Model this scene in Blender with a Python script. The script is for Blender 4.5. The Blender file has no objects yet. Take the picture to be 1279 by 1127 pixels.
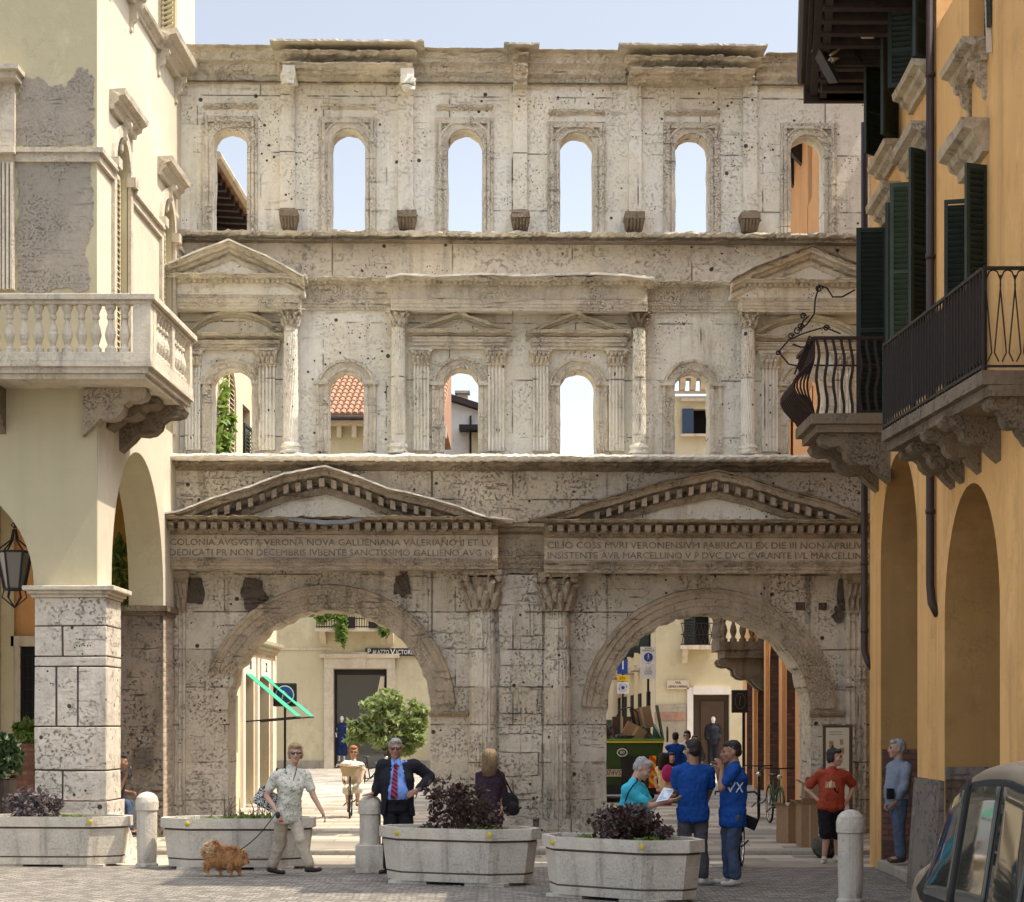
import bpy, math, random
from mathutils import Vector, Matrix, noise
R = math.radians
random.seed(7)
sc = bpy.context.scene
COL = bpy.data.collections.new('place')     # linked to the scene at the end
# ---- camera numbers: focal length in photo pixels, eye height, principal column, horizon row
F, H, U0, V0 = 2450.0, 1.93, 639.5, 900.0
def px(u, v, Y): return Vector(((u-U0)*Y/F, Y, H+(V0-v)*Y/F))
# ------------------------------------------------------------------ materials
def newmat(name):
    m = bpy.data.materials.new(name); m.use_nodes = True
    nt = m.node_tree; b = nt.nodes['Principled BSDF']
    return m, nt, b
class NT:
    def __init__(s, nt): s.nt = nt; s.tc = nt.nodes.new('ShaderNodeTexCoord').outputs['Object']
    def n(s, t, **k):
        x = s.nt.nodes.new(t)
        for a, b in k.items(): setattr(x, a, b)
        return x
    def map(s, scale=(1,1,1), rot=(0,0,0), vec=None):
        m = s.n('ShaderNodeMapping'); m.inputs['Scale'].default_value = scale; m.inputs['Rotation'].default_value = rot
        s.nt.links.new(vec or s.tc, m.inputs['Vector']); return m.outputs[0]
    def noise(s, sc_, det=4, rough=.55, vec=None, dist=0):
        x = s.n('ShaderNodeTexNoise'); x.inputs['Scale'].default_value = sc_; x.inputs['Detail'].default_value = det
        x.inputs['Roughness'].default_value = rough; x.inputs['Distortion'].default_value = dist
        s.nt.links.new(vec or s.tc, x.inputs['Vector']); return x.outputs['Fac']
    def vor(s, sc_, vec=None, feat='F1', out='Distance'):
        x = s.n('ShaderNodeTexVoronoi', feature=feat); x.inputs['Scale'].default_value = sc_
        s.nt.links.new(vec or s.tc, x.inputs['Vector']); return x.outputs[out]
    def ramp(s, f, p0, p1, c0=(0,0,0,1), c1=(1,1,1,1)):
        x = s.n('ShaderNodeMapRange'); x.inputs['From Min'].default_value = p0; x.inputs['From Max'].default_value = p1
        s.nt.links.new(f, x.inputs['Value']); return x.outputs[0]
    def mix(s, f, a, b, mode='MIX'):
        x = s.n('ShaderNodeMix', data_type='RGBA', blend_type=mode)
        for i, v in ((0, f), (6, a), (7, b)):
            if isinstance(v, (int, float)): x.inputs[i].default_value = v
            elif isinstance(v, tuple): x.inputs[i].default_value = (*v[:3], 1)
            else: s.nt.links.new(v, x.inputs[i])
        return x.outputs[2]
    def math(s, op, a, b=0):
        x = s.n('ShaderNodeMath', operation=op)
        for i, v in ((0, a), (1, b)):
            if isinstance(v, (int, float)): x.inputs[i].default_value = v
            else: s.nt.links.new(v, x.inputs[i])
        return x.outputs[0]
    def brick(s, w, h, mortar=.02, vec=None, rot=True, off=.5):
        x = s.n('ShaderNodeTexBrick', offset=off); x.inputs['Scale'].default_value = 1
        x.inputs['Brick Width'].default_value = w; x.inputs['Row Height'].default_value = h
        x.inputs['Mortar Size'].default_value = mortar; x.inputs['Mortar Smooth'].default_value = .3
        x.inputs['Color1'].default_value = (0,0,0,1); x.inputs['Color2'].default_value = (1,1,1,1); x.inputs['Mortar'].default_value = (.5,.5,.5,1)
        s.nt.links.new(vec, x.inputs['Vector']); return x
    def xz(s, along='x'):
        sp = s.n('ShaderNodeSeparateXYZ'); s.nt.links.new(s.tc, sp.inputs[0])
        cb = s.n('ShaderNodeCombineXYZ')
        if along == 'x': a = sp.outputs['X']
        elif along == 'y': a = sp.outputs['Y']
        else: a = s.math('ADD', sp.outputs['X'], sp.outputs['Y'])
        s.nt.links.new(a, cb.inputs['X']); s.nt.links.new(sp.outputs['Z'], cb.inputs['Y'])
        return cb.outputs[0]
def stone(name, a, b, dark, stain=.5, pits=True, joints=None, streak=.5, bump=.6, fine=9, mott=.55, rough=.9, crack=.35, speck=.6):
    mott *= .5; stain *= .36; speck *= .62; crack *= .75; streak *= .72
    m, nt, bs = newmat(name); g = NT(nt); L = nt.links
    n1 = g.noise(.55, 7, .6); n2 = g.noise(4.3, 12, .70); n3 = g.noise(fine, 10, .75); n4 = g.noise(38, 5, .7)
    c = g.mix(g.ramp(n1, .36, .64), a, b)
    if joints:
        br = g.brick(joints[0], joints[1], .012, g.xz(joints[2] if len(joints) > 2 else 'x'))
        c = g.mix(.30, c, br.outputs['Color'], 'SOFT_LIGHT')
    c = g.mix(g.math('MULTIPLY', g.ramp(n2, .48, .74), mott), c, dark)
    st = g.noise(1.9, 9, .68, g.map((2.2, 2.2, .16)))
    c = g.mix(g.math('MULTIPLY', g.math('MULTIPLY', g.ramp(st, .50, .68), g.ramp(g.noise(.8, 3), .38, .6)), min(1, streak*1.5)), c, tuple(x*.6 for x in dark))
    bl = g.noise(1.3, 12, .74, g.map((1, 1, 1.3), (.4, .2, .9)))
    c = g.mix(g.math('MULTIPLY', g.ramp(bl, .53, .70), stain), c, tuple(x*.5 for x in dark))
    wm = g.noise(1.1, 6, .7, g.map((1, 1, .6), (1, 2, 3)))
    c = g.mix(g.math('MULTIPLY', g.ramp(wm, .52, .72), .35), c, (a[0]*.92, a[1]*.78, a[2]*.58))
    c = g.mix(g.math('MULTIPLY', g.ramp(n3, .42, .75), .45), c, tuple(min(1, x*1.22) for x in a))
    # eroded, speckled surface
    er = g.math('MULTIPLY', g.ramp(g.noise(fine*2.2, 8, .75), .54, .62), g.ramp(g.noise(1.7, 5, .65), .42, .60))
    c = g.mix(g.math('MULTIPLY', er, speck), c, tuple(x*.45 for x in dark))
    c = g.mix(g.math('MULTIPLY', g.ramp(n4, .60, .72), speck*.5), c, dark)
    h = g.math('ADD', g.math('MULTIPLY', n2, .6), g.math('MULTIPLY', n3, .45))
    h = g.math('SUBTRACT', h, g.math('MULTIPLY', er, .35))
    wl = g.noise(6.0, 8, .66, g.map((.35, .35, 3.4)))
    wlr = g.math('MULTIPLY', g.ramp(wl, .60, .70), g.ramp(g.noise(1.2, 3), .42, .6))
    c = g.mix(g.math('MULTIPLY', wlr, crack*1.6), c, tuple(x*.5 for x in dark))
    h = g.math('SUBTRACT', h, g.math('MULTIPLY', wlr, .5))
    if pits:
        p = g.math('LESS_THAN', g.vor(2.1), .072)
        v2 = g.math('LESS_THAN', g.vor(6.2), .13); gate = g.math('GREATER_THAN', g.noise(1.3, 3), .55)
        p = g.math('MAXIMUM', p, g.math('MULTIPLY', v2, gate))
        v3 = g.math('LESS_THAN', g.vor(17), .2); gate3 = g.math('GREATER_THAN', g.noise(2.3, 4), .585)
        p = g.math('MAXIMUM', p, g.math('MULTIPLY', v3, gate3))
        c = g.mix(g.math('MULTIPLY', p, .92), c, (.03, .024, .019))
        h = g.math('SUBTRACT', h, g.math('MULTIPLY', p, 1.2))
    if joints:
        jf = g.math('MULTIPLY', br.outputs['Fac'], g.ramp(g.noise(2.2, 4), .46, .56))
        c = g.mix(g.math('MULTIPLY', jf, .75), c, (.07, .055, .04))
        h = g.math('SUBTRACT', h, g.math('MULTIPLY', jf, .8))
    L.new(c, bs.inputs['Base Color']); bs.inputs['Roughness'].default_value = rough
    bs.inputs['Specular IOR Level'].default_value = .25
    bp = g.n('ShaderNodeBump'); bp.inputs['Strength'].default_value = bump; bp.inputs['Distance'].default_value = .055
    L.new(h, bp.inputs['Height']); L.new(bp.outputs[0], bs.inputs['Normal'])
    return m
def plaster(name, a, b, dark, stain=.3, sc_=1.0, bump=.25, rough=.9, streak=.35):
    m, nt, bs = newmat(name); g = NT(nt); L = nt.links
    n1 = g.noise(.5*sc_, 6, .6); n2 = g.noise(2.4*sc_, 8, .65); n3 = g.noise(26, 5, .6)
    c = g.mix(g.ramp(n1, .35, .65), a, b)
    st = g.noise(1.5, 8, .62, g.map((2.6, 2.6, .18)))
    c = g.mix(g.math('MULTIPLY', g.ramp(st, .5, .78), streak), c, dark)
    c = g.mix(g.math('MULTIPLY', g.ramp(n2, .55, .75), stain), c, dark)
    c = g.mix(g.math('MULTIPLY', g.ramp(n3, .5, .8), .12), c, dark)
    ck = g.noise(1.3, 9, .7); ckr = g.math('MULTIPLY', g.ramp(g.math('ABSOLUTE', g.math('SUBTRACT', ck, .5)), .006, .0), g.ramp(g.noise(.7, 2), .5, .6))
    c = g.mix(g.math('MULTIPLY', ckr, .5), c, tuple(x*.5 for x in dark))
    fd = g.noise(.9, 7, .7, g.map((1, 1, .7), (2, 1, 0))); c = g.mix(g.math('MULTIPLY', g.ramp(fd, .55, .62), .28), c, tuple(min(1, x*1.25+.04) for x in a))
    L.new(c, bs.inputs['Base Color']); bs.inputs['Roughness'].default_value = rough
    bs.inputs['Specular IOR Level'].default_value = .2
    bp = g.n('ShaderNodeBump'); bp.inputs['Strength'].default_value = bump; bp.inputs['Distance'].default_value = .02
    L.new(g.math('ADD', n2, g.math('MULTIPLY', n3, .3)), bp.inputs['Height']); L.new(bp.outputs[0], bs.inputs['Normal'])
    return m
def plain(name, col, rough=.6, metal=0, var=.25, sc_=14, bump=.1, spec=.4, trans=0):
    m, nt, bs = newmat(name); g = NT(nt); L = nt.links
    n = g.noise(sc_, 5, .6)
    c = g.mix(g.math('MULTIPLY', g.ramp(n, .35, .75), var*2), col, tuple(x*.45 for x in col))
    L.new(c, bs.inputs['Base Color']); bs.inputs['Roughness'].default_value = rough; bs.inputs['Metallic'].default_value = metal
    bs.inputs['Specular IOR Level'].default_value = spec
    if bump:
        bp = g.n('ShaderNodeBump'); bp.inputs['Strength'].default_value = bump; bp.inputs['Distance'].default_value = .01
        L.new(n, bp.inputs['Height']); L.new(bp.outputs[0], bs.inputs['Normal'])
    return m
def leafmat(name, a, b, tr=.25):
    m, nt, bs = newmat(name); g = NT(nt); L = nt.links
    oi = g.noise(9, 3, .7)
    L.new(g.mix(g.ramp(oi, .35, .65), a, b), bs.inputs['Base Color']); bs.inputs['Roughness'].default_value = .5
    if tr:
        t = g.n('ShaderNodeBsdfTranslucent'); t.inputs[0].default_value = (*[min(1, x*1.6) for x in b], 1)
        mx = g.n('ShaderNodeMixShader'); mx.inputs[0].default_value = tr
        L.new(bs.outputs[0], mx.inputs[1]); L.new(t.outputs[0], mx.inputs[2])
        L.new(mx.outputs[0], nt.nodes['Material Output'].inputs[0])
    return m
def cloth(name, a, b=None, stripes=None, sc_=40, rough=.85, thr=.5):
    m, nt, bs = newmat(name); g = NT(nt); L = nt.links
    b = b or tuple(x*.8 for x in a)
    n = g.noise(5, 4, .6)
    c = g.mix(g.ramp(n, .35, .7), a, tuple(x*.82 for x in a))
    if stripes == 'diag':
        w = g.n('ShaderNodeTexWave', wave_type='BANDS', bands_direction='DIAGONAL'); w.inputs['Scale'].default_value = sc_
        L.new(g.tc, w.inputs['Vector']); c = g.mix(g.math('GREATER_THAN', w.outputs['Fac'], thr), c, b)
    elif stripes == 'blot':
        v = g.noise(sc_, 2, .5, dist=1.2); c = g.mix(g.math('GREATER_THAN', v, thr), c, b)
    elif stripes == 'vert':
        w = g.n('ShaderNodeTexWave', wave_type='BANDS', bands_direction='X'); w.inputs['Scale'].default_value = sc_
        L.new(g.tc, w.inputs['Vector']); c = g.mix(g.math('MULTIPLY', w.outputs['Fac'], .7), c, b)
    L.new(c, bs.inputs['Base Color']); bs.inputs['Roughness'].default_value = rough; bs.inputs['Specular IOR Level'].default_value = .2
    bp = g.n('ShaderNodeBump'); bp.inputs['Strength'].default_value = .25; bp.inputs['Distance'].default_value = .01
    L.new(g.noise(18, 4, .6), bp.inputs['Height']); L.new(bp.outputs[0], bs.inputs['Normal'])
    return m
def brickmat(name, a, b, mort, w=.26, h=.075, along='xy', bump=.8):
    m, nt, bs = newmat(name); g = NT(nt); L = nt.links
    br = g.brick(w, h, .012, g.xz(along)); n = g.noise(6, 8, .7)
    c = g.mix(g.ramp(n, .3, .7), a, b)
    c = g.mix(.35, c, br.outputs['Color'], 'OVERLAY')
    f = g.math('MULTIPLY', br.outputs['Fac'], 1)
    c = g.mix(f, c, mort)
    c = g.mix(g.math('MULTIPLY', g.ramp(g.noise(1.7, 7, .7), .5, .65), .7), c, mort)
    L.new(c, bs.inputs['Base Color']); bs.inputs['Roughness'].default_value = .95
    bp = g.n('ShaderNodeBump'); bp.inputs['Strength'].default_value = bump; bp.inputs['Distance'].default_value = .02
    L.new(g.math('SUBTRACT', n, f), bp.inputs['Height']); L.new(bp.outputs[0], bs.inputs['Normal'])
    return m
def settmat(name, a, b, w, h, mort, size=.012, bump=.6):
    m, nt, bs = newmat(name); g = NT(nt); L = nt.links
    wob = g.n('ShaderNodeVectorMath', operation='ADD')
    nz = g.n('ShaderNodeTexNoise'); nz.inputs['Scale'].default_value = 1.2; L.new(g.tc, nz.inputs['Vector'])
    sc2 = g.n('ShaderNodeVectorMath', operation='SCALE'); sc2.inputs['Scale'].default_value = .12
    L.new(nz.outputs['Color'], sc2.inputs[0]); L.new(g.tc, wob.inputs[0]); L.new(sc2.outputs[0], wob.inputs[1])
    br = g.brick(w, h, size, wob.outputs[0]); n = g.noise(2.5, 9, .7); n4 = g.noise(.35, 4, .6)
    c = g.mix(g.ramp(n, .3, .7), a, b)
    c = g.mix(.45, c, br.outputs['Color'], 'OVERLAY')
    c = g.mix(g.math('MULTIPLY', br.outputs['Fac'], .75), c, mort)
    c = g.mix(g.math('MULTIPLY', g.ramp(n4, .45, .65), .3), c, tuple(x*.6 for x in a))
    L.new(c, bs.inputs['Base Color']); bs.inputs['Roughness'].default_value = .8
    bp = g.n('ShaderNodeBump'); bp.inputs['Strength'].default_value = bump; bp.inputs['Distance'].default_value = .02
    L.new(g.math('SUBTRACT', g.math('MULTIPLY', n, .6), br.outputs['Fac']), bp.inputs['Height']); L.new(bp.outputs[0], bs.inputs['Normal'])
    return m
def glassy(name, col, rough=.05, alpha=None):
    m, nt, bs = newmat(name)
    bs.inputs['Base Color'].default_value = (*col, 1); bs.inputs['Roughness'].default_value = rough
    bs.inputs['Specular IOR Level'].default_value = .9; bs.inputs['Coat Weight'].default_value = .6
    return m
M = {}
M['stone_up'] = stone('pale_roman_stone', (.90,.84,.70), (.80,.765,.665), (.42,.34,.245), stain=.30, joints=(2.1,.95), streak=.55, bump=.7, crack=.15, mott=.32, speck=.42)
M['stone_lo'] = stone('weathered_roman_stone', (.66,.585,.465), (.54,.485,.40), (.17,.135,.10), stain=.42, joints=(1.9,.62), streak=.7, bump=1.0, mott=.62, crack=.5, speck=.8)
M['carved'] = stone('carved_roman_stone', (.86,.77,.61), (.75,.685,.56), (.27,.21,.15), stain=.6, pits=False, streak=.5, bump=1.2, fine=22, mott=.9, crack=.3)
M['carved_lo'] = stone('carved_brown_stone', (.54,.44,.315), (.43,.36,.275), (.14,.105,.072), stain=.7, pits=False, streak=.6, bump=1.2, fine=22, mott=.9, crack=.35)
M['ledge'] = stone('bright_ledge_stone', (.80,.76,.66), (.70,.65,.56), (.26,.22,.17), stain=.3, pits=False, streak=.2, bump=.6)
M['mortar'] = stone('brown_mortar', (.14,.105,.085), (.10,.08,.065), (.05,.04,.035), stain=.4, pits=False, bump=1.2)
M['crust'] = stone('dark_crust_and_shade', (.36,.285,.20), (.28,.225,.165), (.08,.06,.045), stain=.6, pits=False, bump=1.3, fine=20)  # crusted stone; also colours the painted shade lines under the mouldings
M['limestone'] = stone('balcony_limestone', (.64,.565,.44), (.53,.47,.375), (.20,.155,.115), stain=.6, pits=False, streak=.6, bump=.6, fine=16)
M['mid_lime'] = stone('grimy_limestone', (.44,.365,.27), (.34,.285,.215), (.10,.08,.06), stain=.9, pits=False, streak=.9, bump=1.0, fine=16, mott=.9, speck=.9)
M['hood_r'] = stone('aged_hood_stone', (.54,.45,.32), (.42,.35,.25), (.12,.085,.055), stain=1.0, pits=False, streak=.9, bump=.8, fine=16, mott=.8)
M['dark_lime'] = stone('sooty_limestone', (.25,.195,.135), (.17,.135,.098), (.05,.038,.028), stain=.6, pits=False, streak=.7, bump=1.0, fine=16)
M['pier'] = stone('pier_limestone', (.66,.59,.49), (.56,.50,.42), (.17,.135,.105), stain=.75, joints=None, streak=.5, bump=1.0, mott=.7, speck=.9)
M['pier_joint'] = plain('pier_joint', (.13,.10,.08), .95)
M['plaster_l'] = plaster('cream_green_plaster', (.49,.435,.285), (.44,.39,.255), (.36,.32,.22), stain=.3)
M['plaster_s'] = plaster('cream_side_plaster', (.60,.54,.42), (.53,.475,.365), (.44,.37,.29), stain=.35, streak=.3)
M['render'] = stone('bare_grey_render', (.36,.315,.255), (.30,.265,.215), (.20,.17,.14), stain=.3, pits=False, streak=.2, bump=.9, fine=14, crack=.0, speck=.5)
M['ochre'] = plaster('ochre_plaster', (.74,.44,.175), (.64,.37,.14), (.36,.20,.085), stain=.4, streak=.75)
M['ochre_dk'] = plaster('shaded_ochre_plaster', (.44,.255,.095), (.37,.215,.08), (.20,.11,.045), stain=.35, streak=.3)  # darker ochre for reveals and inner walls, their shade painted in
M['orange'] = plaster('orange_plaster', (.72,.38,.17), (.62,.32,.13), (.42,.22,.10), stain=.25, streak=.5)
M['yellow'] = plaster('yellow_inner_plaster', (.62,.36,.08), (.55,.32,.08), (.35,.2,.06))
M['cream'] = plaster('cream_plaster', (.56,.49,.32), (.50,.43,.27), (.36,.29,.19), stain=.45)
M['cream2'] = plaster('pale_shop_plaster', (.70,.60,.42), (.62,.53,.37), (.45,.36,.25), stain=.2)
M['white_w'] = plaster('white_house_plaster', (.74,.68,.60), (.66,.60,.53), (.45,.40,.35), stain=.2)
M['trim'] = stone('pale_door_trim', (.62,.53,.39), (.54,.46,.34), (.3,.24,.17), stain=.3, pits=False, bump=.4)
M['dado'] = stone('old_grey_dado', (.40,.34,.25), (.30,.26,.2), (.13,.11,.08), stain=.5, pits=False)
M['marbleR'] = stone('red_brown_dado', (.19,.12,.08), (.14,.095,.07), (.07,.05,.04), stain=.5, pits=False, bump=1.0, fine=12)
M['greyskirt'] = stone('grey_stone_skirting', (.26,.22,.18), (.20,.17,.145), (.09,.075,.06), stain=.5, pits=True, bump=1.0, streak=.9)
M['brick'] = brickmat('old_red_brick', (.24,.09,.055), (.16,.07,.05), (.12,.08,.06))
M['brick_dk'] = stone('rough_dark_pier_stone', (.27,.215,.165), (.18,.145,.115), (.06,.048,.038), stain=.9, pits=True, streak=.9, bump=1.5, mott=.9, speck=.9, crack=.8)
M['brick_lt'] = brickmat('pale_brick', (.48,.36,.27), (.40,.31,.24), (.44,.38,.3))  # pale brick; paints in the sunlight on the rear pier's right face
M['shutter'] = plain('dark_green_shutter_paint', (.022,.034,.026), .55, var=.35, sc_=6)
M['shutter_g'] = plain('green_shutter_paint', (.055,.08,.05), .6, var=.3, sc_=6)
M['iron'] = plain('dark_iron', (.025,.020,.020), .55, .4, var=.4, sc_=20)
M['rust'] = plain('rusty_iron', (.055,.032,.025), .7, .3, var=.4, sc_=20)
M['pipe'] = plain('brown_downpipe_metal', (.055,.036,.030), .45, .3, var=.2)
M['wood'] = plain('dark_brown_wood', (.045,.030,.024), .75, var=.5, sc_=9, bump=.4)
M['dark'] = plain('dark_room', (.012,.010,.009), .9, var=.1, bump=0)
M['glass'] = glassy('window_glass', (.02,.025,.03))
M['road'] = settmat('grey_cobble_setts', (.25,.22,.18), (.18,.16,.13), .13, .1, (.07,.06,.05), .014)
M['pave'] = settmat('pale_paving_slabs', (.43,.375,.29), (.36,.315,.25), .9, .55, (.17,.14,.11), .012, .35)
M['pave2'] = settmat('grey_paving_slabs', (.33,.29,.23), (.27,.235,.19), .6, .3, (.13,.11,.09), .012, .35)
M['kerb'] = stone('kerb_stone', (.40,.36,.29), (.33,.29,.24), (.16,.14,.11), stain=.4, pits=False)
M['line'] = plain('worn_white_line', (.45,.43,.38), .9, var=.5, sc_=7)
M['cable'] = plain('grey_cable', (.08,.07,.06), .7)
M['concrete'] = stone('planter_concrete', (.62,.56,.46), (.53,.48,.40), (.20,.165,.125), stain=.45, pits=False, streak=.8, bump=.6, fine=24, crack=.3, speck=.75, mott=.6)
M['groove'] = plain('planter_groove', (.10,.07,.05), .95)
M['yellow_dot'] = plain('yellow_reflector', (.55,.42,.04), .4)
M['soil'] = plain('planter_soil', (.07,.05,.035), .95, sc_=30, bump=.5)
M['leaf_purple'] = leafmat('dark_purple_leaves', (.035,.018,.016), (.085,.045,.036), .12)
M['leaf_grey'] = leafmat('grey_purple_leaves', (.06,.045,.045), (.14,.11,.11), .1)
M['leaf_green'] = leafmat('bright_green_leaves', (.09,.15,.025), (.17,.25,.045), .3)
M['leaf_dark'] = leafmat('dark_green_leaves', (.02,.045,.015), (.05,.09,.025), .15)
M['leaf_olive'] = leafmat('olive_tree_leaves', (.13,.18,.05), (.24,.29,.10), .3)
M['bark'] = plain('bark', (.10,.075,.05), .9, sc_=20, bump=.6)
M['tile'] = plain('terracotta_roof_tile', (.36,.19,.11), .85, var=.4, sc_=5, bump=.3)
M['lead'] = plain('lead_flashing', (.26,.265,.28), .6, .3)
M['card'] = plain('cardboard', (.32,.20,.11), .85, var=.15)
M['green_truck'] = plain('green_truck_paint', (.03,.07,.012), .5, var=.25)
M['hiviz'] = cloth('red_yellow_chevrons', (.75,.45,.02), (.6,.05,.02), 'diag', 3)
M['white'] = plain('white_paint', (.75,.74,.7), .5, var=.1)
M['black'] = plain('black_plastic', (.012,.012,.013), .45, var=.2)
M['blue_sign'] = plain('blue_sign_paint', (.015,.06,.30), .4, var=.05)
M['red_sign'] = plain('red_sign_paint', (.5,.02,.02), .4, var=.05)
M['yel_sign'] = plain('yellow_sign_paint', (.75,.5,.02), .4, var=.05)
M['sign_bg'] = plain('sign_panel', (.02,.018,.016), .4)
M['awning'] = plain('turquoise_awning', (.03,.33,.19), .7, var=.1)
M['rubber'] = plain('black_rubber', (.012,.011,.010), .95)
M['chrome'] = plain('bright_metal', (.6,.6,.6), .25, .9, var=.05, bump=0)
M['wicker'] = plain('wicker', (.50,.40,.25), .8, sc_=60, bump=1.0)
M['pinkcloth'] = cloth('pink_white_cloth', (.75,.55,.55), (.8,.75,.6), 'blot', 20)
M['poster'] = plain('cream_poster_paper', (.55,.50,.38), .6, var=.05)
M['brown_fr'] = plain('brown_frame', (.07,.045,.03), .6)
M['hair_blond'] = plain('blond_hair', (.38,.27,.14), .6, var=.5, sc_=50, bump=1.0)
M['hair_dk'] = plain('dark_hair', (.018,.013,.011), .55, var=.4, sc_=50, bump=1.0)
M['hair_grey'] = plain('grey_hair', (.42,.41,.39), .6, var=.5, sc_=50, bump=1.0)
M['hair_red'] = plain('auburn_hair', (.35,.14,.05), .6, var=.4, sc_=50, bump=1.0)
M['skin'] = plain('skin', (.50,.29,.20), .5, var=.12, sc_=10, bump=.05)
M['skin_dk'] = plain('tanned_skin', (.36,.19,.12), .5, var=.12, sc_=10, bump=.05)
M['lip'] = plain('lips', (.42,.15,.12), .5)
M['shades'] = glassy('sunglass_lens', (.035,.012,.010), .15)
M['eye'] = plain('eye_dark', (.02,.015,.012), .3, bump=0)
M['navy'] = cloth('navy_suit', (.018,.018,.024))
M['blueshirt'] = cloth('pale_blue_shirt', (.20,.36,.78))
M['tie'] = cloth('striped_tie', (.03,.03,.08), (.42,.04,.05), 'diag', 9)
M['lace'] = cloth('grey_lace_blouse', (.60,.58,.48), (.27,.27,.24), 'blot', 30, thr=.57)
M['beige'] = cloth('beige_trousers', (.44,.37,.28))
M['leopard'] = cloth('black_white_bag', (.02,.02,.02), (.6,.6,.58), 'blot', 46, thr=.52)
M['blackc'] = cloth('black_cloth', (.013,.012,.014))
M['plum'] = cloth('dark_plum_blouse', (.045,.025,.04))
M['turq'] = cloth('turquoise_polo', (.06,.50,.66))
M['royal'] = cloth('royal_blue_shirt', (.010,.062,.27))
M['jeans_g'] = cloth('grey_jeans', (.085,.08,.085))
M['jeans_b'] = cloth('blue_jeans', (.06,.085,.14))
M['jeans_l'] = cloth('light_blue_jeans', (.085,.11,.16))
M['redshirt'] = cloth('brick_red_tshirt', (.36,.06,.028))
M['check'] = cloth('pale_blue_check_shirt', (.27,.30,.35), (.14,.16,.22), 'vert', 30)
M['cream_c'] = cloth('cream_blouse', (.66,.60,.50))
M['pinkbag'] = cloth('magenta_backpack', (.42,.03,.16))
M['shoe_w'] = plain('white_shoes', (.6,.58,.53), .6)
M['shoe_b'] = plain('dark_shoes', (.02,.016,.014), .5)
M['shoe_br'] = plain('brown_shoes', (.10,.055,.03), .5)
M['paper'] = plain('printed_paper', (.75,.78,.82), .7, var=.1)
M['fur'] = plain('orange_fur', (.66,.34,.13), .8, var=.5, sc_=7, bump=.5)
M['fur_lt'] = plain('pale_fur', (.78,.58,.36), .8, var=.3, sc_=12, bump=.5)
M['letters'] = plain('carved_letter_shadow', (.36,.295,.22), .95, var=.8, sc_=9)
M['carpaint'] = plain('bronze_car_paint', (.24,.21,.17), .25, .5, var=.03, bump=0, spec=.6)
M['carglass'] = glassy('car_glass', (.03,.035,.03), .04); _b = M['carglass'].node_tree.nodes['Principled BSDF']; _b.inputs['Specular IOR Level'].default_value = .45; _b.inputs['Coat Weight'].default_value = 0
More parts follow.
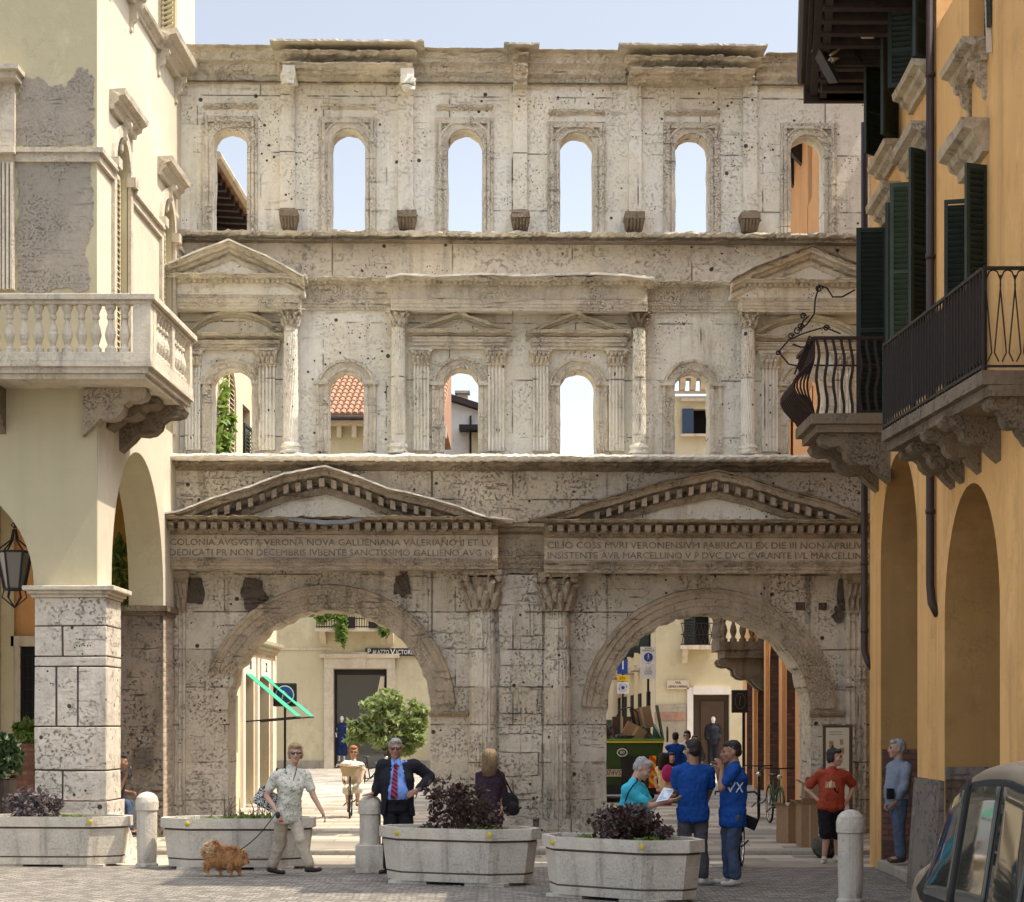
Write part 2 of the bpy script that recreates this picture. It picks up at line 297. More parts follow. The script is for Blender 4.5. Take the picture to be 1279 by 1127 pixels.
# ------------------------------------------------------------------ objects
W = {}
def tag(o, label=None, cat=None, group=None, kind=None):
    if label: o['label'] = label
    if cat: o['category'] = cat
    if group: o['group'] = group
    if kind: o['kind'] = kind
    return o
def empty(name, loc, label, cat, group=None, rz=0):
    o = bpy.data.objects.new(name, None); COL.objects.link(o); o.empty_display_size = .2
    o.location = loc; o.rotation_euler = (0, 0, rz)
    W[o.name] = Matrix.Translation(loc) @ Matrix.Rotation(rz, 4, 'Z')
    return tag(o, label, cat, group)
def jit(p, a, s=3.0):
    if not a: return p
    n = noise.noise_vector(Vector(p)*s*.8); n2 = noise.noise_vector(Vector(p)*s*4.1+Vector((7, 3, 1))); n3 = noise.noise_vector(Vector(p)*s*11)
    return Vector(p)+n*a*.35+n2*a*.6+n3*a*.5
class MB:
    def __init__(s): s.v = []; s.f = []; s.mi = set()
    def add(s, vs, fs, j=0):
        b = len(s.v); s.v += [jit(Vector(p), j) for p in vs]; s.f += [tuple(b+i for i in f) for f in fs]; return s
    def box(s, x0, x1, y0, y1, z0, z1, j=0):
        return s.add([(x0,y0,z0),(x1,y0,z0),(x1,y1,z0),(x0,y1,z0),(x0,y0,z1),(x1,y0,z1),(x1,y1,z1),(x0,y1,z1)],
              [(0,3,2,1),(4,5,6,7),(0,1,5,4),(1,2,6,5),(2,3,7,6),(3,0,4,7)], j)
    def obox(s, c, ax, ay, az, hx, hy, hz):      # oriented box
        c = Vector(c); ax, ay, az = Vector(ax)*hx, Vector(ay)*hy, Vector(az)*hz
        vs = [c+a*ax+b*ay+d*az for d in (-1, 1) for a, b in ((-1,-1),(1,-1),(1,1),(-1,1))]
        return s.add(vs, [(0,3,2,1),(4,5,6,7),(0,1,5,4),(1,2,6,5),(2,3,7,6),(3,0,4,7)])
    def bar(s, a, b, w, h=None, up=(0,0,1)):
        a, b = Vector(a), Vector(b); d = (b-a); L = d.length; d.normalize(); up = Vector(up)
        if abs(d.dot(up)) > .95: up = Vector((0, 1, 0))
        sx = d.cross(up).normalized(); uz = sx.cross(d)
        return s.obox((a+b)/2, d, sx, uz, L/2, w/2, (h or w)/2)
    def prism(s, poly, d, j=0):                  # poly: list of 3-D points, d: extrusion vector
        n = len(poly); d = Vector(d); A = [Vector(p) for p in poly]
        return s.add(A+[p+d for p in A], [tuple(range(n))[::-1], tuple(range(n, 2*n))]+[(i, (i+1) % n, n+(i+1) % n, n+i) for i in range(n)], j)
    def tube(s, pts, r, n=8, cap=True, j=0):
        pts = [Vector(p) for p in pts]; rs = r if isinstance(r, (list, tuple)) else [r]*len(pts)
        b = len(s.v); prev = None
        for i, p in enumerate(pts):
            d = (pts[min(i+1, len(pts)-1)]-pts[max(i-1, 0)])
            d = d.normalized() if d.length > 1e-9 else Vector((0,0,1))
            if prev is None:
                u = d.orthogonal().normalized()
            else:
                u = (prev-d*prev.dot(d)); u = u.normalized() if u.length > 1e-6 else d.orthogonal().normalized()
            prev = u; w = d.cross(u)
            for k in range(n):
                a = 2*math.pi*k/n
                s.v.append(jit(p+(u*math.cos(a)+w*math.sin(a))*rs[i], j))
        for i in range(len(pts)-1):
            for k in range(n):
                s.f.append((b+i*n+k, b+i*n+(k+1) % n, b+(i+1)*n+(k+1) % n, b+(i+1)*n+k))
        if cap:
            s.f.append(tuple(b+k for k in range(n))[::-1]); s.f.append(tuple(b+(len(pts)-1)*n+k for k in range(n)))
        return s
    def lathe(s, cx, cy, prof, n=16, fn=None, a0=0, a1=2*math.pi, j=0):
        b = len(s.v); full = abs(a1-a0-2*math.pi) < 1e-6; m = n if full else n+1
        for i, (r, z) in enumerate(prof):
            for k in range(m):
                a = a0+(a1-a0)*k/n; rr = r*(fn(a, z) if fn else 1)
                s.v.append(jit(Vector((cx+rr*math.cos(a), cy+rr*math.sin(a), z)), j))
        for i in range(len(prof)-1):
            for k in range(n):
                k2 = (k+1) % n if full else k+1
                s.f.append((b+i*m+k, b+i*m+k2, b+(i+1)*m+k2, b+(i+1)*m+k))
        if full:
            s.f.append(tuple(b+k for k in range(n))[::-1]); s.f.append(tuple(b+(len(prof)-1)*m+k for k in range(n)))
        return s
    def ell(s, c, r, n=12, rot=None, j=0):
        c = Vector(c); r = Vector(r) if not isinstance(r, (int, float)) else Vector((r, r, r))
        b = len(s.v); m = max(6, n//2+1)
        def put(p):
            p = Vector((p[0]*r[0], p[1]*r[1], p[2]*r[2]))
            if rot: p = rot @ p
            s.v.append(jit(c+p, j))
        put((0, 0, -1))
        for i in range(1, m):
            t = -math.pi/2+math.pi*i/m
            for k in range(n):
                a = 2*math.pi*k/n; put((math.cos(t)*math.cos(a), math.cos(t)*math.sin(a), math.sin(t)))
        put((0, 0, 1)); top = len(s.v)-1
        for k in range(n):
            s.f.append((b, b+1+(k+1) % n, b+1+k)); s.f.append((top, b+1+(m-2)*n+k, b+1+(m-2)*n+(k+1) % n))
        for i in range(m-2):
            for k in range(n):
                s.f.append((b+1+i*n+k, b+1+i*n+(k+1) % n, b+1+(i+1)*n+(k+1) % n, b+1+(i+1)*n+k))
        return s
    def cap2(s, a, b, ra, rb, n=12):             # capsule with two radii
        a, b = Vector(a), Vector(b); d = b-a; L = max(d.length, 1e-5); d = d/L
        pts = [a-d*ra*.95, a-d*ra*.6, a]+[a+d*L*t for t in (.33, .66)]+[b, b+d*rb*.6, b+d*rb*.95]
        return s.tube(pts, [ra*.25, ra*.8, ra, ra+(rb-ra)*.33, ra+(rb-ra)*.66, rb, rb*.8, rb*.25], n)
    def sweep(s, path, prof, j=0, step=.18, yoff=0):   # path [(x,z)], prof [(out,up)]; shear sweep in local xz with out = -y
        P = []
        for i in range(len(path)-1):
            (x0, z0), (x1, z1) = path[i], path[i+1]; n = max(1, int(abs(x1-x0)/step))
            for k in range(n): P.append((x0+(x1-x0)*k/n, z0+(z1-z0)*k/n))
        P.append(path[-1]); m = len(prof); b = len(s.v)
        for (x, z) in P:
            for (o, up) in prof: s.v.append(jit(Vector((x, yoff-o, z+up)), j if o > .001 else 0, 2.6))
        for i in range(len(P)-1):
            for k in range(m-1):
                s.f.append((b+i*m+k, b+(i+1)*m+k, b+(i+1)*m+k+1, b+i*m+k+1))
        s.f.append(tuple(b+k for k in range(m))); s.f.append(tuple(b+(len(P)-1)*m+k for k in range(m))[::-1])
        return s
    def build(s, name, mat, parent=None, local=False, smooth=False, bevel=0, sub=0):
        me = bpy.data.meshes.new(name)
        vs = s.v
        if parent is not None and not local:
            inv = W[parent.name].inverted(); vs = [inv @ Vector(p) for p in vs]
        me.from_pydata([tuple(p) for p in vs], [], s.f); me.validate()
        for mt in (mat if isinstance(mat, (list, tuple)) else [mat]): me.materials.append(mt if not isinstance(mt, str) else M[mt])
        if smooth: me.polygons.foreach_set('use_smooth', [True]*len(me.polygons))
        if s.mi and len(me.polygons) == len(s.f):
            for i in s.mi: me.polygons[i].material_index = 1
        o = bpy.data.objects.new(name, me); COL.objects.link(o)
        if parent is not None: o.parent = parent; W[o.name] = W[parent.name]
        else: W[o.name] = Matrix.Identity(4)
        if bevel:
            b = o.modifiers.new('bevel', 'BEVEL'); b.width = bevel; b.segments = 2; b.limit_method = 'ANGLE'
        return o
def kids(o): return [c for c in bpy.data.objects if c.parent == o]
def copy_tree(o, parent=None):
    c = o.copy(); COL.objects.link(c)
    W[c.name] = W.get(o.name, Matrix.Identity(4))
    if parent: c.parent = parent
    for ch in kids(o): copy_tree(ch, c)
    return c
def evalmesh(ob):
    sc.collection.objects.link(ob); dg = bpy.context.evaluated_depsgraph_get(); dg.update()
    me = bpy.data.meshes.new_from_object(ob.evaluated_get(dg)); bpy.data.objects.remove(ob); return me
def text(name, s, size, mat, parent, M4, ext=.004, align='CENTER', sx=1, local=True, font=None):
    cu = bpy.data.curves.new(name, 'FONT'); cu.body = s; cu.size = size; cu.extrude = ext; cu.align_x = align; cu.align_y = 'CENTER'; cu.resolution_u = 2
    t = bpy.data.objects.new(name+'_tmp', cu); me = evalmesh(t)
    Mx = M4 @ Matrix.Diagonal((sx, 1, 1, 1))
    if not local: Mx = W[parent.name].inverted() @ Mx
    me.transform(Mx); me.materials.clear(); me.materials.append(M[mat] if isinstance(mat, str) else mat)
    o = bpy.data.objects.new(name, me); COL.objects.link(o); o.parent = parent; W[o.name] = W[parent.name]
    return o
FACE = Matrix.Rotation(R(90), 4, 'X')            # text standing up, readable from -Y
# wall with openings. ops: (s0, s1, zbot, zspring, rise). mp(s, d, z) -> point; d = depth into the wall
def arch_wall(mb, s0, s1, z0, z1, ops, t, mp, seg=14, wob=0, rv=None):
    ops = sorted(ops); two = rv is not None; rv = 'rv'
    def q(m, a, b, c, d):
        if m == 'rv' and two: mb.mi.add(len(mb.f))
        mb.add([a, b, c, d], [(0, 1, 2, 3)])
    cur = s0
    def panel(a, b, za, zb):
        if b-a < 1e-4 or zb-za < 1e-4: return
        q(mb, mp(a,0,za), mp(b,0,za), mp(b,0,zb), mp(a,0,zb)); q(mb, mp(b,t,za), mp(a,t,za), mp(a,t,zb), mp(b,t,zb))
    for (a, b, zb, zs, rise) in ops:
        panel(cur, a, z0, z1); panel(a, b, z0, zb)
        if rise > 0:
            ang = [math.pi-math.pi*k/seg for k in range(seg+1)]
            pts = []
            for k, th in enumerate(ang):
                w = 1+(wob*noise.noise(Vector((a*3.1+k*.7, zs, 1)))*2 if wob and 0 < k < seg else 0)
                pts.append(((a+b)/2+math.cos(th)*(b-a)/2*w, zs+math.sin(th)*rise*w))
        else: pts = [(a, zs), (b, zs)]
        for k in range(len(pts)-1):
            (xa, za), (xb, zb2) = pts[k], pts[k+1]
            q(mb, mp(xa,0,za), mp(xb,0,zb2), mp(xb,0,z1), mp(xa,0,z1)); q(mb, mp(xb,t,zb2), mp(xa,t,za), mp(xa,t,z1), mp(xb,t,z1))
            q(rv, mp(xa,0,za), mp(xa,t,za), mp(xb,t,zb2), mp(xb,0,zb2))
        def side(x, fl):
            n = 8; pr = [(x+fl*(wob*.9*abs(noise.noise(Vector((x*5, k*.9, 3)))) if wob and 0 < k < n else 0), zb+(zs-zb)*k/n) for k in range(n+1)]
            for k in range(n):
                (xa, za), (xb, zz) = pr[k], pr[k+1]
                q(rv, mp(xa,0,za), mp(xa,t,za), mp(xb,t,zz), mp(xb,0,zz))
                if wob:   # close the sliver between straight panel edge and the worn edge
                    e = x
                    q(mb, mp(e,0,za), mp(xa,0,za), mp(xb,0,zz), mp(e,0,zz))
        side(a, 1); side(b, -1)
        if zb > z0+1e-4: q(rv, mp(a,0,zb), mp(b,0,zb), mp(b,t,zb), mp(a,t,zb))
        cur = b
    panel(cur, s1, z0, z1)
    q(mb, mp(s0,0,z1), mp(s1,0,z1), mp(s1,t,z1), mp(s0,t,z1))
    q(mb, mp(s0,0,z0), mp(s0,0,z1), mp(s0,t,z1), mp(s0,t,z0)); q(mb, mp(s1,0,z0), mp(s1,0,z1), mp(s1,t,z1), mp(s1,t,z0))
def leaves(mb, c, r, n, size, seed=0, shell=.0, flat=.0, elong=2.0):
    rnd = random.Random(seed)
    cs = [(Vector(c)+Vector([rnd.gauss(0, .42)*k for k in r]), rnd.uniform(.25, .5)) for _ in range(9)]
    for i in range(n):
        if i % 3 == 0:
            d = Vector([rnd.gauss(0, 1) for _ in range(3)]).normalized()*rnd.uniform(.3, 1)**.6
            p = Vector(c)+Vector([d[k]*r[k] for k in range(3)])
        else:
            q, w = cs[rnd.randrange(9)]
            d = Vector([rnd.gauss(0, 1) for _ in range(3)]).normalized()*rnd.uniform(.5, 1)
            p = q+Vector([d[k]*r[k]*w for k in range(3)])
        a = Vector([rnd.gauss(0, 1) for _ in range(3)]).normalized(); a.z -= flat; b = a.cross(Vector([rnd.gauss(0, 1) for _ in range(3)])).normalized()
        s_ = size*rnd.uniform(.6, 1.3); a = a.normalized()*s_*elong*.5; b = b*s_*.5; n_ = a.cross(b).normalized()*s_*.12
        mb.add([p-a, p+b+n_, p+a, p-b+n_], [(0, 1, 2), (0, 2, 3)])
# =================================================================== THE ROMAN GATE
YG = 33.1
def gx(u, p=0): return (u-U0)*(YG-p)/F
def gz(v, p=0): return H+(V0-v)*(YG-p)/F
gate = empty('roman_gate', (0, YG, 0), 'ancient pale stone double arched city gate with two storeys of arched windows', 'gate', rz=R(1.2))
def G(mb, name, mat, **k): return mb.build(name, mat, gate, local=True, **k)
PU, PM, PL = .30, .40, .70                       # how far each storey stands forward
def gmp(p): return lambda s, d, z: Vector((s, -p+d, z))
# --- storey walls
def op(u0, u1, vt, vb, p):
    a, b = gx(u0, p), gx(u1, p); r = (b-a)/2; zt = gz(vt, p)
    return (a, b, gz(vb, p), zt-r, r)
w = MB()
ops3 = [op(267, 309, 163, 293, PU), op(414, 456, 163, 293, PU), op(559, 602, 163, 293, PU), op(699, 741, 166, 293, PU), op(843, 886, 167, 293, PU), op(988, 1030, 168, 293, PU)]
arch_wall(w, gx(190, PU), gx(1125, PU), gz(293, PU), gz(66, PU), ops3, .42, gmp(PU), wob=.03)
G(w, 'upper_storey_wall', 'stone_up')
w = MB()
w.box(gx(190, PM), gx(1125, PM), -PM+.02, .1, gz(352, PM), gz(293, PU)-.002)
G(w, 'band_wall', stone('band_stone', (.68,.60,.47), (.56,.51,.42), (.28,.22,.17), stain=.5, joints=(2.0,.9), streak=.5, bump=.8))
w = MB()
ops2 = [op(266, 315, 461, 574, PM), op(410, 454, 465, 574, PM), op(554, 597, 461, 574, PM), op(699, 743, 463, 574, PM), op(842, 886, 464, 574, PM), op(986, 1030, 466, 574, PM)]
arch_wall(w, gx(190, PM), gx(1125, PM), gz(574, PM), gz(352, PM), ops2, .42, gmp(PM), wob=.03)
G(w, 'middle_storey_wall', 'stone_up')
w = MB()
ops1 = [(gx(284, PL), gx(537, PL), -.2, gz(762, PL)-1.66, 1.66), (gx(756, PL), gx(1013, PL), -.2, gz(766, PL)-1.68, 1.68)]
arch_wall(w, gx(180, PL), gx(1135, PL), -.2, gz(574, PL), ops1, 1.15, gmp(PL), seg=44, wob=.022)
G(w, 'ground_storey_wall', 'stone_lo')
# --- profiles (out, up)
def prof_corn(h, o):      # cornice crowned by a lip
    return [(0, 0), (o*.15, 0), (o*.2, h*.18), (o*.45, h*.30), (o*.5, h*.52), (o*.85, h*.60), (o*.88, h*.85), (o, h*.9), (o, h), (0, h)]
def prof_arch(h, o):      # three fasciae
    return [(0, 0), (o*.5, 0), (o*.5, h*.28), (o*.68, h*.30), (o*.68, h*.58), (o*.86, h*.6), (o*.9, h*.82), (o, h*.88), (o, h), (0, h)]
def flat(h, o): return [(0, 0), (o, 0), (o, h), (0, h)]
def run(mb, u0, u1, v0, v1, p, o, pf, j=.025, vr=None, step=.05):
    """moulding from pixel rows v0 (top) to v1 (bottom) on the plane p"""
    z1 = gz(v0, p+o); z0 = gz(v1, p+o*.6); vr = vr or 0
    mb.sweep([(gx(u0, p+o), z0), (gx(u1, p+o), z0+vr)], pf(z1-z0, o), j, step, yoff=-p)
# --- top cornice
t = MB(); run(t, 188, 352, 62, 100, PU, .30, prof_corn, .03); run(t, 512, 642, 64, 100, PU, .30, prof_corn, .03); run(t, 658, 782, 64, 101, PU, .30, prof_corn, .03); run(t, 946, 1100, 66, 102, PU, .30, prof_corn, .03)
run(t, 188, 1100, 100, 107, PU, .05, flat, .01)
G(t, 'top_cornice', 'carved')
for (u0, u1, v0, v1, lab) in ((352, 514, 70, 97, 0), (786, 944, 74, 99, 0), (641, 658, 70, 104, 1)):
    t = MB(); run(t, u0, u1, v0+9, v1, PU, .62, prof_arch, .035); run(t, u0-6*(not lab), u1+6*(not lab), v0-6, v0+9, PU, .66, prof_corn, .05, step=.05)
    G(t, 'projecting_entablature', 'carved')
t = MB(); run(t, 188, 338, 58, 63, PU, .44, flat, .012); run(t, 527, 629, 60, 65, PU, .44, flat, .012); run(t, 671, 774, 61, 66, PU, .44, flat, .012); run(t, 957, 1100, 63, 68, PU, .44, flat, .012)
run(t, 336, 528, 53, 59, PU, .80, flat, .02); run(t, 628, 672, 55, 61, PU, .78, flat, .02); run(t, 772, 958, 55, 61, PU, .80, flat, .02)
G(t, 'capping_slab', 'carved')
for (u, v, r) in ((360, 99, .15), (507, 102, .16)):
    t = MB(); t.ell((gx(u, .9), -.86, gz(v, .9)), (r*.85, r*.7, r), 12, j=.07); t.box(gx(u-8, .9), gx(u+8, .9), -.9, -PU+.02, gz(v-2, .9), gz(v-16, .9), .03)
    G(t, 'broken_scroll', 'stone_up')
# --- upper storey: strips, frames, consoles
for (u0, u1) in ((350, 369), (497, 516), (640, 658), (785, 801), (928, 946)):
    t = MB(); t.sweep([(gx(u0, PU), gz(292, PU)), (gx(u1, PU), gz(292, PU))], flat(gz(100, PU)-gz(292, PU), .07), 0, .3, yoff=-PU)
    G(t, 'pilaster_strip', 'stone_up', bevel=.01)
for i, (u0, u1) in enumerate(((348, 371), (495, 519), (638, 661), (780, 805), (926, 950))):
    t = MB(); p = PU+.36; a, b = gx(u0, p), gx(u1, p); zt, zm, zb = gz(263, p), gz(271, p), gz(289, p-.2)
    t.box(a, b, -p, -PU+.02, zm, zt, .02)
    t.add([(a+.02,-p+.03,zm),(b-.02,-p+.03,zm),(b-.02,-PU,zm),(a+.02,-PU,zm),(a+.05,-p+.17,zb),(b-.05,-p+.17,zb),(b-.05,-PU,zb),(a+.05,-PU,zb)],
          [(0,3,2,1),(4,5,6,7),(0,1,5,4),(1,2,6,5),(2,3,7,6),(3,0,4,7)])
    for k in range(5):
        x = a+.05+(b-a-.1)*k/4
        t.cap2((x, -p+.03, zm-.02), (x, -p+.13, zb+.04), .022, .03, 7)
        t.cap2((a+.02, -p+.05+k*.05, zm-.02), (a+.05, -p+.15+k*.03, zb+.04), .02, .025, 6); t.cap2((b-.02, -p+.05+k*.05, zm-.02), (b-.05, -p+.15+k*.03, zb+.04), .02, .025, 6)
    G(t, 'carved_console', 'crust')
def frame_win(u0, u1, vt, vb, a, b, crown, p, w_=.055):
    """rectangular moulding with a ring over the arch"""
    t = MB()
    X0, X1, ZT, ZB = gx(u0, p), gx(u1, p), gz(vt, p), gz(vb, p)
    for k in (0, 1):
        o = .035+.03*k; q = .055*k
        t.box(X0+q, X0+q+.05, -p-o, -p+.01, ZB, ZT-q, .008); t.box(X1-q-.05, X1-q, -p-o, -p+.01, ZB, ZT-q, .008); t.box(X0+q+.05, X1-q-.05, -p-o, -p+.01, ZT-q-.05, ZT-q, .008)
    return t
def ring(mb, u0, u1, vt, vb, p, prof, wobz=0):
    """archivolt: prof = [(radius offset, out)] round the opening"""
    a, b = gx(u0, p), gx(u1, p); r = (b-a)/2; cx = (a+b)/2; zs = gz(vt, p)-r; zb = gz(vb, p)
    path = [(0, zb)]; n = 22
    pts = [(math.cos(math.pi-math.pi*k/n), math.sin(math.pi-math.pi*k/n)) for k in range(n+1)]
    m = len(prof); base = len(mb.v); rows = []
    zz = [zb+(zs-zb)*k/5 for k in range(5)]
    for z in zz: rows.append([Vector((cx-r-q, -p-o, z)) for q, o in prof])
    for c, s_ in pts: rows.append([Vector((cx+c*(r+q), -p-o, zs+s_*(r+q))) for q, o in prof])
    for z in zz[::-1]: rows.append([Vector((cx+r+q, -p-o, z)) for q, o in prof])
    for rw in rows: mb.v += [jit(x, .012, 4) for x in rw]
    for i in range(len(rows)-1):
        for k in range(m-1): mb.f.append((base+i*m+k, base+i*m+k+1, base+(i+1)*m+k+1, base+(i+1)*m+k))
RP = [(.012, -.01), (.012, .05), (.06, .055), (.065, .035), (.13, .04), (.135, .06), (.17, .06), (.18, -.01)]
for i, (u0, u1) in enumerate(((253, 322), (398, 470), (543, 616), (683, 756), (828, 900), (975, 1046))):
    o3 = ((267, 309, 163), (414, 456, 163), (559, 602, 163), (699, 741, 166), (843, 886, 167), (988, 1030, 168))[i]
    t = frame_win(u0, u1, 148+(i > 2)*4, 291, *o3, PU); ring(t, *o3, 291, PU, RP)
    rnd = random.Random(i)
    for k in range(46):                      # carved leaf scroll down both jambs
        zz = gz(180, PU)+(gz(290, PU)-gz(180, PU))*k/46
        for x in (gx(u0+8, PU), gx(u1-8, PU)):
            t.ell((x+rnd.uniform(-.03, .03), -PU-.005, zz), (rnd.uniform(.02, .045), rnd.uniform(.015, .04), .026), 6)
    for x in (gx(u0+9, PU), gx(u1-9, PU)):
        z = gz(157+(i > 2)*3, PU)
        t.tube([(x+math.cos(q)*.055, -PU-.02, z+math.sin(q)*.055) for q in [k*math.pi/5 for k in range(11)]], .012, 5)
    G(t, 'carved_window_frame', 'carved', smooth=False)
    if i in (1, 2, 3, 4, 0):
        t = MB(); run(t, u0+2, u1-1, 131+(i > 2)*5, 138+(i > 2)*5, PU, .07, prof_corn, .03, step=.05)
        G(t, 'window_hood', 'carved')
# --- ledge between storeys
t = MB(); run(t, 190, 1110, 289, 302, PU, .34, lambda h, o: [(0,0),(o*.4,0),(o*.5,h*.35),(o*.9,h*.5),(o,h*.8),(o,h),(0,h)], .045, step=.055)
G(t, 'upper_ledge', 'carved')
# --- middle entablature: recessed runs then projecting ones
def entab(name, u0, u1, vs, p, mat='carved', j=.02, dent=True, corn=.28):
    t = MB(); v0, v1, v2, v3 = vs
    run(t, u0, u1, v2, v3, p, .09, prof_arch, j*.5); run(t, u0, u1, v1, v2, p, .05, flat, j*.3)
    run(t, u0-(8 if corn > .25 and p > PM+.1 else 0), u1+(8 if corn > .25 and p > PM+.1 else 0), v0, v1, p, corn, prof_corn, j*1.6, step=.05)
    if dent:
        x = gx(u0, p+.1); z1 = gz(v1, p+.1)+.01
        while x < gx(u1, p+.1)-.05:
            t.box(x, x+.045, -p-.17, -p, z1-.0, z1+.055, .006); x += .085
    o = G(t, name, mat); return o
entab('recessed_entablature', 366, 492, (347, 357, 375, 388), PM); entab('recessed_entablature', 804, 932, (350, 359, 376, 389), PM)
t = MB()
for (a, b, q) in ((190, 374, 0), (487, 808, 1), (926, 1110, 2)):      # solid blocks behind the projecting entablatures
    t.box(gx(a, PM+.5), gx(b, PM+.5), -PM-.42, -PM+.03, gz(388, PM+.4), gz(346, PM+.4), .0)
G(t, 'entablature_core', 'stone_up')
PE = PM+.42
entab('projecting_entablature', 190, 373, (343, 356, 374, 387), PE, j=.025); entab('projecting_entablature', 488, 807, (345, 357, 374, 388), PE, j=.025); entab('projecting_entablature', 927, 1110, (346, 358, 375, 388), PE, j=.025)
t = MB(); zq = gz(356, PE)
t.sweep([(gx(u, PE+.3), gz(v, PE+.3)) for u, v in ((480,349),(500,345),(540,347),(600,344),(650,346),(700,344),(740,343),(780,345),(816,349))], flat(.035, .34), .01, .1, yoff=-PE)
G(t, 'lead_flashing', 'ledge')
def pediment(u0, ua, u1, vb, va, p, depth, h, name='pediment', mat='carved', path=None, mod=0, tymp='stone_up', ou=0, fl=None):
    FLO = gz(647+(3 if path and path[0][0] > 600 else 0), p+depth) if mod else -99
    t = MB(); pts = path or [(u0, vb), (ua, va), (u1, vb)]
    W_ = [(gx(u, p+depth), gz(v, p+depth)-h) for u, v in pts]
    t.sweep(W_, prof_corn(h, depth), .03, .055, yoff=-p)
    t.sweep([(x, z-h*.35) for x, z in W_][0:], [(0, -.0), (depth*.3, 0), (depth*.38, h*.35), (0, h*.36)], .02, .1, yoff=-p)
    if mod:                                  # modillion blocks under the raking cornice
        x = W_[0][0]+mod*.6
        while x < W_[-1][0]-mod*.4:
            for i in range(len(W_)-1):
                if W_[i][0] <= x <= W_[i+1][0]:
                    f = (x-W_[i][0])/(W_[i+1][0]-W_[i][0]); z = W_[i][1]+(W_[i+1][1]-W_[i][1])*f; sl = (W_[i+1][1]-W_[i][1])/(W_[i+1][0]-W_[i][0])
            w_ = mod*.42
            if z < FLO-.02: x += mod; continue
            t.add([(x+a, -p-d, z+sl*a+b) for (a, d, b) in ((0,0,-.02),(w_,0,-.02),(w_,depth*.8,-.0),(0,depth*.8,-.0),(0,0,h*.45),(w_,0,h*.45),(w_,depth*.82,h*.45),(0,depth*.82,h*.45))],
                  [(0,3,2,1),(4,5,6,7),(0,1,5,4),(1,2,6,5),(2,3,7,6),(3,0,4,7)], .015)
            x += mod
    for v in t.v: v.z = max(v.z, FLO)
    o = G(t, name, mat)
    t = MB(); base = max(min(W_[0][1], W_[-1][1]), FLO)
    poly = [(x, -p-.06, max(z+.02, FLO)) for x, z in W_]+[(W_[-1][0], -p-.06, base-.03), (W_[0][0], -p-.06, base-.03)]
    t.prism(poly, (0, .3, 0)); ty = t.build('tympanum', tymp, o, local=True)
    if fl:
        t = MB(); t.sweep([(x, z+h) for x, z in W_], flat(.028, depth+.05), .012, .08, yoff=-p); t.build('lead_flashing', fl, o, local=True)
    return o
pediment(190, 285, 376, 349, 303, PE, .30, .20, path=[(190, 347), (205, 335), (250, 316), (285, 303), (330, 322), (378, 348)], fl='ledge')
pediment(914, 1013, 1112, 349, 305, PE, .30, .20, path=[(914, 349), (945, 333), (975, 322), (1014, 306), (1060, 325), (1112, 345)], fl='dark_lime')
# --- columns of the middle storey
def flute(n, k, depth, z0):
    return lambda a, z: 1-depth*abs(math.sin(n*.5*(a+k*(z-z0))))**.7
def capital(mb, x, y, z0, z1, r, seed=0, worn=.03, sq=1.5):
    h = z1-z0; rnd = random.Random(seed)
    mb.lathe(x, y, [(r*1.08, z0-.02), (r*1.12, z0+.01), (r*.95, z0+.03), (r*1.0, z0+h*.5), (r*1.25, z0+h*.82)], 14)
    for row, (zb, zt, out, n_, off) in enumerate(((0, .40, .42, 9, 0), (.22, .68, .60, 9, .35), (.45, .92, .95, 8, .39))):
        for k in range(n_):
            a = 2*math.pi*k/n_+off; c, s_ = math.cos(a), math.sin(a)
            P_ = []
            for f, o in ((0, .02), (.5, .12), (.85, .28), (1, out), (.9, out*1.15)):
                rr = r*(1+o); P_.append(Vector((x+c*rr, y+s_*rr, z0+h*(zb+(zt-zb)*f))))
            wd = r*.42*(1.0 if row < 2 else .5)
            mb.tube(P_, [wd*.6, wd*.8, wd*.65, wd*.5, wd*.3], 6, j=worn*.7); mb.ell(P_[3], wd*.42, 7, j=worn)
    for k in range(4):
        a = math.pi/4+k*math.pi/2; mb.ell((x+math.cos(a)*r*1.75, y+math.sin(a)*r*1.75, z0+h*.80), r*.30, 9, j=worn)
    q = r*sq
    mb.box(x-q, x+q, y-q, y+q*.9, z1-h*.13, z1, worn)
def column(name, uc, w_, vt, vcap, vb, p, fn, mat='stone_up', seed=0, capmat='carved', arc=True, j=.0, base=True, n=64):
    x = gx(uc, p); r = w_*(YG-p)/F/2; z0, zc, z1 = gz(vb, p), gz(vcap, p), gz(vt, p); y = -p+r*.75
    t = MB(); N = 44; prof = []
    for i in range(N+1):
        z = z0+(zc-z0)*i/N; f = i/N; prof.append((r*(1-.12*f**1.6), z))
    t.lathe(x, y, prof, n, fn, -math.pi*1.15, math.pi*.15, j=j)
    o = G(t, name, mat, smooth=False)
    t = MB(); capital(t, x, y, zc, z1, r*.9, seed); t.build('capital', capmat, o, local=True)
    if base:
        t = MB(); t.lathe(x, y, [(r*1.35, z0), (r*1.35, z0+r*.3), (r*1.15, z0+r*.45), (r*1.12, z0+r*.7), (r*1.28, z0+r*.8), (r*1.2, z0+r*1.1), (r*.98, z0+r*1.3)], 20, j=.02); t.build('column_base', 'stone_up', o, local=True)
    return o
for (u, w_, tw, s_) in ((362, 20, 6, 1), (496, 19, -6, 2), (798, 19, 4.2, 3), (935, 19, -6, 4)):
    column('spiral_column', u, w_, 386, 407, 566, PM+.33, flute(20, tw, .13 if u != 798 else .2, 0), seed=s_, capmat='carved' if u != 798 else 'crust', j=.008)
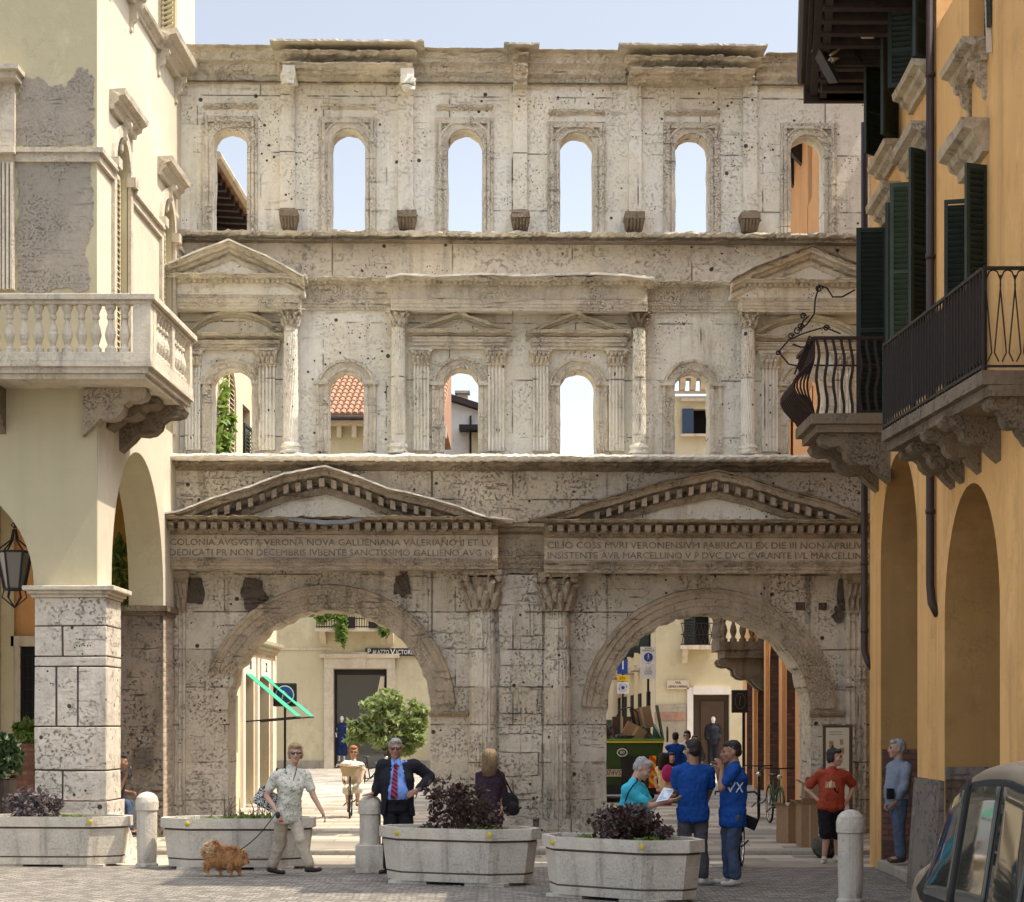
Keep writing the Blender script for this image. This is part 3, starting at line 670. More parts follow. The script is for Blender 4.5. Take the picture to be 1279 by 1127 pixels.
# --- small aedicules of the middle storey
def pilaster(u0, u1, vt, vcap, vb, p, o=.12, n=5, name='fluted_pilaster', mat='stone_up', capmat='carved', flutes=True, j=.006):
    t = MB(); a, b = gx(u0, p+o), gx(u1, p+o); zb, zc, zt = gz(vb, p+o), gz(vcap, p+o), gz(vt, p+o)
    t.box(a, b, -p-o+.02, -p+.02, zb, zc)
    w_ = (b-a)/(2*n-1)
    if flutes:
        m = 12
        for k in range(n):
            for q in range(m): t.box(a+2*k*w_, a+(2*k+1)*w_, -p-o-.008, -p-o+.03, zb+(zc-zb)*q/m, zb+(zc-zb)*(q+1)/m, j)
    ob = G(t, name, mat)
    t = MB(); h = zt-zc; cx = (a+b)/2; hw = (b-a)/2
    t.add([(a,-p-o-.01,zc),(b,-p-o-.01,zc),(b,-p,zc),(a,-p,zc),(a-.05,-p-o-.07,zt-h*.15),(b+.05,-p-o-.07,zt-h*.15),(b+.05,-p,zt-h*.15),(a-.05,-p,zt-h*.15)], [(0,3,2,1),(4,5,6,7),(0,1,5,4),(1,2,6,5),(2,3,7,6),(3,0,4,7)])
    t.box(a-.07, b+.07, -p-o-.09, -p, zt-h*.15, zt, .012); t.box(a-.02, b+.02, -p-o-.03, -p, zc-.02, zc+.025, .005)
    for row in (0, 1):
        for k in range(4):
            x = a+hw*2*(k+.5*(row+.01))/3.6; z = zc+h*(.05+.32*row)
            if x < b+.02: t.tube([(x, -p-o-.02, z), (x, -p-o-.05-.02*row, z+h*.22), (x, -p-o-.10-.02*row, z+h*.33), (x, -p-o-.10, z+h*.27)], [.03, .034, .026, .012], 6, j=.02)
    for sx in (a-.02, b+.02): t.ell((sx, -p-o-.08, zt-h*.25), (.035, .035, .04), 8, j=.01)
    t.build('capital', capmat, ob, local=True); return ob
for (pa, pb) in (((516, 535), (609, 629)), ((665, 684), (760, 779))):
    for (a, b) in (pa, pb): pilaster(a, b, 436, 455, 563, PM)
pilaster(323, 343, 437, 457, 563, PM); pilaster(232, 250, 437, 457, 563, PM); pilaster(952, 972, 438, 458, 563, PM); pilaster(1044, 1064, 438, 458, 563, PM)
for (a, b) in ((514, 632), (663, 782)):
    t = MB(); run(t, a, b, 421, 436, PM, .17, prof_arch, .012); run(t, a-6, b+6, 411, 421, PM, .26, prof_corn, .02, step=.06); G(t, 'window_entablature', 'carved')
for (a, c, b) in ((508, 573, 640), (656, 720, 787)): pediment(a, c, b, 413, 389, PM, .24, .10, name='window_pediment')
for (a, b, vt, vb) in ((236, 349, 390, 418), (944, 1074, 392, 418)):     # segmental pediments
    t = MB(); run(t, a, b, 426, 438, PM, .17, prof_arch, .012); run(t, a-3, b+3, 417, 426, PM, .26, prof_corn, .02, step=.06); G(t, 'window_entablature', 'carved')
    p = PM; x0, x1 = gx(a-4, p+.2), gx(b+4, p+.2); zb, zt = gz(vb, p+.2), gz(vt, p+.2); L = (x1-x0)/2; s_ = zt-zb; Rr = (L*L+s_*s_)/(2*s_); cx, cz = (x0+x1)/2, zt-Rr
    path = []
    for k in range(21):
        x = -L+2*L*k/20; path.append((cx+x, cz+math.sqrt(Rr*Rr-x*x)-.11))
    t = MB(); t.sweep(path, prof_corn(.12, .22), .014, .2, yoff=-p); o = G(t, 'segmental_pediment', 'carved')
    t = MB(); t.prism([(x, -p-.05, z+.02) for x, z in path]+[(x1, -p-.05, zb-.02), (x0, -p-.05, zb-.02)], (0, .2, 0)); t.build('tympanum', 'stone_up', o, local=True)
for i, o2 in enumerate(((266, 315, 461), (410, 454, 465), (554, 597, 461), (699, 743, 463), (842, 886, 464), (986, 1030, 466))):
    t = MB(); ring(t, *o2, 565, PM, [(.012, -.01), (.012, .045), (.07, .05), (.075, .03), (.15, .035), (.155, .065), (.2, .065), (.21, -.01)] if i not in (0,) else [(.012, -.01), (.012, .05), (.09, .05), (.1, .07), (.16, .07), (.17, -.01)])
    for sgn, ue in ((-1, o2[0]), (1, o2[1])):
        x = gx(ue, PM); xx = sorted((x+sgn*.0, x+sgn*.24)); t.box(xx[0], xx[1], -PM-.085, -PM, gz(482, PM), gz(477, PM), .01)
    G(t, 'archivolt', 'carved')
# --- big ledge over the ground storey
t = MB(); run(t, 180, 1130, 567, 577, PL, .52, lambda h, o: [(0, 0), (o*.86, 0), (o*.96, h*.2), (o, h*.6), (o*.95, h), (0, h)], .03, step=.055)
G(t, 'bright_ledge', 'ledge')
t = MB(); run(t, 180, 1130, 577, 587, PL, .34, lambda h, o: [(0, 0), (o*.3, 0), (o*.5, h*.4), (o*.9, h*.6), (o, h), (0, h)], .05, step=.08)
G(t, 'ledge_moulding', 'crust')
# --- ground storey entablatures (two, joined by a recessed bay)
PG = PL+.46
t = MB(); t.box(gx(180, PG), gx(619, PG), -PG+.01, -PL+.03, gz(711, PG), gz(652, PG)); t.box(gx(679, PG), gx(1130, PG), -PG+.01, -PL+.03, gz(714, PG), gz(655, PG)); G(t, 'entablature_core', 'stone_lo')
for (u0, u1, dv, n_) in ((180, 620, 0, 1), (678, 1130, 3, 2)):
    t = MB(); run(t, u0, u1, 697+dv, 711+dv*1.5, PG, .10, prof_arch, .02, step=.08)
    for k in range(int((u1-u0)/2.2)):
        x = gx(u0+2+k*2.2, PG+.1)
        if x < gx(u1, PG+.1)-.02: t.ell((x, -PG-.10, gz(698+dv*1.3, PG+.1)-.02), (.011, .012, .022), 5)
    G(t, 'architrave', 'carved_lo')
    t = MB(); run(t, u0, u1, 669+dv, 697+dv, PG, .03, flat, .008, step=.1)
    fr = G(t, 'inscribed_frieze', stone('frieze_stone_%d' % n_, (.60,.51,.385), (.50,.43,.34), (.27,.22,.165), stain=.4, pits=False, streak=.3, bump=.6, crack=.15))
    lines = (('COLONIA AVGVSTA VERONA NOVA GALLIENIANA VALERIANO II ET LV', 'DEDICATI PR NON DECEMBRIS IVBENTE SANCTISSIMO GALLIENO AVG N') if n_ == 1 else
             ('CILIO COSS MVRI VERONENSIVM FABRICATI EX DIE III NON APRILIVM', 'INSISTENTE AVR MARCELLINO V P DVC DVC CVRANTE IVL MARCELLINO'))
    ua, ub = (212, 612) if n_ == 1 else (682, 1086)
    for li, s_ in enumerate(lines):
        c = Matrix.Translation((gx((ua+ub)/2, PG+.03), -PG-.034, gz(678.5+dv+li*12.6, PG+.03))) @ FACE
        lo = text('inscription_line', s_, .15, 'letters', fr, c, ext=.008)
        wd = max(v.co.x for v in lo.data.vertices)-min(v.co.x for v in lo.data.vertices)
        k = (gx(ub, PG)-gx(ua, PG))/wd; cx = gx((ua+ub)/2, PG+.03)
        for v in lo.data.vertices: v.co.x = cx+(v.co.x-cx)*k
    t = MB(); run(t, u0, u1+(8 if n_ == 1 else 0), 645+dv, 654+dv, PG, .50, prof_corn, .035, step=.05); run(t, u0, u1, 661+dv, 669+dv, PG, .10, prof_corn, .01, step=.08)
    if n_ == 2: pass
    G(t, 'horizontal_cornice', 'carved_lo')
    t = MB(); u = u0+6
    while u < u1-5:
        x = gx(u, PG+.2); z = gz(661+dv, PG+.2); t.box(x-.05, x+.05, -PG-.34, -PG-.06, z+.0, z+.095, .012); t.box(x-.045, x+.045, -PG-.30, -PG, z-.03, z+.01, .01)
        u += 13.6
    G(t, 'modillion_row', 'carved_lo')
    t = MB(); run(t, u0, u1, 654+dv, 662+dv, PG, .05, flat, 0); G(t, 'bed_moulding', 'carved_lo')
t = MB(); run(t, 612, 690, 650, 668, PL, .30, prof_corn, .03); run(t, 612, 690, 668, 694, PL, .12, flat, .01); run(t, 612, 690, 694, 716, PL, .2, prof_arch, .02); G(t, 'recessed_entablature', 'carved_lo')
pediment(0, 0, 0, 0, 0, PG, .46, .29, name='great_pediment', mat='carved_lo', mod=.19, tymp='stone_up', fl='ledge',
         path=[(180, 647), (222, 641), (262, 625), (310, 610), (352, 594), (404, 584), (448, 598), (480, 611), (520, 620), (570, 634), (604, 647), (638, 650)])
pediment(0, 0, 0, 0, 0, PG, .46, .29, name='great_pediment', mat='carved_lo', mod=.19, tymp='stone_up', fl='dark_lime',
         path=[(658, 651), (700, 640), (760, 621), (830, 601), (893, 588), (934, 597), (980, 612), (1030, 625), (1072, 641), (1130, 650)])
t = MB(); t.sweep([(gx(u, PG+.5), gz(v, PG+.5)) for u, v in ((358, 650), (380, 653), (405, 655), (430, 654), (450, 650))], flat(.06, .48), .01, .08, yoff=-PG+.02); G(t, 'slipped_lead_sheet', 'lead')
# --- big archivolts
def bigring(ua, ub, vt, r, th0, th1, p, prof, wear):
    a, b = gx(ua, p), gx(ub, p); cx = (a+b)/2; zs = gz(vt, p)-r; t = MB(); m = len(prof); n = 60; base = 0
    for i in range(n+1):
        th = th0+(th1-th0)*i/n; c, s_ = math.cos(th), math.sin(th)
        wv = 1-max(0, noise.noise(Vector((th*4, ua*.01, 2))))*wear
        for q, o in prof:
            rr_x = ((b-a)/2+q); t.v.append(jit(Vector((cx+c*rr_x, -p-max(o, -.02)*wv if o > 0 else -p-o, zs+s_*(r+q))), .022, 3))
    for i in range(n):
        for k in range(m-1): t.f.append((i*m+k, i*m+k+1, (i+1)*m+k+1, (i+1)*m+k))
    return t
BP = [(.0, -.02), (.0, .03), (.12, .034), (.125, .055), (.24, .055), (.25, .08), (.33, .085), (.345, .11), (.40, .12), (.42, -.02)]
t = bigring(284, 537, 762, 1.66, R(3), R(160), PL, BP, .9); G(t, 'great_archivolt', 'carved_lo')
t = bigring(756, 1013, 766, 1.68, R(3), R(176), PL, BP, .45); G(t, 'great_archivolt', 'carved_lo')
t = MB(); run(t, 535, 584, 888, 896, PL, .12, prof_corn, .03, step=.06); run(t, 1012, 1056, 888, 896, PL, .12, prof_corn, .03, step=.06); G(t, 'impost', 'carved_lo')
# --- dark lines painting in the shade under cornice and ledge
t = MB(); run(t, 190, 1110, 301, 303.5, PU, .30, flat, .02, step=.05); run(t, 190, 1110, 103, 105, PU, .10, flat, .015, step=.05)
G(t, 'painted_shade_line', 'crust')
# --- giant half columns
def worn_flutes(n, d, zlo, zhi, full=None):
    def f(a, z):
        w_ = 1 if (z < zlo or z > zhi) else .25+.4*max(0, noise.noise(Vector((a*2, z*.8, 4))))
        return 1-d*w_*abs(math.sin(n*.5*a))**.6+noise.noise(Vector((a*1.5, z*2.2, 9)))*.05
    return f
for (u, vt, vc, s_) in ((601, 713, 760, 11), (695, 715, 762, 12)):
    column('giant_fluted_column', u, 36, vt, vc, 1043, PL+.27, worn_flutes(20, .2, gz(930), gz(775)), mat='stone_lo', seed=s_, capmat='carved_lo', j=.02, base=False, n=96)
for (a, b) in ((213, 231), (1058, 1082)):
    pilaster(a, b, 714, 764, 1040, PL, .14, 4, 'giant_pilaster', 'stone_lo', 'carved_lo', j=.012)
t = MB()
for k, (u, v, w_, h_, d_) in enumerate(((640, 1040, 44, 22, .28), (601, 1042, 48, 20, .3), (696, 1042, 48, 24, .32), (735, 1044, 40, 24, .3), (560, 1042, 44, 20, .25), (245, 1042, 66, 20, .3), (1040, 1040, 50, 16, .25))):
    x = gx(u, PL); t.box(x-w_/150, x+w_/150, -PL-d_, -PL+.05, 0, h_/74, .06)
G(t, 'worn_plinth', 'stone_lo')
t = MB()   # rough weathered courses on the middle pier
rnd = random.Random(5)
for (xa, xb, hh) in ((gx(622, PL), gx(676, PL), 7.2), ):
    z = .3
    while z < gz(716, PL)-.1:
        h = rnd.uniform(.28, .52); zz = min(z+h-.012, gz(716, PL)-.02)
        x = xa
        while x < xb-.05:
            w_ = rnd.uniform(.5, 1.1); x2 = min(x+w_, xb)
            n_ = 4
            for q in range(n_): t.box(x+.006 if q == 0 else x+(x2-x)*q/n_, x+(x2-x)*(q+1)/n_-(.006 if q == n_-1 else 0), -PL-rnd.uniform(.05, .09), -PL+.03, z, zz, .03)
            x = x2
        z += h
G(t, 'pier_block_facing', 'stone_lo')
# --- mortar patches left where sockets were filled
def patch(uc, vc, ru, rv, seed, p=PL, mat='mortar', th=.05, name='mortar_patch'):
    rnd = random.Random(seed); n = 26; poly = []
    for k in range(n):
        a = 2*math.pi*k/n; q = 1+.38*noise.noise(Vector((math.cos(a)*1.6, math.sin(a)*1.6, seed)))*2*.7+rnd.uniform(-.05, .05)
        poly.append((gx(uc+math.cos(a)*ru*q, p+th), -p-th, gz(vc+math.sin(a)*rv*q, p+th)))
    t = MB(); t.prism(poly, (0, th+.05, 0)); return G(t, name, mat)
patch(242, 738, 15, 17, 1); patch(316, 741, 15, 19, 2); patch(501, 733, 11, 13, 3); patch(1054, 742, 9, 22, 4); patch(1048, 768, 8, 9, 6); patch(231, 726, 8, 8, 8)
for (u, v, w_, h_) in ((1000, 757, 12, 10), (1028, 757, 10, 9)):
    t = MB(); t.box(gx(u-w_/2, PL+.02), gx(u+w_/2, PL+.02), -PL-.012, -PL+.02, gz(v+h_/2, PL), gz(v-h_/2, PL), .008); G(t, 'beam_socket', 'mortar')
# =================================================================== shared house pieces
def solid_box(name, x0, x1, y0, y1, z0, z1, mat, parent): return MB().box(x0, x1, y0, y1, z0, z1).build(name, mat, parent)
def leaf(name, a, b, z0, z1, parent, mat='shutter', th=.04, step=.06):
    """louvred shutter leaf standing between plan points a and b"""
    t = MB(); a = Vector((a[0], a[1], 0)); b = Vector((b[0], b[1], 0)); d = (b-a); L = d.length; d.normalize(); nrm = Vector((-d.y, d.x, 0)); fr = min(.055, L*.16)
    up = Vector((0, 0, 1)); zc = (z0+z1)/2; hz = (z1-z0)/2
    for s_ in (fr/2, L-fr/2): t.obox(a+d*s_+up*zc, d, nrm, up, fr/2, th/2, hz)
    for z in (z0+fr/2, z1-fr/2, z0+(z1-z0)*.45): t.obox(a+d*L/2+up*z, d, nrm, up, L/2-fr, th/2, fr/2)
    z = z0+fr*1.3
    while z < z1-fr:
        q = (nrm*.62+up*.78).normalized(); t.obox(a+d*L/2+up*z, d, q, d.cross(q), L/2-fr*.9, max(th*.62, step*.62), .005); z += step
    return t.build(name, mat, parent)
def hood(parent, wallx, sgn, Y0, Y1, z, out=.26, mat='limestone', name='window_hood', h=.28):
    t = MB(); n = 7; P = [(0, -.0), (.25, .0), (.3, .25), (.55, .4), (.62, .62), (.93, .72), (1, 1), (0, 1)]
    for k in range(len(P)): pass
    X0, X1 = wallx(Y0), wallx(Y1); e = out*.35
    pr0 = [Vector((X0+sgn*p*out, Y0+(0 if p < .5 else -e*.4), z-h+q*h)) for p, q in P]; pr1 = [Vector((X1+sgn*p*out, Y1+(0 if p < .5 else e*.4), z-h+q*h)) for p, q in P]
    m = len(P); b = 0; N = 6
    for i in range(N+1):
        for k in range(m): t.v.append(jit(pr0[k].lerp(pr1[k], i/N), .012, 5))
    for i in range(N):
        for k in range(m): t.f.append((i*m+k, (i+1)*m+k, (i+1)*m+(k+1) % m, i*m+(k+1) % m))
    t.f.append(tuple(range(m))); t.f.append(tuple(N*m+k for k in range(m))[::-1])
    return t.build(name, mat, parent)
def hbracket(parent, wallx, sgn, Y, z, out, h, w_=.12, mat='limestone', name='scroll_bracket'):
    P = [(0, 0), (1, 0), (1.0, -.12), (.86, -.22), (.72, -.24), (.62, -.35), (.6, -.5), (.45, -.62), (.28, -.68), (.22, -.8), (.2, -.95), (.06, -1), (0, -1)]
    t = MB(); x = wallx(Y); t.prism([(x+sgn*(a*out-.01), Y-w_/2, z+b*h) for a, b in P], (0, w_, 0), .008)
    return t.build(name, mat, parent)
BAL = [(.50, 0), (.50, .09), (.30, .13), (.26, .17), (.44, .30), (.50, .38), (.40, .50), (.24, .62), (.22, .68), (.34, .72), (.34, .76), (.26, .80), (.42, .90), (.50, .93), (.50, 1)]
def balusters(name, pts, z0, z1, r, parent, mat='limestone', n=10):
    for (x, y) in pts:
        t = MB(); t.lathe(x, y, [(r*2*a, z0+(z1-z0)*b) for a, b in BAL], n); t.build(name, mat, parent, smooth=False)
# =================================================================== LEFT PALACE
def XL(Y): return -5.66+.0247*(Y-26.75)
lp = empty('arcaded_palace', (-8, 28, 0), 'cream arcaded palace with a stone balcony at the left edge, patches of bare render', 'building')
def mpF(s, d, z): return Vector((s, 26.75+d, z))
def mpS(s, d, z): return Vector((XL(s)-d, s, z))
t = MB(); rv = 1
arch_wall(t, -15, -5.66, 3.76, 6.3, [(-9.58, -6.52, 3.76, 3.765, 1.53), (-13.6, -10.6, 3.76, 3.765, 1.5)], .55, mpF, seg=24, rv=rv)
t.box(-15, -7.75, 26.75, 27.3, 6.3, 15.2); t.box(-7.2, -5.66, 26.75, 27.29, 6.3, 15.2) if False else None
t2 = MB(); t2.box(-15, -5.662, 26.752, 27.3, 6.3, 15.2)
t.build('front_wall', 'plaster_l', lp); t2.build('upper_front_wall', 'plaster_l', lp)
t = MB(); rv = 1
arch_wall(t, 26.8, 33.9, 3.76, 6.3, [(27.62, 31.22, 3.76, 3.9, 2.04)], .55, mpS, seg=26, rv=rv)
arch_wall(t, 26.76, 33.9, 6.3, 11.6, [(27.76, 28.66, 6.6, 9.85, .45), (31.05, 31.95, 6.6, 9.85, .45)], .45, mpS, rv=rv)
arch_wall(t, 26.76, 33.9, 11.6, 15.2, [(27.8, 28.6, 12.75, 14.9, 0), (31.1, 31.95, 12.75, 14.9, 0)], .45, mpS, rv=rv)
t.build('side_wall', ['plaster_s', 'plaster_l'], lp)
solid_box('roof_slab', -15.4, -5.2, 26.2, 34, 15.2, 15.5, 'wood', lp)
solid_box('portico_ceiling', -15, -6.3, 27.31, 33.4, 6.15, 6.29, 'plaster_l', lp)
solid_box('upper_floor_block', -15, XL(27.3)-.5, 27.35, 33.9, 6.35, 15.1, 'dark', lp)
solid_box('inner_end_wall', -15, -5.95, 33.3, 33.7, 0, 6.14, 'yellow', lp)
solid_box('inner_left_wall', -15.0, -8.45, 32.2, 32.6, 0, 6.1, 'orange', lp)
solid_box('inner_orange_wall', -8.44, -7.35, 32.4, 32.8, 0, 6.1, 'orange', lp)
t = MB(); t.box(-8.42, -8.2, 32.28, 32.38, 0, 6.1); t.build('inner_pilaster', 'cream', lp)
wn = MB().box(-8.1, -7.7, 32.36, 32.395, 1.2, 3.15).build('barred_window', 'dark', lp)
t = MB(); t.box(-8.2, -8.1, 32.3, 32.4, 1.1, 3.15); t.box(-7.7, -7.6, 32.3, 32.4, 1.1, 3.15); t.box(-8.25, -7.55, 32.28, 32.4, 3.15, 3.32); t.build('frame', 'trim', wn)
t = MB()
for k in range(5): t.bar((-8.06+k*.08, 32.34, 1.2), (-8.06+k*.08, 32.34, 3.1), .012)
for k in range(10): t.bar((-8.1, 32.33, 1.3+k*.19), (-7.7, 32.33, 1.3+k*.19), .012)
t.build('grille', 'iron', wn)
# piers
pr = MB()
def pgx(u): return (u-U0)*26.6/F
def pgz(v): return H+(V0-v)*26.6/F
courses = [(746, 782, [42, 133]), (782, 820, [42, 78, 133]), (820, 833, [42, 133]), (833, 908, [42, 70, 97, 133]), (908, 963, [42, 133]), (963, 1001, [42, 78, 133])]
for (va, vb, us) in courses:
    for a, b in zip(us[:-1], us[1:]):
        pr.box(pgx(a)+.012, pgx(b)-.012*(b != 133), 26.6, 27.58, pgz(vb)+.012, pgz(va)-.006, .012)
pier1 = pr.build('limestone_pier', 'pier', lp, bevel=.012)
MB().box(pgx(42)+.03, pgx(133)-.03, 26.63, 27.55, 0, 3.62).build('joint', 'pier_joint', pier1)
t = MB(); t.box(pgx(40), pgx(136), 26.55, 27.62, 0, pgz(1001), .03); t.prism([(pgx(132), 26.5, 0), (pgx(160), 26.45, 0), (pgx(150), 26.6, .35), (pgx(135), 26.6, .7)], (0, .9, 0), .03); t.build('pier_base', 'pier', pier1)
t = MB()
for i, (o, a, b) in enumerate(((.03, 3.60, 3.645), (.07, 3.645, 3.69), (.13, 3.69, 3.755))): t.box(pgx(42)-o, pgx(133)+o, 26.6-o, 27.58+o, a, b, .008)
t.build('pier_cap', 'limestone', pier1, bevel=.01)
# rear pier of dark stone, its right face painted paler as sunlit
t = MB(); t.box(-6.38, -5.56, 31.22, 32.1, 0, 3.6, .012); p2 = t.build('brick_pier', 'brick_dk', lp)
t = MB(); t.box(-5.558, -5.548, 31.23, 32.09, .3, 3.6, .003); t.build('painted_sunlit_face', 'brick_lt', p2)
t = MB(); t.box(-6.46, -5.47, 31.12, 32.2, 3.66, 3.75, .01); t.box(-6.42, -5.51, 31.17, 32.15, 3.6, 3.66, .01); t.build('pier_cap', 'dark_lime', p2)
t = MB(); t.box(-6.0, -5.7, 31.19, 31.24, 1.2, 1.5, .004); t.build('missing_brick_hole', 'mortar', p2)
# bare render patches on the front wall
def fpatch(poly, name='bare_render_patch', Y=26.75, mat='render', th=.012, seed=1):
    out = []
    for i, (u, v) in enumerate(poly):
        u2, v2 = poly[(i+1) % len(poly)]; n = max(1, int(math.hypot(u2-u, v2-v)/1.2))
        for k in range(n):
            uu, vv = u+(u2-u)*k/n, v+(v2-v)*k/n; w_ = noise.noise_vector(Vector((uu*.09, vv*.09, seed)))*5+noise.noise_vector(Vector((uu*.3, vv*.3, seed)))*2.2+noise.noise_vector(Vector((uu*.9, vv*.9, seed)))*.7
            out.append(px(uu+w_.x, vv+w_.y, Y-th))
    from mathutils.geometry import tessellate_polygon
    t = MB(); n = len(out); t.v = out+[p+Vector((0, th, 0)) for p in out]; t.f = [tuple(f) for f in tessellate_polygon([out])]+[(i, (i+1) % n, n+(i+1) % n, n+i) for i in range(n)]; return t.build(name, mat, lp)
fpatch([(26, 96), (48, 94), (62, 104), (80, 108), (94, 98), (96, 88), (112, 86), (117, 110), (118, 182), (20, 182), (21, 130)], seed=2)
fpatch([(20, 204), (112, 203), (115, 240), (114, 290), (107, 320), (112, 362), (20, 364), (24, 330), (19, 300), (24, 260)], seed=3)
# string course
for (o, va, vb) in ((.05, 191, 202), (.10, 185, 191)):
    t = MB()
    z0, z1 = H+(V0-vb)*26.7/F, H+(V0-va)*26.7/F
    t.box(-7.6, -5.66+o, 26.75-o, 26.749, z0, z1, .004); t.build('string_course', 'limestone', lp)
    for (a, b) in ((26.76, 27.62), (28.8, 30.9), (32.1, 33.6)):
        t = MB(); t.add([(XL(a)+o, a, z0), (XL(b)+o, b, z0), (XL(b), b, z0), (XL(a), a, z0), (XL(a)+o, a, z1), (XL(b)+o, b, z1), (XL(b), b, z1), (XL(a), a, z1)], [(0,3,2,1),(4,5,6,7),(0,1,5,4),(1,2,6,5),(2,3,7,6),(3,0,4,7)]); t.build('string_course', 'limestone', lp)
# front window surround cut by the frame edge
t = MB()
fz = lambda v: H+(V0-v)*26.7/F
fxx = lambda u: (u-U0)*26.7/F
t.box(-8.2, fxx(30), 26.35, 26.75, fz(96), fz(90), .006); t.box(-8.2, fxx(26), 26.45, 26.75, fz(104), fz(96), .006); t.box(-8.2, fxx(19), 26.66, 26.75, fz(186), fz(104), .004)
t.box(-8.2, fxx(21), 26.55, 26.75, fz(194), fz(186), .006)
for k in range(4): t.box(fxx(0+k*5-1), fxx(3+k*5-1), 26.64, 26.75, fz(362), fz(204), .003)
t.box(fxx(-2), fxx(18), 26.69, 26.75, fz(362), fz(194))
t.build('window_surround', 'limestone', lp)
# side windows: arched openings with hoods, imposts, louvred shutters
for (Ya, Yb, hd) in ((27.76, 28.66, 10.78), (31.05, 31.95, 10.78)):
    hood(lp, XL, 1, Ya-.28, Yb+.3, hd, .24)
    hbracket(lp, XL, 1, (Ya+Yb)/2, hd-.26, .17, .42)
    t = MB(); 
    cx = (Ya+Yb)/2; r = (Yb-Ya)/2
    for k in range(18):
        a0, a1 = math.pi*k/18, math.pi*(k+1)/18
        pts = [Vector((0, cx+math.cos(a)*rr, 9.85+math.sin(a)*rr)) for a, rr in ((a0, r), (a0, r+.16), (a1, r+.16), (a1, r))]
        vs = [Vector((XL(p.y)+.05, p.y, p.z)) for p in pts]+[Vector((XL(p.y)-.01, p.y, p.z)) for p in pts]
        t.add(vs, [(0,1,2,3),(4,7,6,5),(0,4,5,1),(1,5,6,2),(2,6,7,3),(3,7,4,0)])
    for y in (Ya-.16, Yb): t.prism([(XL(y)-.01, y, 6.6), (XL(y)+.05, y, 6.6), (XL(y+.16)+.05, y+.16, 6.6), (XL(y+.16)-.01, y+.16, 6.6)], (0, 0, 3.2))
    for y in (Ya-.2, Yb-.02): t.prism([(XL(y)-.01, y, 9.72), (XL(y)+.12, y, 9.72), (XL(y+.22)+.12, y+.22, 9.72), (XL(y+.22)-.01, y+.22, 9.72)], (0, 0, .14))
    t.build('window_surround', 'limestone', lp)
    leaf('shutter', (XL(Ya)-.12, Ya+.02), (XL(cx)-.12, cx), 6.62, 9.85, lp, 'cream', step=.085); leaf('shutter', (XL(cx)-.12, cx), (XL(Yb)-.12, Yb-.02), 6.62, 9.85, lp, 'cream', step=.085)
    t = MB(); t.prism([(XL(cx)-.14, cx+math.cos(a)*r, 9.86+math.sin(a)*r) for a in [math.pi*k/12 for k in range(13)]], (-.03, 0, 0)); t.build('fanlight', 'dark', lp)
for (Ya, Yb) in ((27.8, 28.6), (31.1, 31.95)):
    leaf('shutter', (XL(Ya)-.02, Ya), (XL(Ya)+.28, Ya-.30), 12.8, 14.85, lp, 'cream', step=.08); leaf('green_shutter', (XL(Yb)-.1, Yb-.02), (XL(Ya)-.1, Ya+.1), 12.8, 14.85, lp, 'shutter_g', step=.08)
    hood(lp, XL, 1, Ya-.45, Yb+.4, 12.74, .34, name='window_sill', h=.3)
    for y in (Ya-.3, Yb+.22): hbracket(lp, XL, 1, y, 12.46, .2, .42)
hood(lp, XL, 1, 28.9, 30.7, 12.6, .14, name='sill_course', h=.16)
# balcony
bal = MB()
bx, by, yz = -4.75, 25.85, 28.75
for (o, a, b) in ((0, 6.60, 6.66), (-.05, 6.52, 6.60), (-.10, 6.45, 6.52)):
    bal.prism([(-12, by-o, a), (bx+o, by-o, a), (XL(yz)+.95+o, yz, a), (XL(yz)-.0, yz, a), (XL(26.75)-.0, 26.749, a), (-12, 26.749, a)], (0, 0, b-a), .008)
balc = bal.build('balcony', 'limestone', lp)
def xo(Y): return bx+(XL(yz)+.95-bx)*(Y-by)/(yz-by)
def railbox(z0, z1, in_, out_, name):
    t = MB(); t.box(-12, bx+out_, by-out_, by+in_, z0, z1, .006)
    t.prism([(xo(by+in_)-in_, by+in_, z0), (xo(by+in_)+out_, by+in_, z0), (xo(yz)+out_, yz, z0), (xo(yz)-in_, yz, z0)], (0, 0, z1-z0), .006); return t.build(name, 'limestone', balc, bevel=.008)
railbox(6.662, 6.79, .17, -.01, 'base_rail'); railbox(7.42, 7.47, .17, .0, 'neck_rail'); railbox(7.472, 7.55, .2, .05, 'handrail')
balusters('baluster', [(-5.12-k*.19, by+.09) for k in range(13)], 6.79, 7.42, .075, balc)
balusters('baluster', [(xo(y)-.09, y) for y in [26.35+k*.19 for k in range(5)]+[27.5+k*.19 for k in range(5)]], 6.79, 7.42, .075, balc)
t = MB(); t.box(-5.0, bx-.015, by+.012, by+.2, 6.79, 7.42, .004); t.build('corner_post', 'limestone', balc)
for y in (27.25, 28.5): t = MB(); t.prism([(xo(y)-.17, y, 6.79), (xo(y)-.01, y, 6.79), (xo(y+.17)-.01, y+.17, 6.79), (xo(y+.17)-.17, y+.17, 6.79)], (0, 0, .63)); t.build('corner_post', 'limestone', balc)
t = MB(); t.prism([(xo(26.05)-.17, by+.2, 6.79), (xo(26)-.012, by+.2, 6.79), (xo(26.2)-.012, 26.22, 6.79), (xo(26.2)-.17, 26.22, 6.79)], (0, 0, .63))
t.build('corner_post', 'limestone', balc)
def bigbracket(pts, d, mat='dark_lime', name='balcony_bracket', par=None):
    t = MB(); t.prism(pts, d, .012)
    return t.build(name, mat, par or balc)
SB = [(0, 0), (.93, 0), (.97, -.10), (.93, -.22), (.82, -.28), (.70, -.27), (.62, -.36), (.60, -.5), (.50, -.62), (.38, -.66), (.26, -.64), (.2, -.75), (.1, -.88), (0, -1.0)]
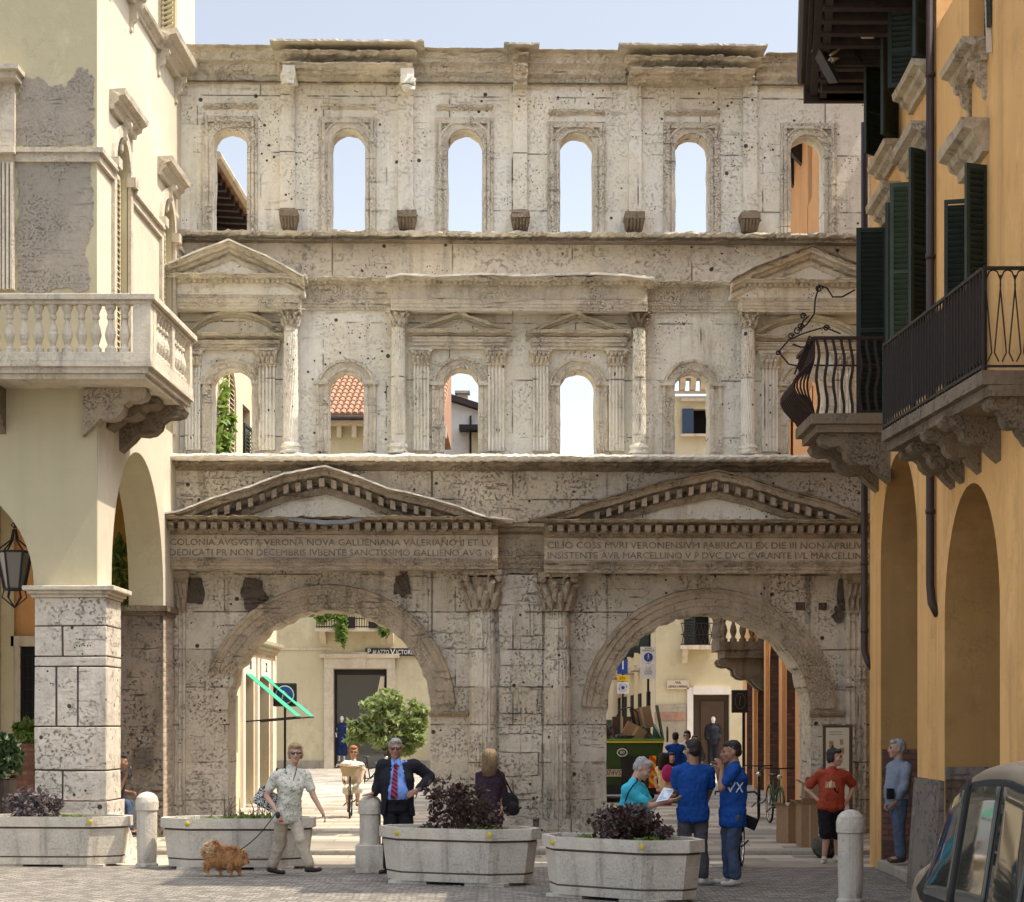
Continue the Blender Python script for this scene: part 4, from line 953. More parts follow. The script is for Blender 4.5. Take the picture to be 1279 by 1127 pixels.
for (y, wd, mat) in ((26.60, .34, 'limestone'), (28.1, .34, 'dark_lime')):
    x0 = XL(y)-(.16 if y < 27 else .0); L = .98 if y > 27 else .9
    bigbracket([(x0+a*L, y, 6.449+b*.66) for a, b in SB], (0, wd, 0), 'mid_lime' if mat == 'limestone' else mat)
bigbracket([(XL(27.4)+a*.75, 27.3, 6.44+b*.45) for a, b in SB], (0, .5, 0))
for x in (-7.2, -10.0): bigbracket([(x, 26.75-a*.85, 6.449+b*.62) for a, b in SB], (.3, 0, 0))
# lantern in the front arch
ln = empty('hanging_lantern', (-6.95, 27.4, 3.7), 'dark iron six sided lantern hanging in the arch of the cream palace', 'lantern')
lx, ly = -6.95, 27.4
t = MB(); t.tube([(lx, ly, 5.3), (lx, ly, 4.62)], .012, 6); t.tube([(lx-.0, ly, 4.62), (lx+.05, ly, 4.66), (lx, ly, 4.70), (lx-.05, ly, 4.66), (lx, ly, 4.62)], .01, 5)
for k in range(6):
    a = k*math.pi/3+.2; c, s_ = math.cos(a), math.sin(a)
    t.tube([(lx+c*.02, ly+s_*.02, 4.6), (lx+c*.05, ly+s_*.05, 4.45), (lx+c*.24, ly+s_*.24, 4.3), (lx+c*.26, ly+s_*.26, 4.26)], .012, 5)
    t.bar((lx+c*.24, ly+s_*.24, 4.28), (lx+c*.14, ly+s_*.14, 3.76), .025)
    a2 = a+math.pi/3; t.bar((lx+c*.24, ly+s_*.24, 4.28), (lx+math.cos(a2)*.24, ly+math.sin(a2)*.24, 4.28), .03); t.bar((lx+c*.14, ly+s_*.14, 3.76), (lx+math.cos(a2)*.14, ly+math.sin(a2)*.14, 3.76), .03)
    t.tube([(lx+c*.14, ly+s_*.14, 3.75), (lx+c*.17, ly+s_*.17, 3.65), (lx+c*.05, ly+s_*.05, 3.55), (lx, ly, 3.5)], .01, 5)
t.build('iron_frame', 'iron', ln)
t = MB(); t.lathe(lx, ly, [(.13, 3.77), (.23, 4.27)], 6, a0=.2, a1=2*math.pi+.2); t.build('glass_panes', glassy('smoky_lantern_glass', (.10, .085, .065), .3), ln)
# =================================================================== RIGHT: HOUSE E1 (far) and E2 (near)
def XR(Y): return 4.75+.0247*(Y-25.4)
def mpR(s, d, z): return Vector((XR(s)+d, s, z))
e1 = empty('ochre_corner_house', (7, 24, 0), 'ochre corner house next to the gate with a dark wooden eave and green shutters', 'building')
t = MB(); rv = 1
arch_wall(t, 21.5, 26.1, 0, 5.6, [(22.65, 25.25, 0, 3.9, 1.3)], .75, mpR, seg=22, rv=rv)
arch_wall(t, 21.5, 26.1, 5.6, 8.9, [(21.98, 22.74, 6.25, 8.2, 0), (23.95, 24.72, 5.78, 8.1, 0)], .4, mpR)
arch_wall(t, 21.5, 26.1, 8.9, 10.3, [(21.98, 22.74, 9.3, 10.29, 0), (23.95, 24.72, 9.0, 10.29, 0)], .4, mpR)
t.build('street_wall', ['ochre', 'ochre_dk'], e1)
t = MB(); t.box(XR(26)+.76, 13, 25.8, 26.1, 0, 10.3); t.box(XR(26), XR(26)+.74, 26.1, 26.12, 0, 10.3); t.build('end_wall', 'ochre', e1)
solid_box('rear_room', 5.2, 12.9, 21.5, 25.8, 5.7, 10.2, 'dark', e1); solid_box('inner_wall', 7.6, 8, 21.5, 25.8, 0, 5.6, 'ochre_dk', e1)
MB().box(4.762, 5.46, 25.235, 25.249, 0, 1.56).build('brick_jamb', 'brick', e1)
MB().box(4.80, 13, 22.3, 25.6, 10.5, 15.9).build('added_shadow_block', 'ochre', e1)  # unseen block added on the roof to lengthen the shadow across the road
# eave
ev = MB(); ev.prism([(3.95, 25.97, 10.25), (3.39, 22.0, 10.25), (3.39, 21.5, 10.25), (12.9, 21.5, 10.25), (12.9, 25.97, 10.25)], (0, 0, .05))
evo = ev.build('wooden_eave', 'wood', e1)
t = MB()
for k in range(11):
    y = 21.7+k*.42; x0 = 3.43+(y-22.1)*.137; t.box(x0+.1, 4.95, y, y+.13, 10.12, 10.249)
t.build('rafter', 'wood', evo)
t = MB()
for (o, z0, z1) in ((0, 10.17, 10.6), (.06, 10.25, 10.36), (.10, 10.36, 10.50), (-.12, 10.14, 10.24)):
    t.prism([(3.95-o, 25.97, z0), (3.45-o, 22.3, z0), (3.45-o+.09, 22.3, z0), (3.95-o+.09, 25.97, z0)], (0, 0, z1-z0))
t.box(3.86, 4.95, 25.90, 25.985, 10.10, 10.5); t.box(4.0, 4.95, 25.3, 25.4, 10.05, 10.12); t.box(4.0, 4.95, 24.3, 24.38, 10.05, 10.12)
t.build('fascia', 'wood', evo)
t = MB(); t.tube([(3.84, 26.0, 10.42), (3.32, 22.2, 10.42)], .07, 10); t.build('gutter', 'pipe', evo)
# shutters E1
leaf('shutter', (4.74, 24.75), (4.35, 24.78), 5.8, 8.15, e1); leaf('shutter', (4.73, 23.93), (4.50, 23.55), 5.8, 8.15, e1)
leaf('shutter', (4.72, 24.72), (4.40, 24.45), 9.0, 10.24, e1); leaf('shutter', (4.72, 23.95), (4.46, 23.65), 9.0, 10.24, e1)
leaf('green_shutter', (4.68, 22.76), (4.40, 22.84), 6.3, 8.18, e1, 'shutter_g'); leaf('shutter', (4.67, 21.96), (4.42, 21.80), 6.3, 8.3, e1)
leaf('shutter', (4.68, 22.76), (4.38, 22.86), 9.3, 10.24, e1, 'shutter'); leaf('shutter', (4.67, 21.96), (4.46, 21.76), 9.3, 10.24, e1)
hood(e1, XR, -1, 21.7, 23.02, 8.56, .26, 'hood_r'); hood(e1, XR, -1, 23.75, 24.95, 8.46, .24, 'hood_r'); hood(e1, XR, -1, 21.72, 22.95, 9.25, .24, 'hood_r', 'window_sill', .24); hood(e1, XR, -1, 23.7, 24.95, 8.96, .22, 'hood_r', 'window_sill', .22)
# skirting of the middle pier
t = MB(); n = 6
for k in range(n):
    y0, y1 = 21.07+1.56*k/n, 21.07+1.56*(k+1)/n
    t.add([(XR(y0)-.13, y0, 0), (XR(y1)-.13, y1, 0), (XR(y1)+.0, y1, 0), (XR(y0)+.0, y0, 0), (XR(y0)-.04, y0, 1.28), (XR(y1)-.04, y1, 1.28), (XR(y1), y1, 1.28), (XR(y0), y0, 1.28)], [(0,3,2,1),(4,5,6,7),(0,1,5,4),(1,2,6,5),(2,3,7,6),(3,0,4,7)], .015)
t.build('stone_skirting', 'greyskirt', e1)
# old bulging iron balcony of E1
b1 = MB(); b1.prism([(3.72, 24.38, 5.62), (3.72, 25.75, 5.62), (XR(25.75), 25.75, 5.62), (XR(24.38), 24.38, 5.62)], (0, 0, .13), .015)
b1.box(3.80, 4.7, 24.42, 25.7, 5.52, 5.62, .02); ob1 = b1.build('old_balcony', 'dark_lime', e1)
for y in (24.5, 25.4): bigbracket([(XR(y)-a*.92, y, 5.52+b*.62) for a, b in SB], (0, .26, 0), par=ob1)
def sbar(mb, x, y, dx, dy, z0=5.75, z1=6.68, w_=.028, belly=.0):
    pts = []
    for k in range(13):
        f = k/12; q = belly*math.sin(math.pi*min(1, f*1.35))**1.5 if f < .74 else 0
        pts.append((x+dx*q, y+dy*q, z0+(z1-z0)*f))
    mb.tube(pts, w_/2, 5)
t = MB()
for k in range(9):
    x = 3.80+k*.105; pts = [(x+.02*math.sin(q*1.1+k*.3), 24.42-.05*math.sin(math.pi*q/9), 5.75+.93*q/9) for q in range(10)]
    for a, b in zip(pts[:-1], pts[1:]): t.bar(a, b, .035, .012)
t.bar((3.76, 24.42, 6.69), (4.74, 24.42, 6.69), .03, .04); t.bar((3.76, 24.42, 6.69), (3.74, 25.72, 6.69), .03, .04); t.bar((3.76, 24.42, 6.35), (4.74, 24.42, 6.35), .012, .02)
for k in range(11): sbar(t, 3.76, 24.48+k*.12, -1, 0, belly=.24)
for k in range(5):
    sbar(t, 3.76, 24.42, -.9, -.25-.0*k, belly=.1+.05*k)
for k in range(14):      # rusty leaf scroll at the corner post
    z = 6.68-k*.03; t.tube([(3.76-.03*k*.4, 24.45, z), (3.70-.03*k*.4, 24.40, z+.03), (3.68-.012*k, 24.46, z-.04)], .014, 5)
t.build('iron_railing', 'rust', ob1)
t = MB()                 # wrought bracket with scrolls
def scroll(c, r, turns=1.4, a0=0, n=18, y=24.9): return [(c[0]+math.cos(a0+turns*2*math.pi*k/n)*r*(1-k/n*.75), y, c[1]+math.sin(a0+turns*2*math.pi*k/n)*r*(1-k/n*.75)) for k in range(n)]
def pp(u, v): q = px(u, v, 24.9); return (q.x, 24.9, q.z)
for pl in ([(1068, 362), (1052, 371), (1040, 371), (1033, 360), (1025, 357), (1020, 361)], [(1022, 361), (1018, 375), (1017, 392), (1008, 405), (1000, 412)], [(972, 440), (985, 425), (1000, 418), (1015, 413), (1030, 409), (1045, 415), (1050, 417)],
           [(973, 440), (985, 455), (1000, 458)], [(990, 430), (1000, 434), (1015, 432)], [(1010, 395), (1004, 400), (998, 412)]):
    t.tube([pp(*q) for q in pl], .011, 6)
for c, r in (((1023, 361), 5), ((1003, 395), 4), ((1032, 410), 4), ((996, 414), 5), ((988, 420), 4), ((972, 441), 3), ((1000, 408), 4)):
    q = px(c[0], c[1], 24.9); t.tube(scroll((q.x, q.z), r/98), .010, 5)
t.build('wrought_iron_bracket', 'iron', ob1)
# ---- E2
e2 = empty('ochre_near_house', (7, 18, 0), 'ochre arcaded house at the right edge with a long iron balcony on stone brackets', 'building')
t = MB(); rv = 1
arch_wall(t, 15.2, 21.49, 0, 4.6, [(18.4, 21.05, 0, 2.98, 1.33)], .78, mpR, seg=24, rv=rv)
arch_wall(t, 15.2, 21.49, 4.6, 8.1, [(19.0, 19.8, 5.0, 7.32, 0)], .4, mpR); arch_wall(t, 15.2, 21.49, 8.1, 9.5, [(19.0, 19.8, 8.55, 9.45, 0)], .4, mpR)
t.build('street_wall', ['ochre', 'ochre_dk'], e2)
solid_box('rear_room', 5.2, 12.9, 15.3, 21.4, 4.7, 9.4, 'dark', e2); solid_box('inner_wall', 7.6, 8, 15.3, 21.4, 0, 4.6, 'ochre_dk', e2); solid_box('roof', 4.7, 13, 15.2, 21.49, 9.5, 9.6, 'tile', e2)
t = MB(); t.box(XR(21.05)+.01, XR(21.05)+.8, 21.02, 21.045, 0, 1.30, .004); t.build('red_stone_dado', 'marbleR', e2)
t = MB(); t.box(XR(21.05)+.005, XR(21.05)+.8, 21.0, 21.046, 1.30, 1.43, .006); t.build('dado_band', 'greyskirt', e2)
leaf('shutter', (4.61, 19.82), (4.38, 19.88), 5.02, 7.2, e2); leaf('shutter', (4.59, 18.98), (4.37, 18.90), 5.02, 7.3, e2); leaf('shutter', (4.60, 19.02), (4.55, 18.72), 8.55, 9.45, e2)
hood(e2, XR, -1, 18.85, 20.0, 7.72, .28, 'hood_r', h=.32); hood(e2, XR, -1, 18.9, 19.95, 8.52, .26, 'hood_r', 'window_sill', .22)
for y in (19.0, 19.7): hbracket(e2, XR, -1, y, 8.3, .18, .35, .09, 'hood_r')
t = MB(); y = 18.88; t.prism([(XR(y)-.01, y-.18, 8.3), (XR(y)-.06, y-.18, 8.3), (XR(y)-.06, y, 9.45), (XR(y)-.01, y, 9.45)], (0, .02, 0)); t.build('window_jamb', 'limestone', e2)
SL = [(4.12, 17.2), (3.92, 20.8), (XR(20.8), 20.8), (XR(17.2), 17.2)]
t = MB(); t.prism([(x, y, 4.88) for x, y in SL], (0, 0, .12), .012); b2 = t.build('long_balcony', 'dark_lime', e2)
t = MB(); t.prism([(x+(.06 if i < 2 else 0), y, 4.78) for i, (x, y) in enumerate(SL)], (0, 0, .10), .015); t.build('slab_moulding', 'dark_lime', b2)
t = MB(); L0, L1 = Vector((4.14, 17.22, 0)), Vector((3.94, 20.78, 0))
for z in (5.04, 5.90): t.bar(L0+Vector((0, 0, z)), L1+Vector((0, 0, z)), .03, .03)
t.bar((4.14, 17.22, 5.9), (XR(17.22), 17.22, 5.9), .03, .03); t.bar((4.14, 17.22, 5.04), (XR(17.22), 17.22, 5.04), .02, .02)
N = 36
for k in range(N+1):
    p = L0.lerp(L1, k/N); t.tube([(p.x, p.y, 5.0), (p.x, p.y, 5.9)], .016 if k % 12 == 0 else .0095, 6)
    if k < N:
        q = L0.lerp(L1, (k+.5)/N)
        t.tube([(p.x, p.y, 5.86), (q.x, q.y, 5.80), (q.x, q.y, 5.12), (p.x, p.y, 5.07)], .006, 5)
for k in range(4):
    x = 4.16+k*.128
    for s_ in (1, -1):
        c = x+.064; t.tube([(c+s_*.06, 17.22, 5.84), (c+s_*.066, 17.22, 5.75), (c+s_*.02+.0, 17.22, 5.25), (c+s_*.012, 17.22, 5.16), (c+s_*.05, 17.22, 5.08)], .007, 5)
    t.tube([(x, 17.22, 5.8), (x+.03, 17.22, 5.87), (x+.064, 17.22, 5.885), (x+.10, 17.22, 5.87), (x+.128, 17.22, 5.8)], .007, 5)
t.build('iron_railing', 'iron', b2)
for y, h_ in ((17.25, .42), (18.35, .42), (19.2, .42), (20.0, .42), (20.5, .42)): bigbracket([(XR(y)-a*(XR(y)-SL[0][0]-.05 if y < 18 else .58), y, 4.78+b*h_) for a, b in SB], (0, .22, 0), par=b2)
# downpipes are things
dp = MB(); dp.tube([(4.595, 21.55, 10.1), (4.595, 21.55, 3.42), (4.60, 21.5, 3.22), (4.66, 21.45, 3.08)], .048, 10)
for z in (9, 7, 5.6, 4.2): dp.tube([(4.595, 21.55, z), (4.595, 21.55, z+.05)], .056, 10)
tag(dp.build('downpipe', 'pipe', smooth=True), 'brown downpipe ending in an elbow between the two arches of the ochre houses', 'pipe', 'downpipes on the ochre houses')
dp = MB(); dp.tube([(4.70, 26.16, 9.9), (4.70, 26.16, 2.86), (4.74, 26.14, 2.72), (4.8, 26.12, 2.62)], .046, 10)
for z in (5.2, 4.0, 3.1): dp.tube([(4.70, 26.16, z), (4.70, 26.16, z+.05)], .055, 10)
tag(dp.build('downpipe', 'pipe', smooth=True), 'thick brown downpipe stopping above the ground at the far corner of the ochre house', 'pipe', 'downpipes on the ochre houses')
dp = MB(); dp.tube([(4.83, 26.16, 5.4), (4.83, 26.16, .05)], .026, 8)
for z in (4.9, 3.9, 1.9, 1.5): dp.box(4.79, 4.88, 26.08, 26.18, z, z+.05)
tag(dp.build('downpipe', 'pipe', smooth=True), 'thin brown pipe reaching the ground beside the thick downpipe', 'pipe', 'downpipes on the ochre houses')
# floodlight and junction box under the eave
fl = empty('floodlight', (4.2, 24.3, 9.9), 'open barn door floodlight fixed under the dark wooden eave', 'floodlight')
c = px(1040, 62, 24.3); q = Matrix.Rotation(R(-35), 3, 'Y') @ Matrix.Rotation(R(20), 3, 'X')
t = MB(); t.obox(c, q @ Vector((1,0,0)), q @ Vector((0,1,0)), q @ Vector((0,0,1)), .11, .10, .13); t.build('housing', 'chrome', fl, bevel=.02)
t = MB()
for a, b in ((1, 0), (-1, 0), (0, 1)):
    cc = c+q @ Vector((a*.17-.02*0, -.08, b*.2-.18)); t.obox(cc, q @ Vector((1,0,0)), q @ Vector((0,1,0)), q @ Vector((0,0,1)), .012 if a else .15, .12, .012 if b else .12)
cc = c+q @ Vector((-.2, -.05, -.1)); t.obox(cc, q @ Vector((1,0,0)), q @ Vector((0,1,0)), q @ Vector((0,0,1)), .01, .16, .24); t.build('barn_door', 'black', fl)
t = MB(); t.tube([c+Vector((.1, .05, .05)), c+Vector((.25, .15, .05)), c+Vector((.45, .2, .02))], .02, 6); t.build('arm', 'iron', fl)
t = MB(); cc = px(1083, 33, 23.6); t.box(cc.x-.06, cc.x+.1, 23.5, 23.7, cc.z-.12, cc.z+.12)
tag(t.build('junction_box', 'trim', bevel=.015), 'pale junction box beside the floodlight under the eave', 'electric box')
# pavement step by the right house
t = MB(); t.prism([(4.72, 25.35, 0), (4.66, 22.7, 0), (4.62, 22.2, 0), (6, 22.2, 0), (6, 25.35, 0)], (0, 0, .14), .004)
tag(t.build('step', 'kerb', bevel=.02), kind='structure')
# ---- house F behind the corner (side street), closes the right of the gate
f = empty('side_street_house', (9, 31, 0), 'ochre house in the side street beyond the gate, mostly hidden', 'building')
t = MB(); t.box(6.4, 14, 26.3, 32.2, 0, 13.2); t.build('wall', 'ochre', f); solid_box('roof', 6.0, 14, 27.4, 32.3, 13.2, 13.4, 'wood', f); solid_box('sun_gap_filler', 6.5, 14, 32.21, 35.2, 0, 12.5, 'ochre', f)  # last box is an unseen filler added to stop a strip of sun
# =================================================================== GROUND
def sheet(name, poly, z, mat, kind='structure'):
    t = MB(); t.add([(x, y, z) for x, y in poly], [tuple(range(len(poly)))]); return tag(t.build(name, mat), kind=kind)
sheet('ground', [(-400, -100), (400, -100), (400, 900), (-400, 900)], -.02, 'pave2')
sheet('cobbled_road', [(-40, -20), (40, -20), (40, 25.72), (-40, 25.72)], 0, 'road')
sheet('pavement', [(-40, 25.72), (40, 25.72), (40, 28.3), (-40, 28.3)], .004, 'pave')
t = MB(); t.box(-40, 40, 28.1, 28.4, 0, .075); tag(t.build('kerb', 'kerb', bevel=.02), kind='structure')
sheet('street_paving', [(-40, 28.4), (40, 28.4), (40, 60), (-40, 60)], .07, 'pave')
sheet('far_paving', [(-40, 60), (40, 60), (40, 400), (-40, 400)], .066, 'pave2')
t = MB(); rnd = random.Random(3)
for (ua, va, ub, vb) in ((396, 1096, 560, 1105), (560, 1105, 700, 1121), (195, 1097, 396, 1096)):
    n = 26
    for k in range(n):
        if rnd.random() < .18: continue
        f0, f1 = k/n, (k+.8)/n; p = []
        for f_ in (f0, f1):
            u, v = ua+(ub-ua)*f_, va+(vb-va)*f_; Y = H*F/(v-V0); p.append(((u-U0)*Y/F, Y))
        (xa, ya), (xb, yb) = p; w_ = rnd.uniform(.02, .04); t.add([(xa, ya-w_, .004), (xb, yb-w_, .004), (xb, yb+w_, .004), (xa, ya+w_, .004)], [(0, 1, 2, 3)])
tag(t.build('worn_road_line', 'line'), kind='structure')
# =================================================================== BEYOND THE GATE
def XD(Y): return -5.9+.0247*(Y-36)
def mpD(s, d, z): return Vector((XD(s)-d, s, z))
hd = empty('shop_house', (-8, 40, 0), 'sunlit cream shop house with tall doors and turquoise awnings through the left arch', 'building')
t = MB()
arch_wall(t, 34.6, 46.9, 0, 3.5, [(36.5, 38.5, .06, 2.9, 0), (40.4, 41.3, 1.25, 2.45, 0), (41.9, 43.4, .06, 3.0, 0), (44.2, 45.7, .06, 3.0, 0)], .35, mpD)
arch_wall(t, 34.6, 46.9, 3.5, 11.5, [(36, 37, 5.8, 8.6, .5), (39.7, 41.1, 5.6, 8.55, .7), (41.9, 42.9, 7.4, 8.7, 0), (44, 45, 5.8, 8.4, .5)], .35, mpD)
t.build('wall', 'cream2', hd)
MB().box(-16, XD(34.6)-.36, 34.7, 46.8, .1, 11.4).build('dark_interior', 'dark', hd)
MB().prism([(XD(46.9), 46.9, 0), (-16, 46.9, 0), (-16, 46.95, 0), (XD(46.9)-.01, 46.95, 0)], (0, 0, 11.5)).build('end_wall', 'cream2', hd)
MB().prism([(XD(34.6), 34.59, 0), (-16, 34.59, 0), (-16, 34.55, 0), (XD(34.6)-.01, 34.55, 0)], (0, 0, 11.5)).build('gate_side_wall', 'cream2', hd)
for y in (41.6, 43.55, 45.85):
    MB().prism([(XD(y), y, 0), (XD(y)+.07, y, 0), (XD(y+.28)+.07, y+.28, 0), (XD(y+.28), y+.28, 0)], (0, 0, 3.32)).build('door_pilaster', 'white_w', hd)
for y in (41.9, 44.2): 
    MB().prism([(XD(y), y, 2.9), (XD(y)+.05, y, 2.9), (XD(y+1.5)+.05, y+1.5, 2.9), (XD(y+1.5), y+1.5, 2.9)], (0, 0, .42)).build('door_panel', 'white_w', hd)
    text('number_panel', '30' if y < 43 else '32', .3, 'iron', hd, Matrix.Translation((XD(y+.75)+.055, y+.75, 3.13)) @ Matrix.Rotation(R(90), 4, 'Z') @ FACE, ext=.003, local=False)
hood(hd, XD, 1, 34.7, 46.7, 3.72, .22, 'trim', 'shop_cornice', .26)
for (a, b) in ((39.75, 40.4), (40.4, 41.05)): leaf('louvred_shutter', (XD(a)-.05, a), (XD(b)-.05, b), 5.65, 9.2, hd, 'trim', step=.1)
leaf('shutter', (XD(42.0)+.02, 42.0), (XD(42.9)+.05, 42.9), 5.9, 8.3, hd, 'shutter', step=.08); leaf('shutter', (XD(44.0)-.02, 44.0), (XD(45)+0, 45), 5.9, 8.5, hd, 'shutter', step=.08)
t = MB(); t.prism([(XD(34.5)+.66, 34.6, 11.9), (XD(47)+.66, 47, 11.9), (-16, 47, 12.8), (-16, 34.6, 12.8)], (0, 0, .12)); ro = t.build('roof', 'tile', hd)
t = MB()
for k in range(26): y = 34.8+k*.48; t.prism([(XD(y)+.6, y, 11.72), (XD(y)-.1, y, 11.76), (XD(y)-.1, y+.14, 11.76), (XD(y)+.6, y+.14, 11.72)], (0, 0, .15))
t.build('rafter', 'wood', ro)
t = MB(); t.tube([(XD(34.6)+.74, 34.6, 11.9), (XD(47)+.74, 47, 11.9)], .075, 8); t.build('gutter', 'trim', ro)
for i, y in enumerate((41.95, 44.25)):
    a = empty('awning', (XD(y), y, 2.2), ('nearer' if i == 0 else 'farther')+' of two turquoise awnings on the sunlit shop house', 'awning', 'turquoise awnings')
    t = MB(); t.prism([(XD(y)+.05, y, 2.93), (XD(y+.9)+.05, y+.9, 2.93), (XD(y+.9)+1.12, y+.9, 2.02), (XD(y)+1.12, y, 2.02)], (0, 0, .012)); t.build('canopy', 'awning', a)
    t = MB(); t.bar((XD(y), y, 1.9), (XD(y)+1.12, y, 2.0), .03); t.bar((XD(y)+1.12, y, 2.0), (XD(y)+1.12, y+.9, 2.0), .03); t.bar((XD(y), y, 2.96), (XD(y), y+.9, 2.96), .09); t.build('rod', 'iron', a)
vn = MB(); leaves(vn, (XD(38.9)+.12, 38.9, 7.1), (.14, .55, 1.1), 420, .12, 5); 
tag(vn.build('climbing_plant', 'leaf_green'), 'bright green climbing plant on the wall behind the leftmost middle window of the gate', 'plant')
# --- sign box on the shop house corner
sb = empty('sign_box', (-5, 46, 2), 'dark square sign box with a blue disc hanging behind the awnings', 'sign')
c = px(356, 868, 44.9); MB().box(c.x-.27, c.x+.27, 44.85, 44.95, c.z-.27, c.z+.27).build('panel', 'sign_bg', sb, bevel=.03); 
t = MB(); t.lathe(0, 0, [(.19, 0), (.19, .02)], 24); t.v = [Vector((c.x+p.x, 44.845-p.z, c.z+p.y)) for p in t.v]; t.build('blue_disc', 'blue_sign', sb)
t = MB(); t.lathe(0, 0, [(.215, 0), (.215, .012)], 24); t.v = [Vector((c.x+p.x, 44.849-p.z*.3, c.z+p.y)) for p in t.v]; t.build('disc_rim', 'white', sb)
t = MB(); t.ell((c.x-.03, 44.82, c.z+.06), (.03, .008, .03), 8); t.bar((c.x-.03, 44.82, c.z+.03), (c.x-.06, 44.82, c.z-.1), .03, .008); t.bar((c.x+.02, 44.82, c.z+.05), (c.x+.1, 44.82, c.z-.05), .02, .008); t.build('emblem', 'white', sb)
t = MB(); t.bar((c.x-.02, 44.815, c.z-.06), (c.x+.12, 44.815, c.z+.08), .02, .008); t.build('red_mark', 'red_sign', sb)
t = MB(); t.bar((c.x, 44.9, .07), (c.x, 44.9, c.z-.27), .05); t.build('post', 'iron', sb)
# --- palace A
A = empty('cream_corner_palace', (-6, 78, 0), 'cream palace with a dark shop doorway and small balcony, seen through the left arch', 'building')
def ax(u): return (u-U0)*76/F
def az(v): return H+(V0-v)*76/F
t = MB()
arch_wall(t, -11.5, -2.9, 0, 6.2, [(ax(417), ax(483), .08, az(836), 0)], .5, lambda s, d, z: Vector((s, 76+d, z)))
arch_wall(t, -11.5, -2.9, 6.2, 13.4, [(ax(390), ax(450), 6.21, 9.3, 0), (ax(470), ax(520), 6.21, 9.3, 0), (-10.5, -9.3, 6.6, 9, 0)], .4, lambda s, d, z: Vector((s, 76+d, z)))
t.build('wall', 'cream', A); MB().box(-11.4, -3, 76.55, 85, 0, 13.3).build('dark_interior', 'dark', A)
MB().box(-2.95, -2.9, 76.5, 85, 0, 13.4).build('side_wall', 'cream', A)
for (a_, b_) in ((-11.5, ax(415)), (ax(485), -2.85)): MB().box(a_, b_, 75.95, 76, az(812), az(809)).build('string_course', 'trim', A)
for (a_, b_) in ((-11.5, ax(405)), (ax(494), -2.85)): MB().box(a_, b_, 75.93, 76, 0, az(950)).build('stone_dado', 'dado', A)
t = MB(); t.box(ax(405), ax(416.5), 75.9, 76, 0, az(822)); t.box(ax(483.5), ax(494), 75.9, 76, 0, az(822)); t.box(ax(405), ax(494), 75.88, 76, az(835), az(822)); t.box(ax(400), ax(499), 75.8, 76, az(822), az(817)); t.prism([(ax(442), 75.84, az(835)), (ax(456), 75.84, az(835)), (ax(459), 75.84, az(815)), (ax(439), 75.84, az(815))], (0, .1, 0)); t.build('door_surround', 'trim', A)
t = MB(); t.box(ax(417), ax(483), 76.3, 76.34, .1, az(836)); dg_ = t.build('shop_window', 'glass', A)
t = MB(); t.box(ax(417), ax(483), 76.2, 76.28, az(843), az(836)); t.box(ax(417), ax(420), 76.2, 76.28, .1, az(843)); t.box(ax(480), ax(483), 76.2, 76.28, .1, az(843)); t.build('window_frame', 'iron', A)
t = MB(); t.prism([(ax(475), 76.1, az(845)), (ax(480), 76.1, az(845)), (ax(478), 76.1, az(890)), (ax(466), 76.1, az(890))], (0, .04, 0)); t.build('curtain', 'trim', A)
t = MB(); t.box(ax(396), ax(482), 75.2, 76, az(790), az(786)); ab = t.build('balcony_slab', 'trim', A)
t = MB()
for k in range(27): u = 398+k*3.1; t.bar((ax(u), 75.25, az(786)), (ax(u), 75.25, az(762)), .03)
for v in (763, 774, 784): t.bar((ax(397), 75.25, az(v)), (ax(481), 75.25, az(v)), .04)
for (u0, u1) in ((430, 446), (462, 478)): t.box(ax(u0), ax(u1), 75.15, 75.22, az(786), az(772))
t.build('railing', 'iron', ab)
for u in (404, 488): t = MB(); t.prism([(ax(u)-.12, 76, az(790)), (ax(u)-.12, 75.3, az(790)), (ax(u)-.12, 75.9, az(804)), (ax(u)-.12, 76, az(806))], (.24, 0, 0)); t.build('bracket', 'trim', A)
t = MB(); leaves(t, (ax(428), 75.1, az(783)), (.28, .2, .75), 500, .12, 8, flat=.5); leaves(t, (ax(405), 75.1, az(768)), (.5, .2, .3), 300, .12, 9)
leaves(t, (ax(482), 75.1, az(785)), (.25, .2, .45), 250, .12, 10)
tag(t.build('trailing_plant', 'leaf_green'), 'trailing green plant hanging over the far balcony in the left arch', 'plant')
sg = MB(); sg.box(ax(456.5), ax(520), 75.85, 75.92, az(819.5), az(810)); so = sg.build('shop_sign', 'sign_bg'); tag(so, 'black sign with white capitals PALAZZO VICTORIA above the far shop doorway', 'sign')
c = Matrix.Translation(((ax(459)), 75.84, az(814.8))) @ FACE
text('lettering', 'P', .34, 'white', so, c, align='LEFT', ext=.005, sx=.85); text('lettering', 'ALAZZO', .25, 'white', so, Matrix.Translation((ax(465.5), 75.84, az(815.2))) @ FACE, align='LEFT', ext=.005, sx=.66)
text('lettering', 'V', .34, 'white', so, Matrix.Translation((ax(487.5), 75.84, az(814.8))) @ FACE, align='LEFT', ext=.005); text('lettering', 'ICTORIA', .25, 'white', so, Matrix.Translation((ax(495), 75.84, az(815.2))) @ FACE, align='LEFT', ext=.005, sx=.76)
t = MB(); t.box(-11.9, -2.6, 75.4, 76.2, 13.3, 13.5); cor = t.build('cornice', 'trim', A)
for k in range(16): b_ = MB(); 
t = MB()
for k in range(16): t.box(-11.4+k*.58, -11.22+k*.58, 75.6, 76, 12.85, 13.3)
t.build('cornice_bracket', 'trim', cor)
t = MB()                 # tiled roof: rows of barrel tiles
for k in range(40):
    x = -11.9+k*.235
    for r_ in range(12):
        y0 = 75.1+r_*.72; z0 = 13.62+r_*.27; t.tube([(x, y0, z0+.03), (x, y0+.78, z0+.30)], [.12, .095], 7)
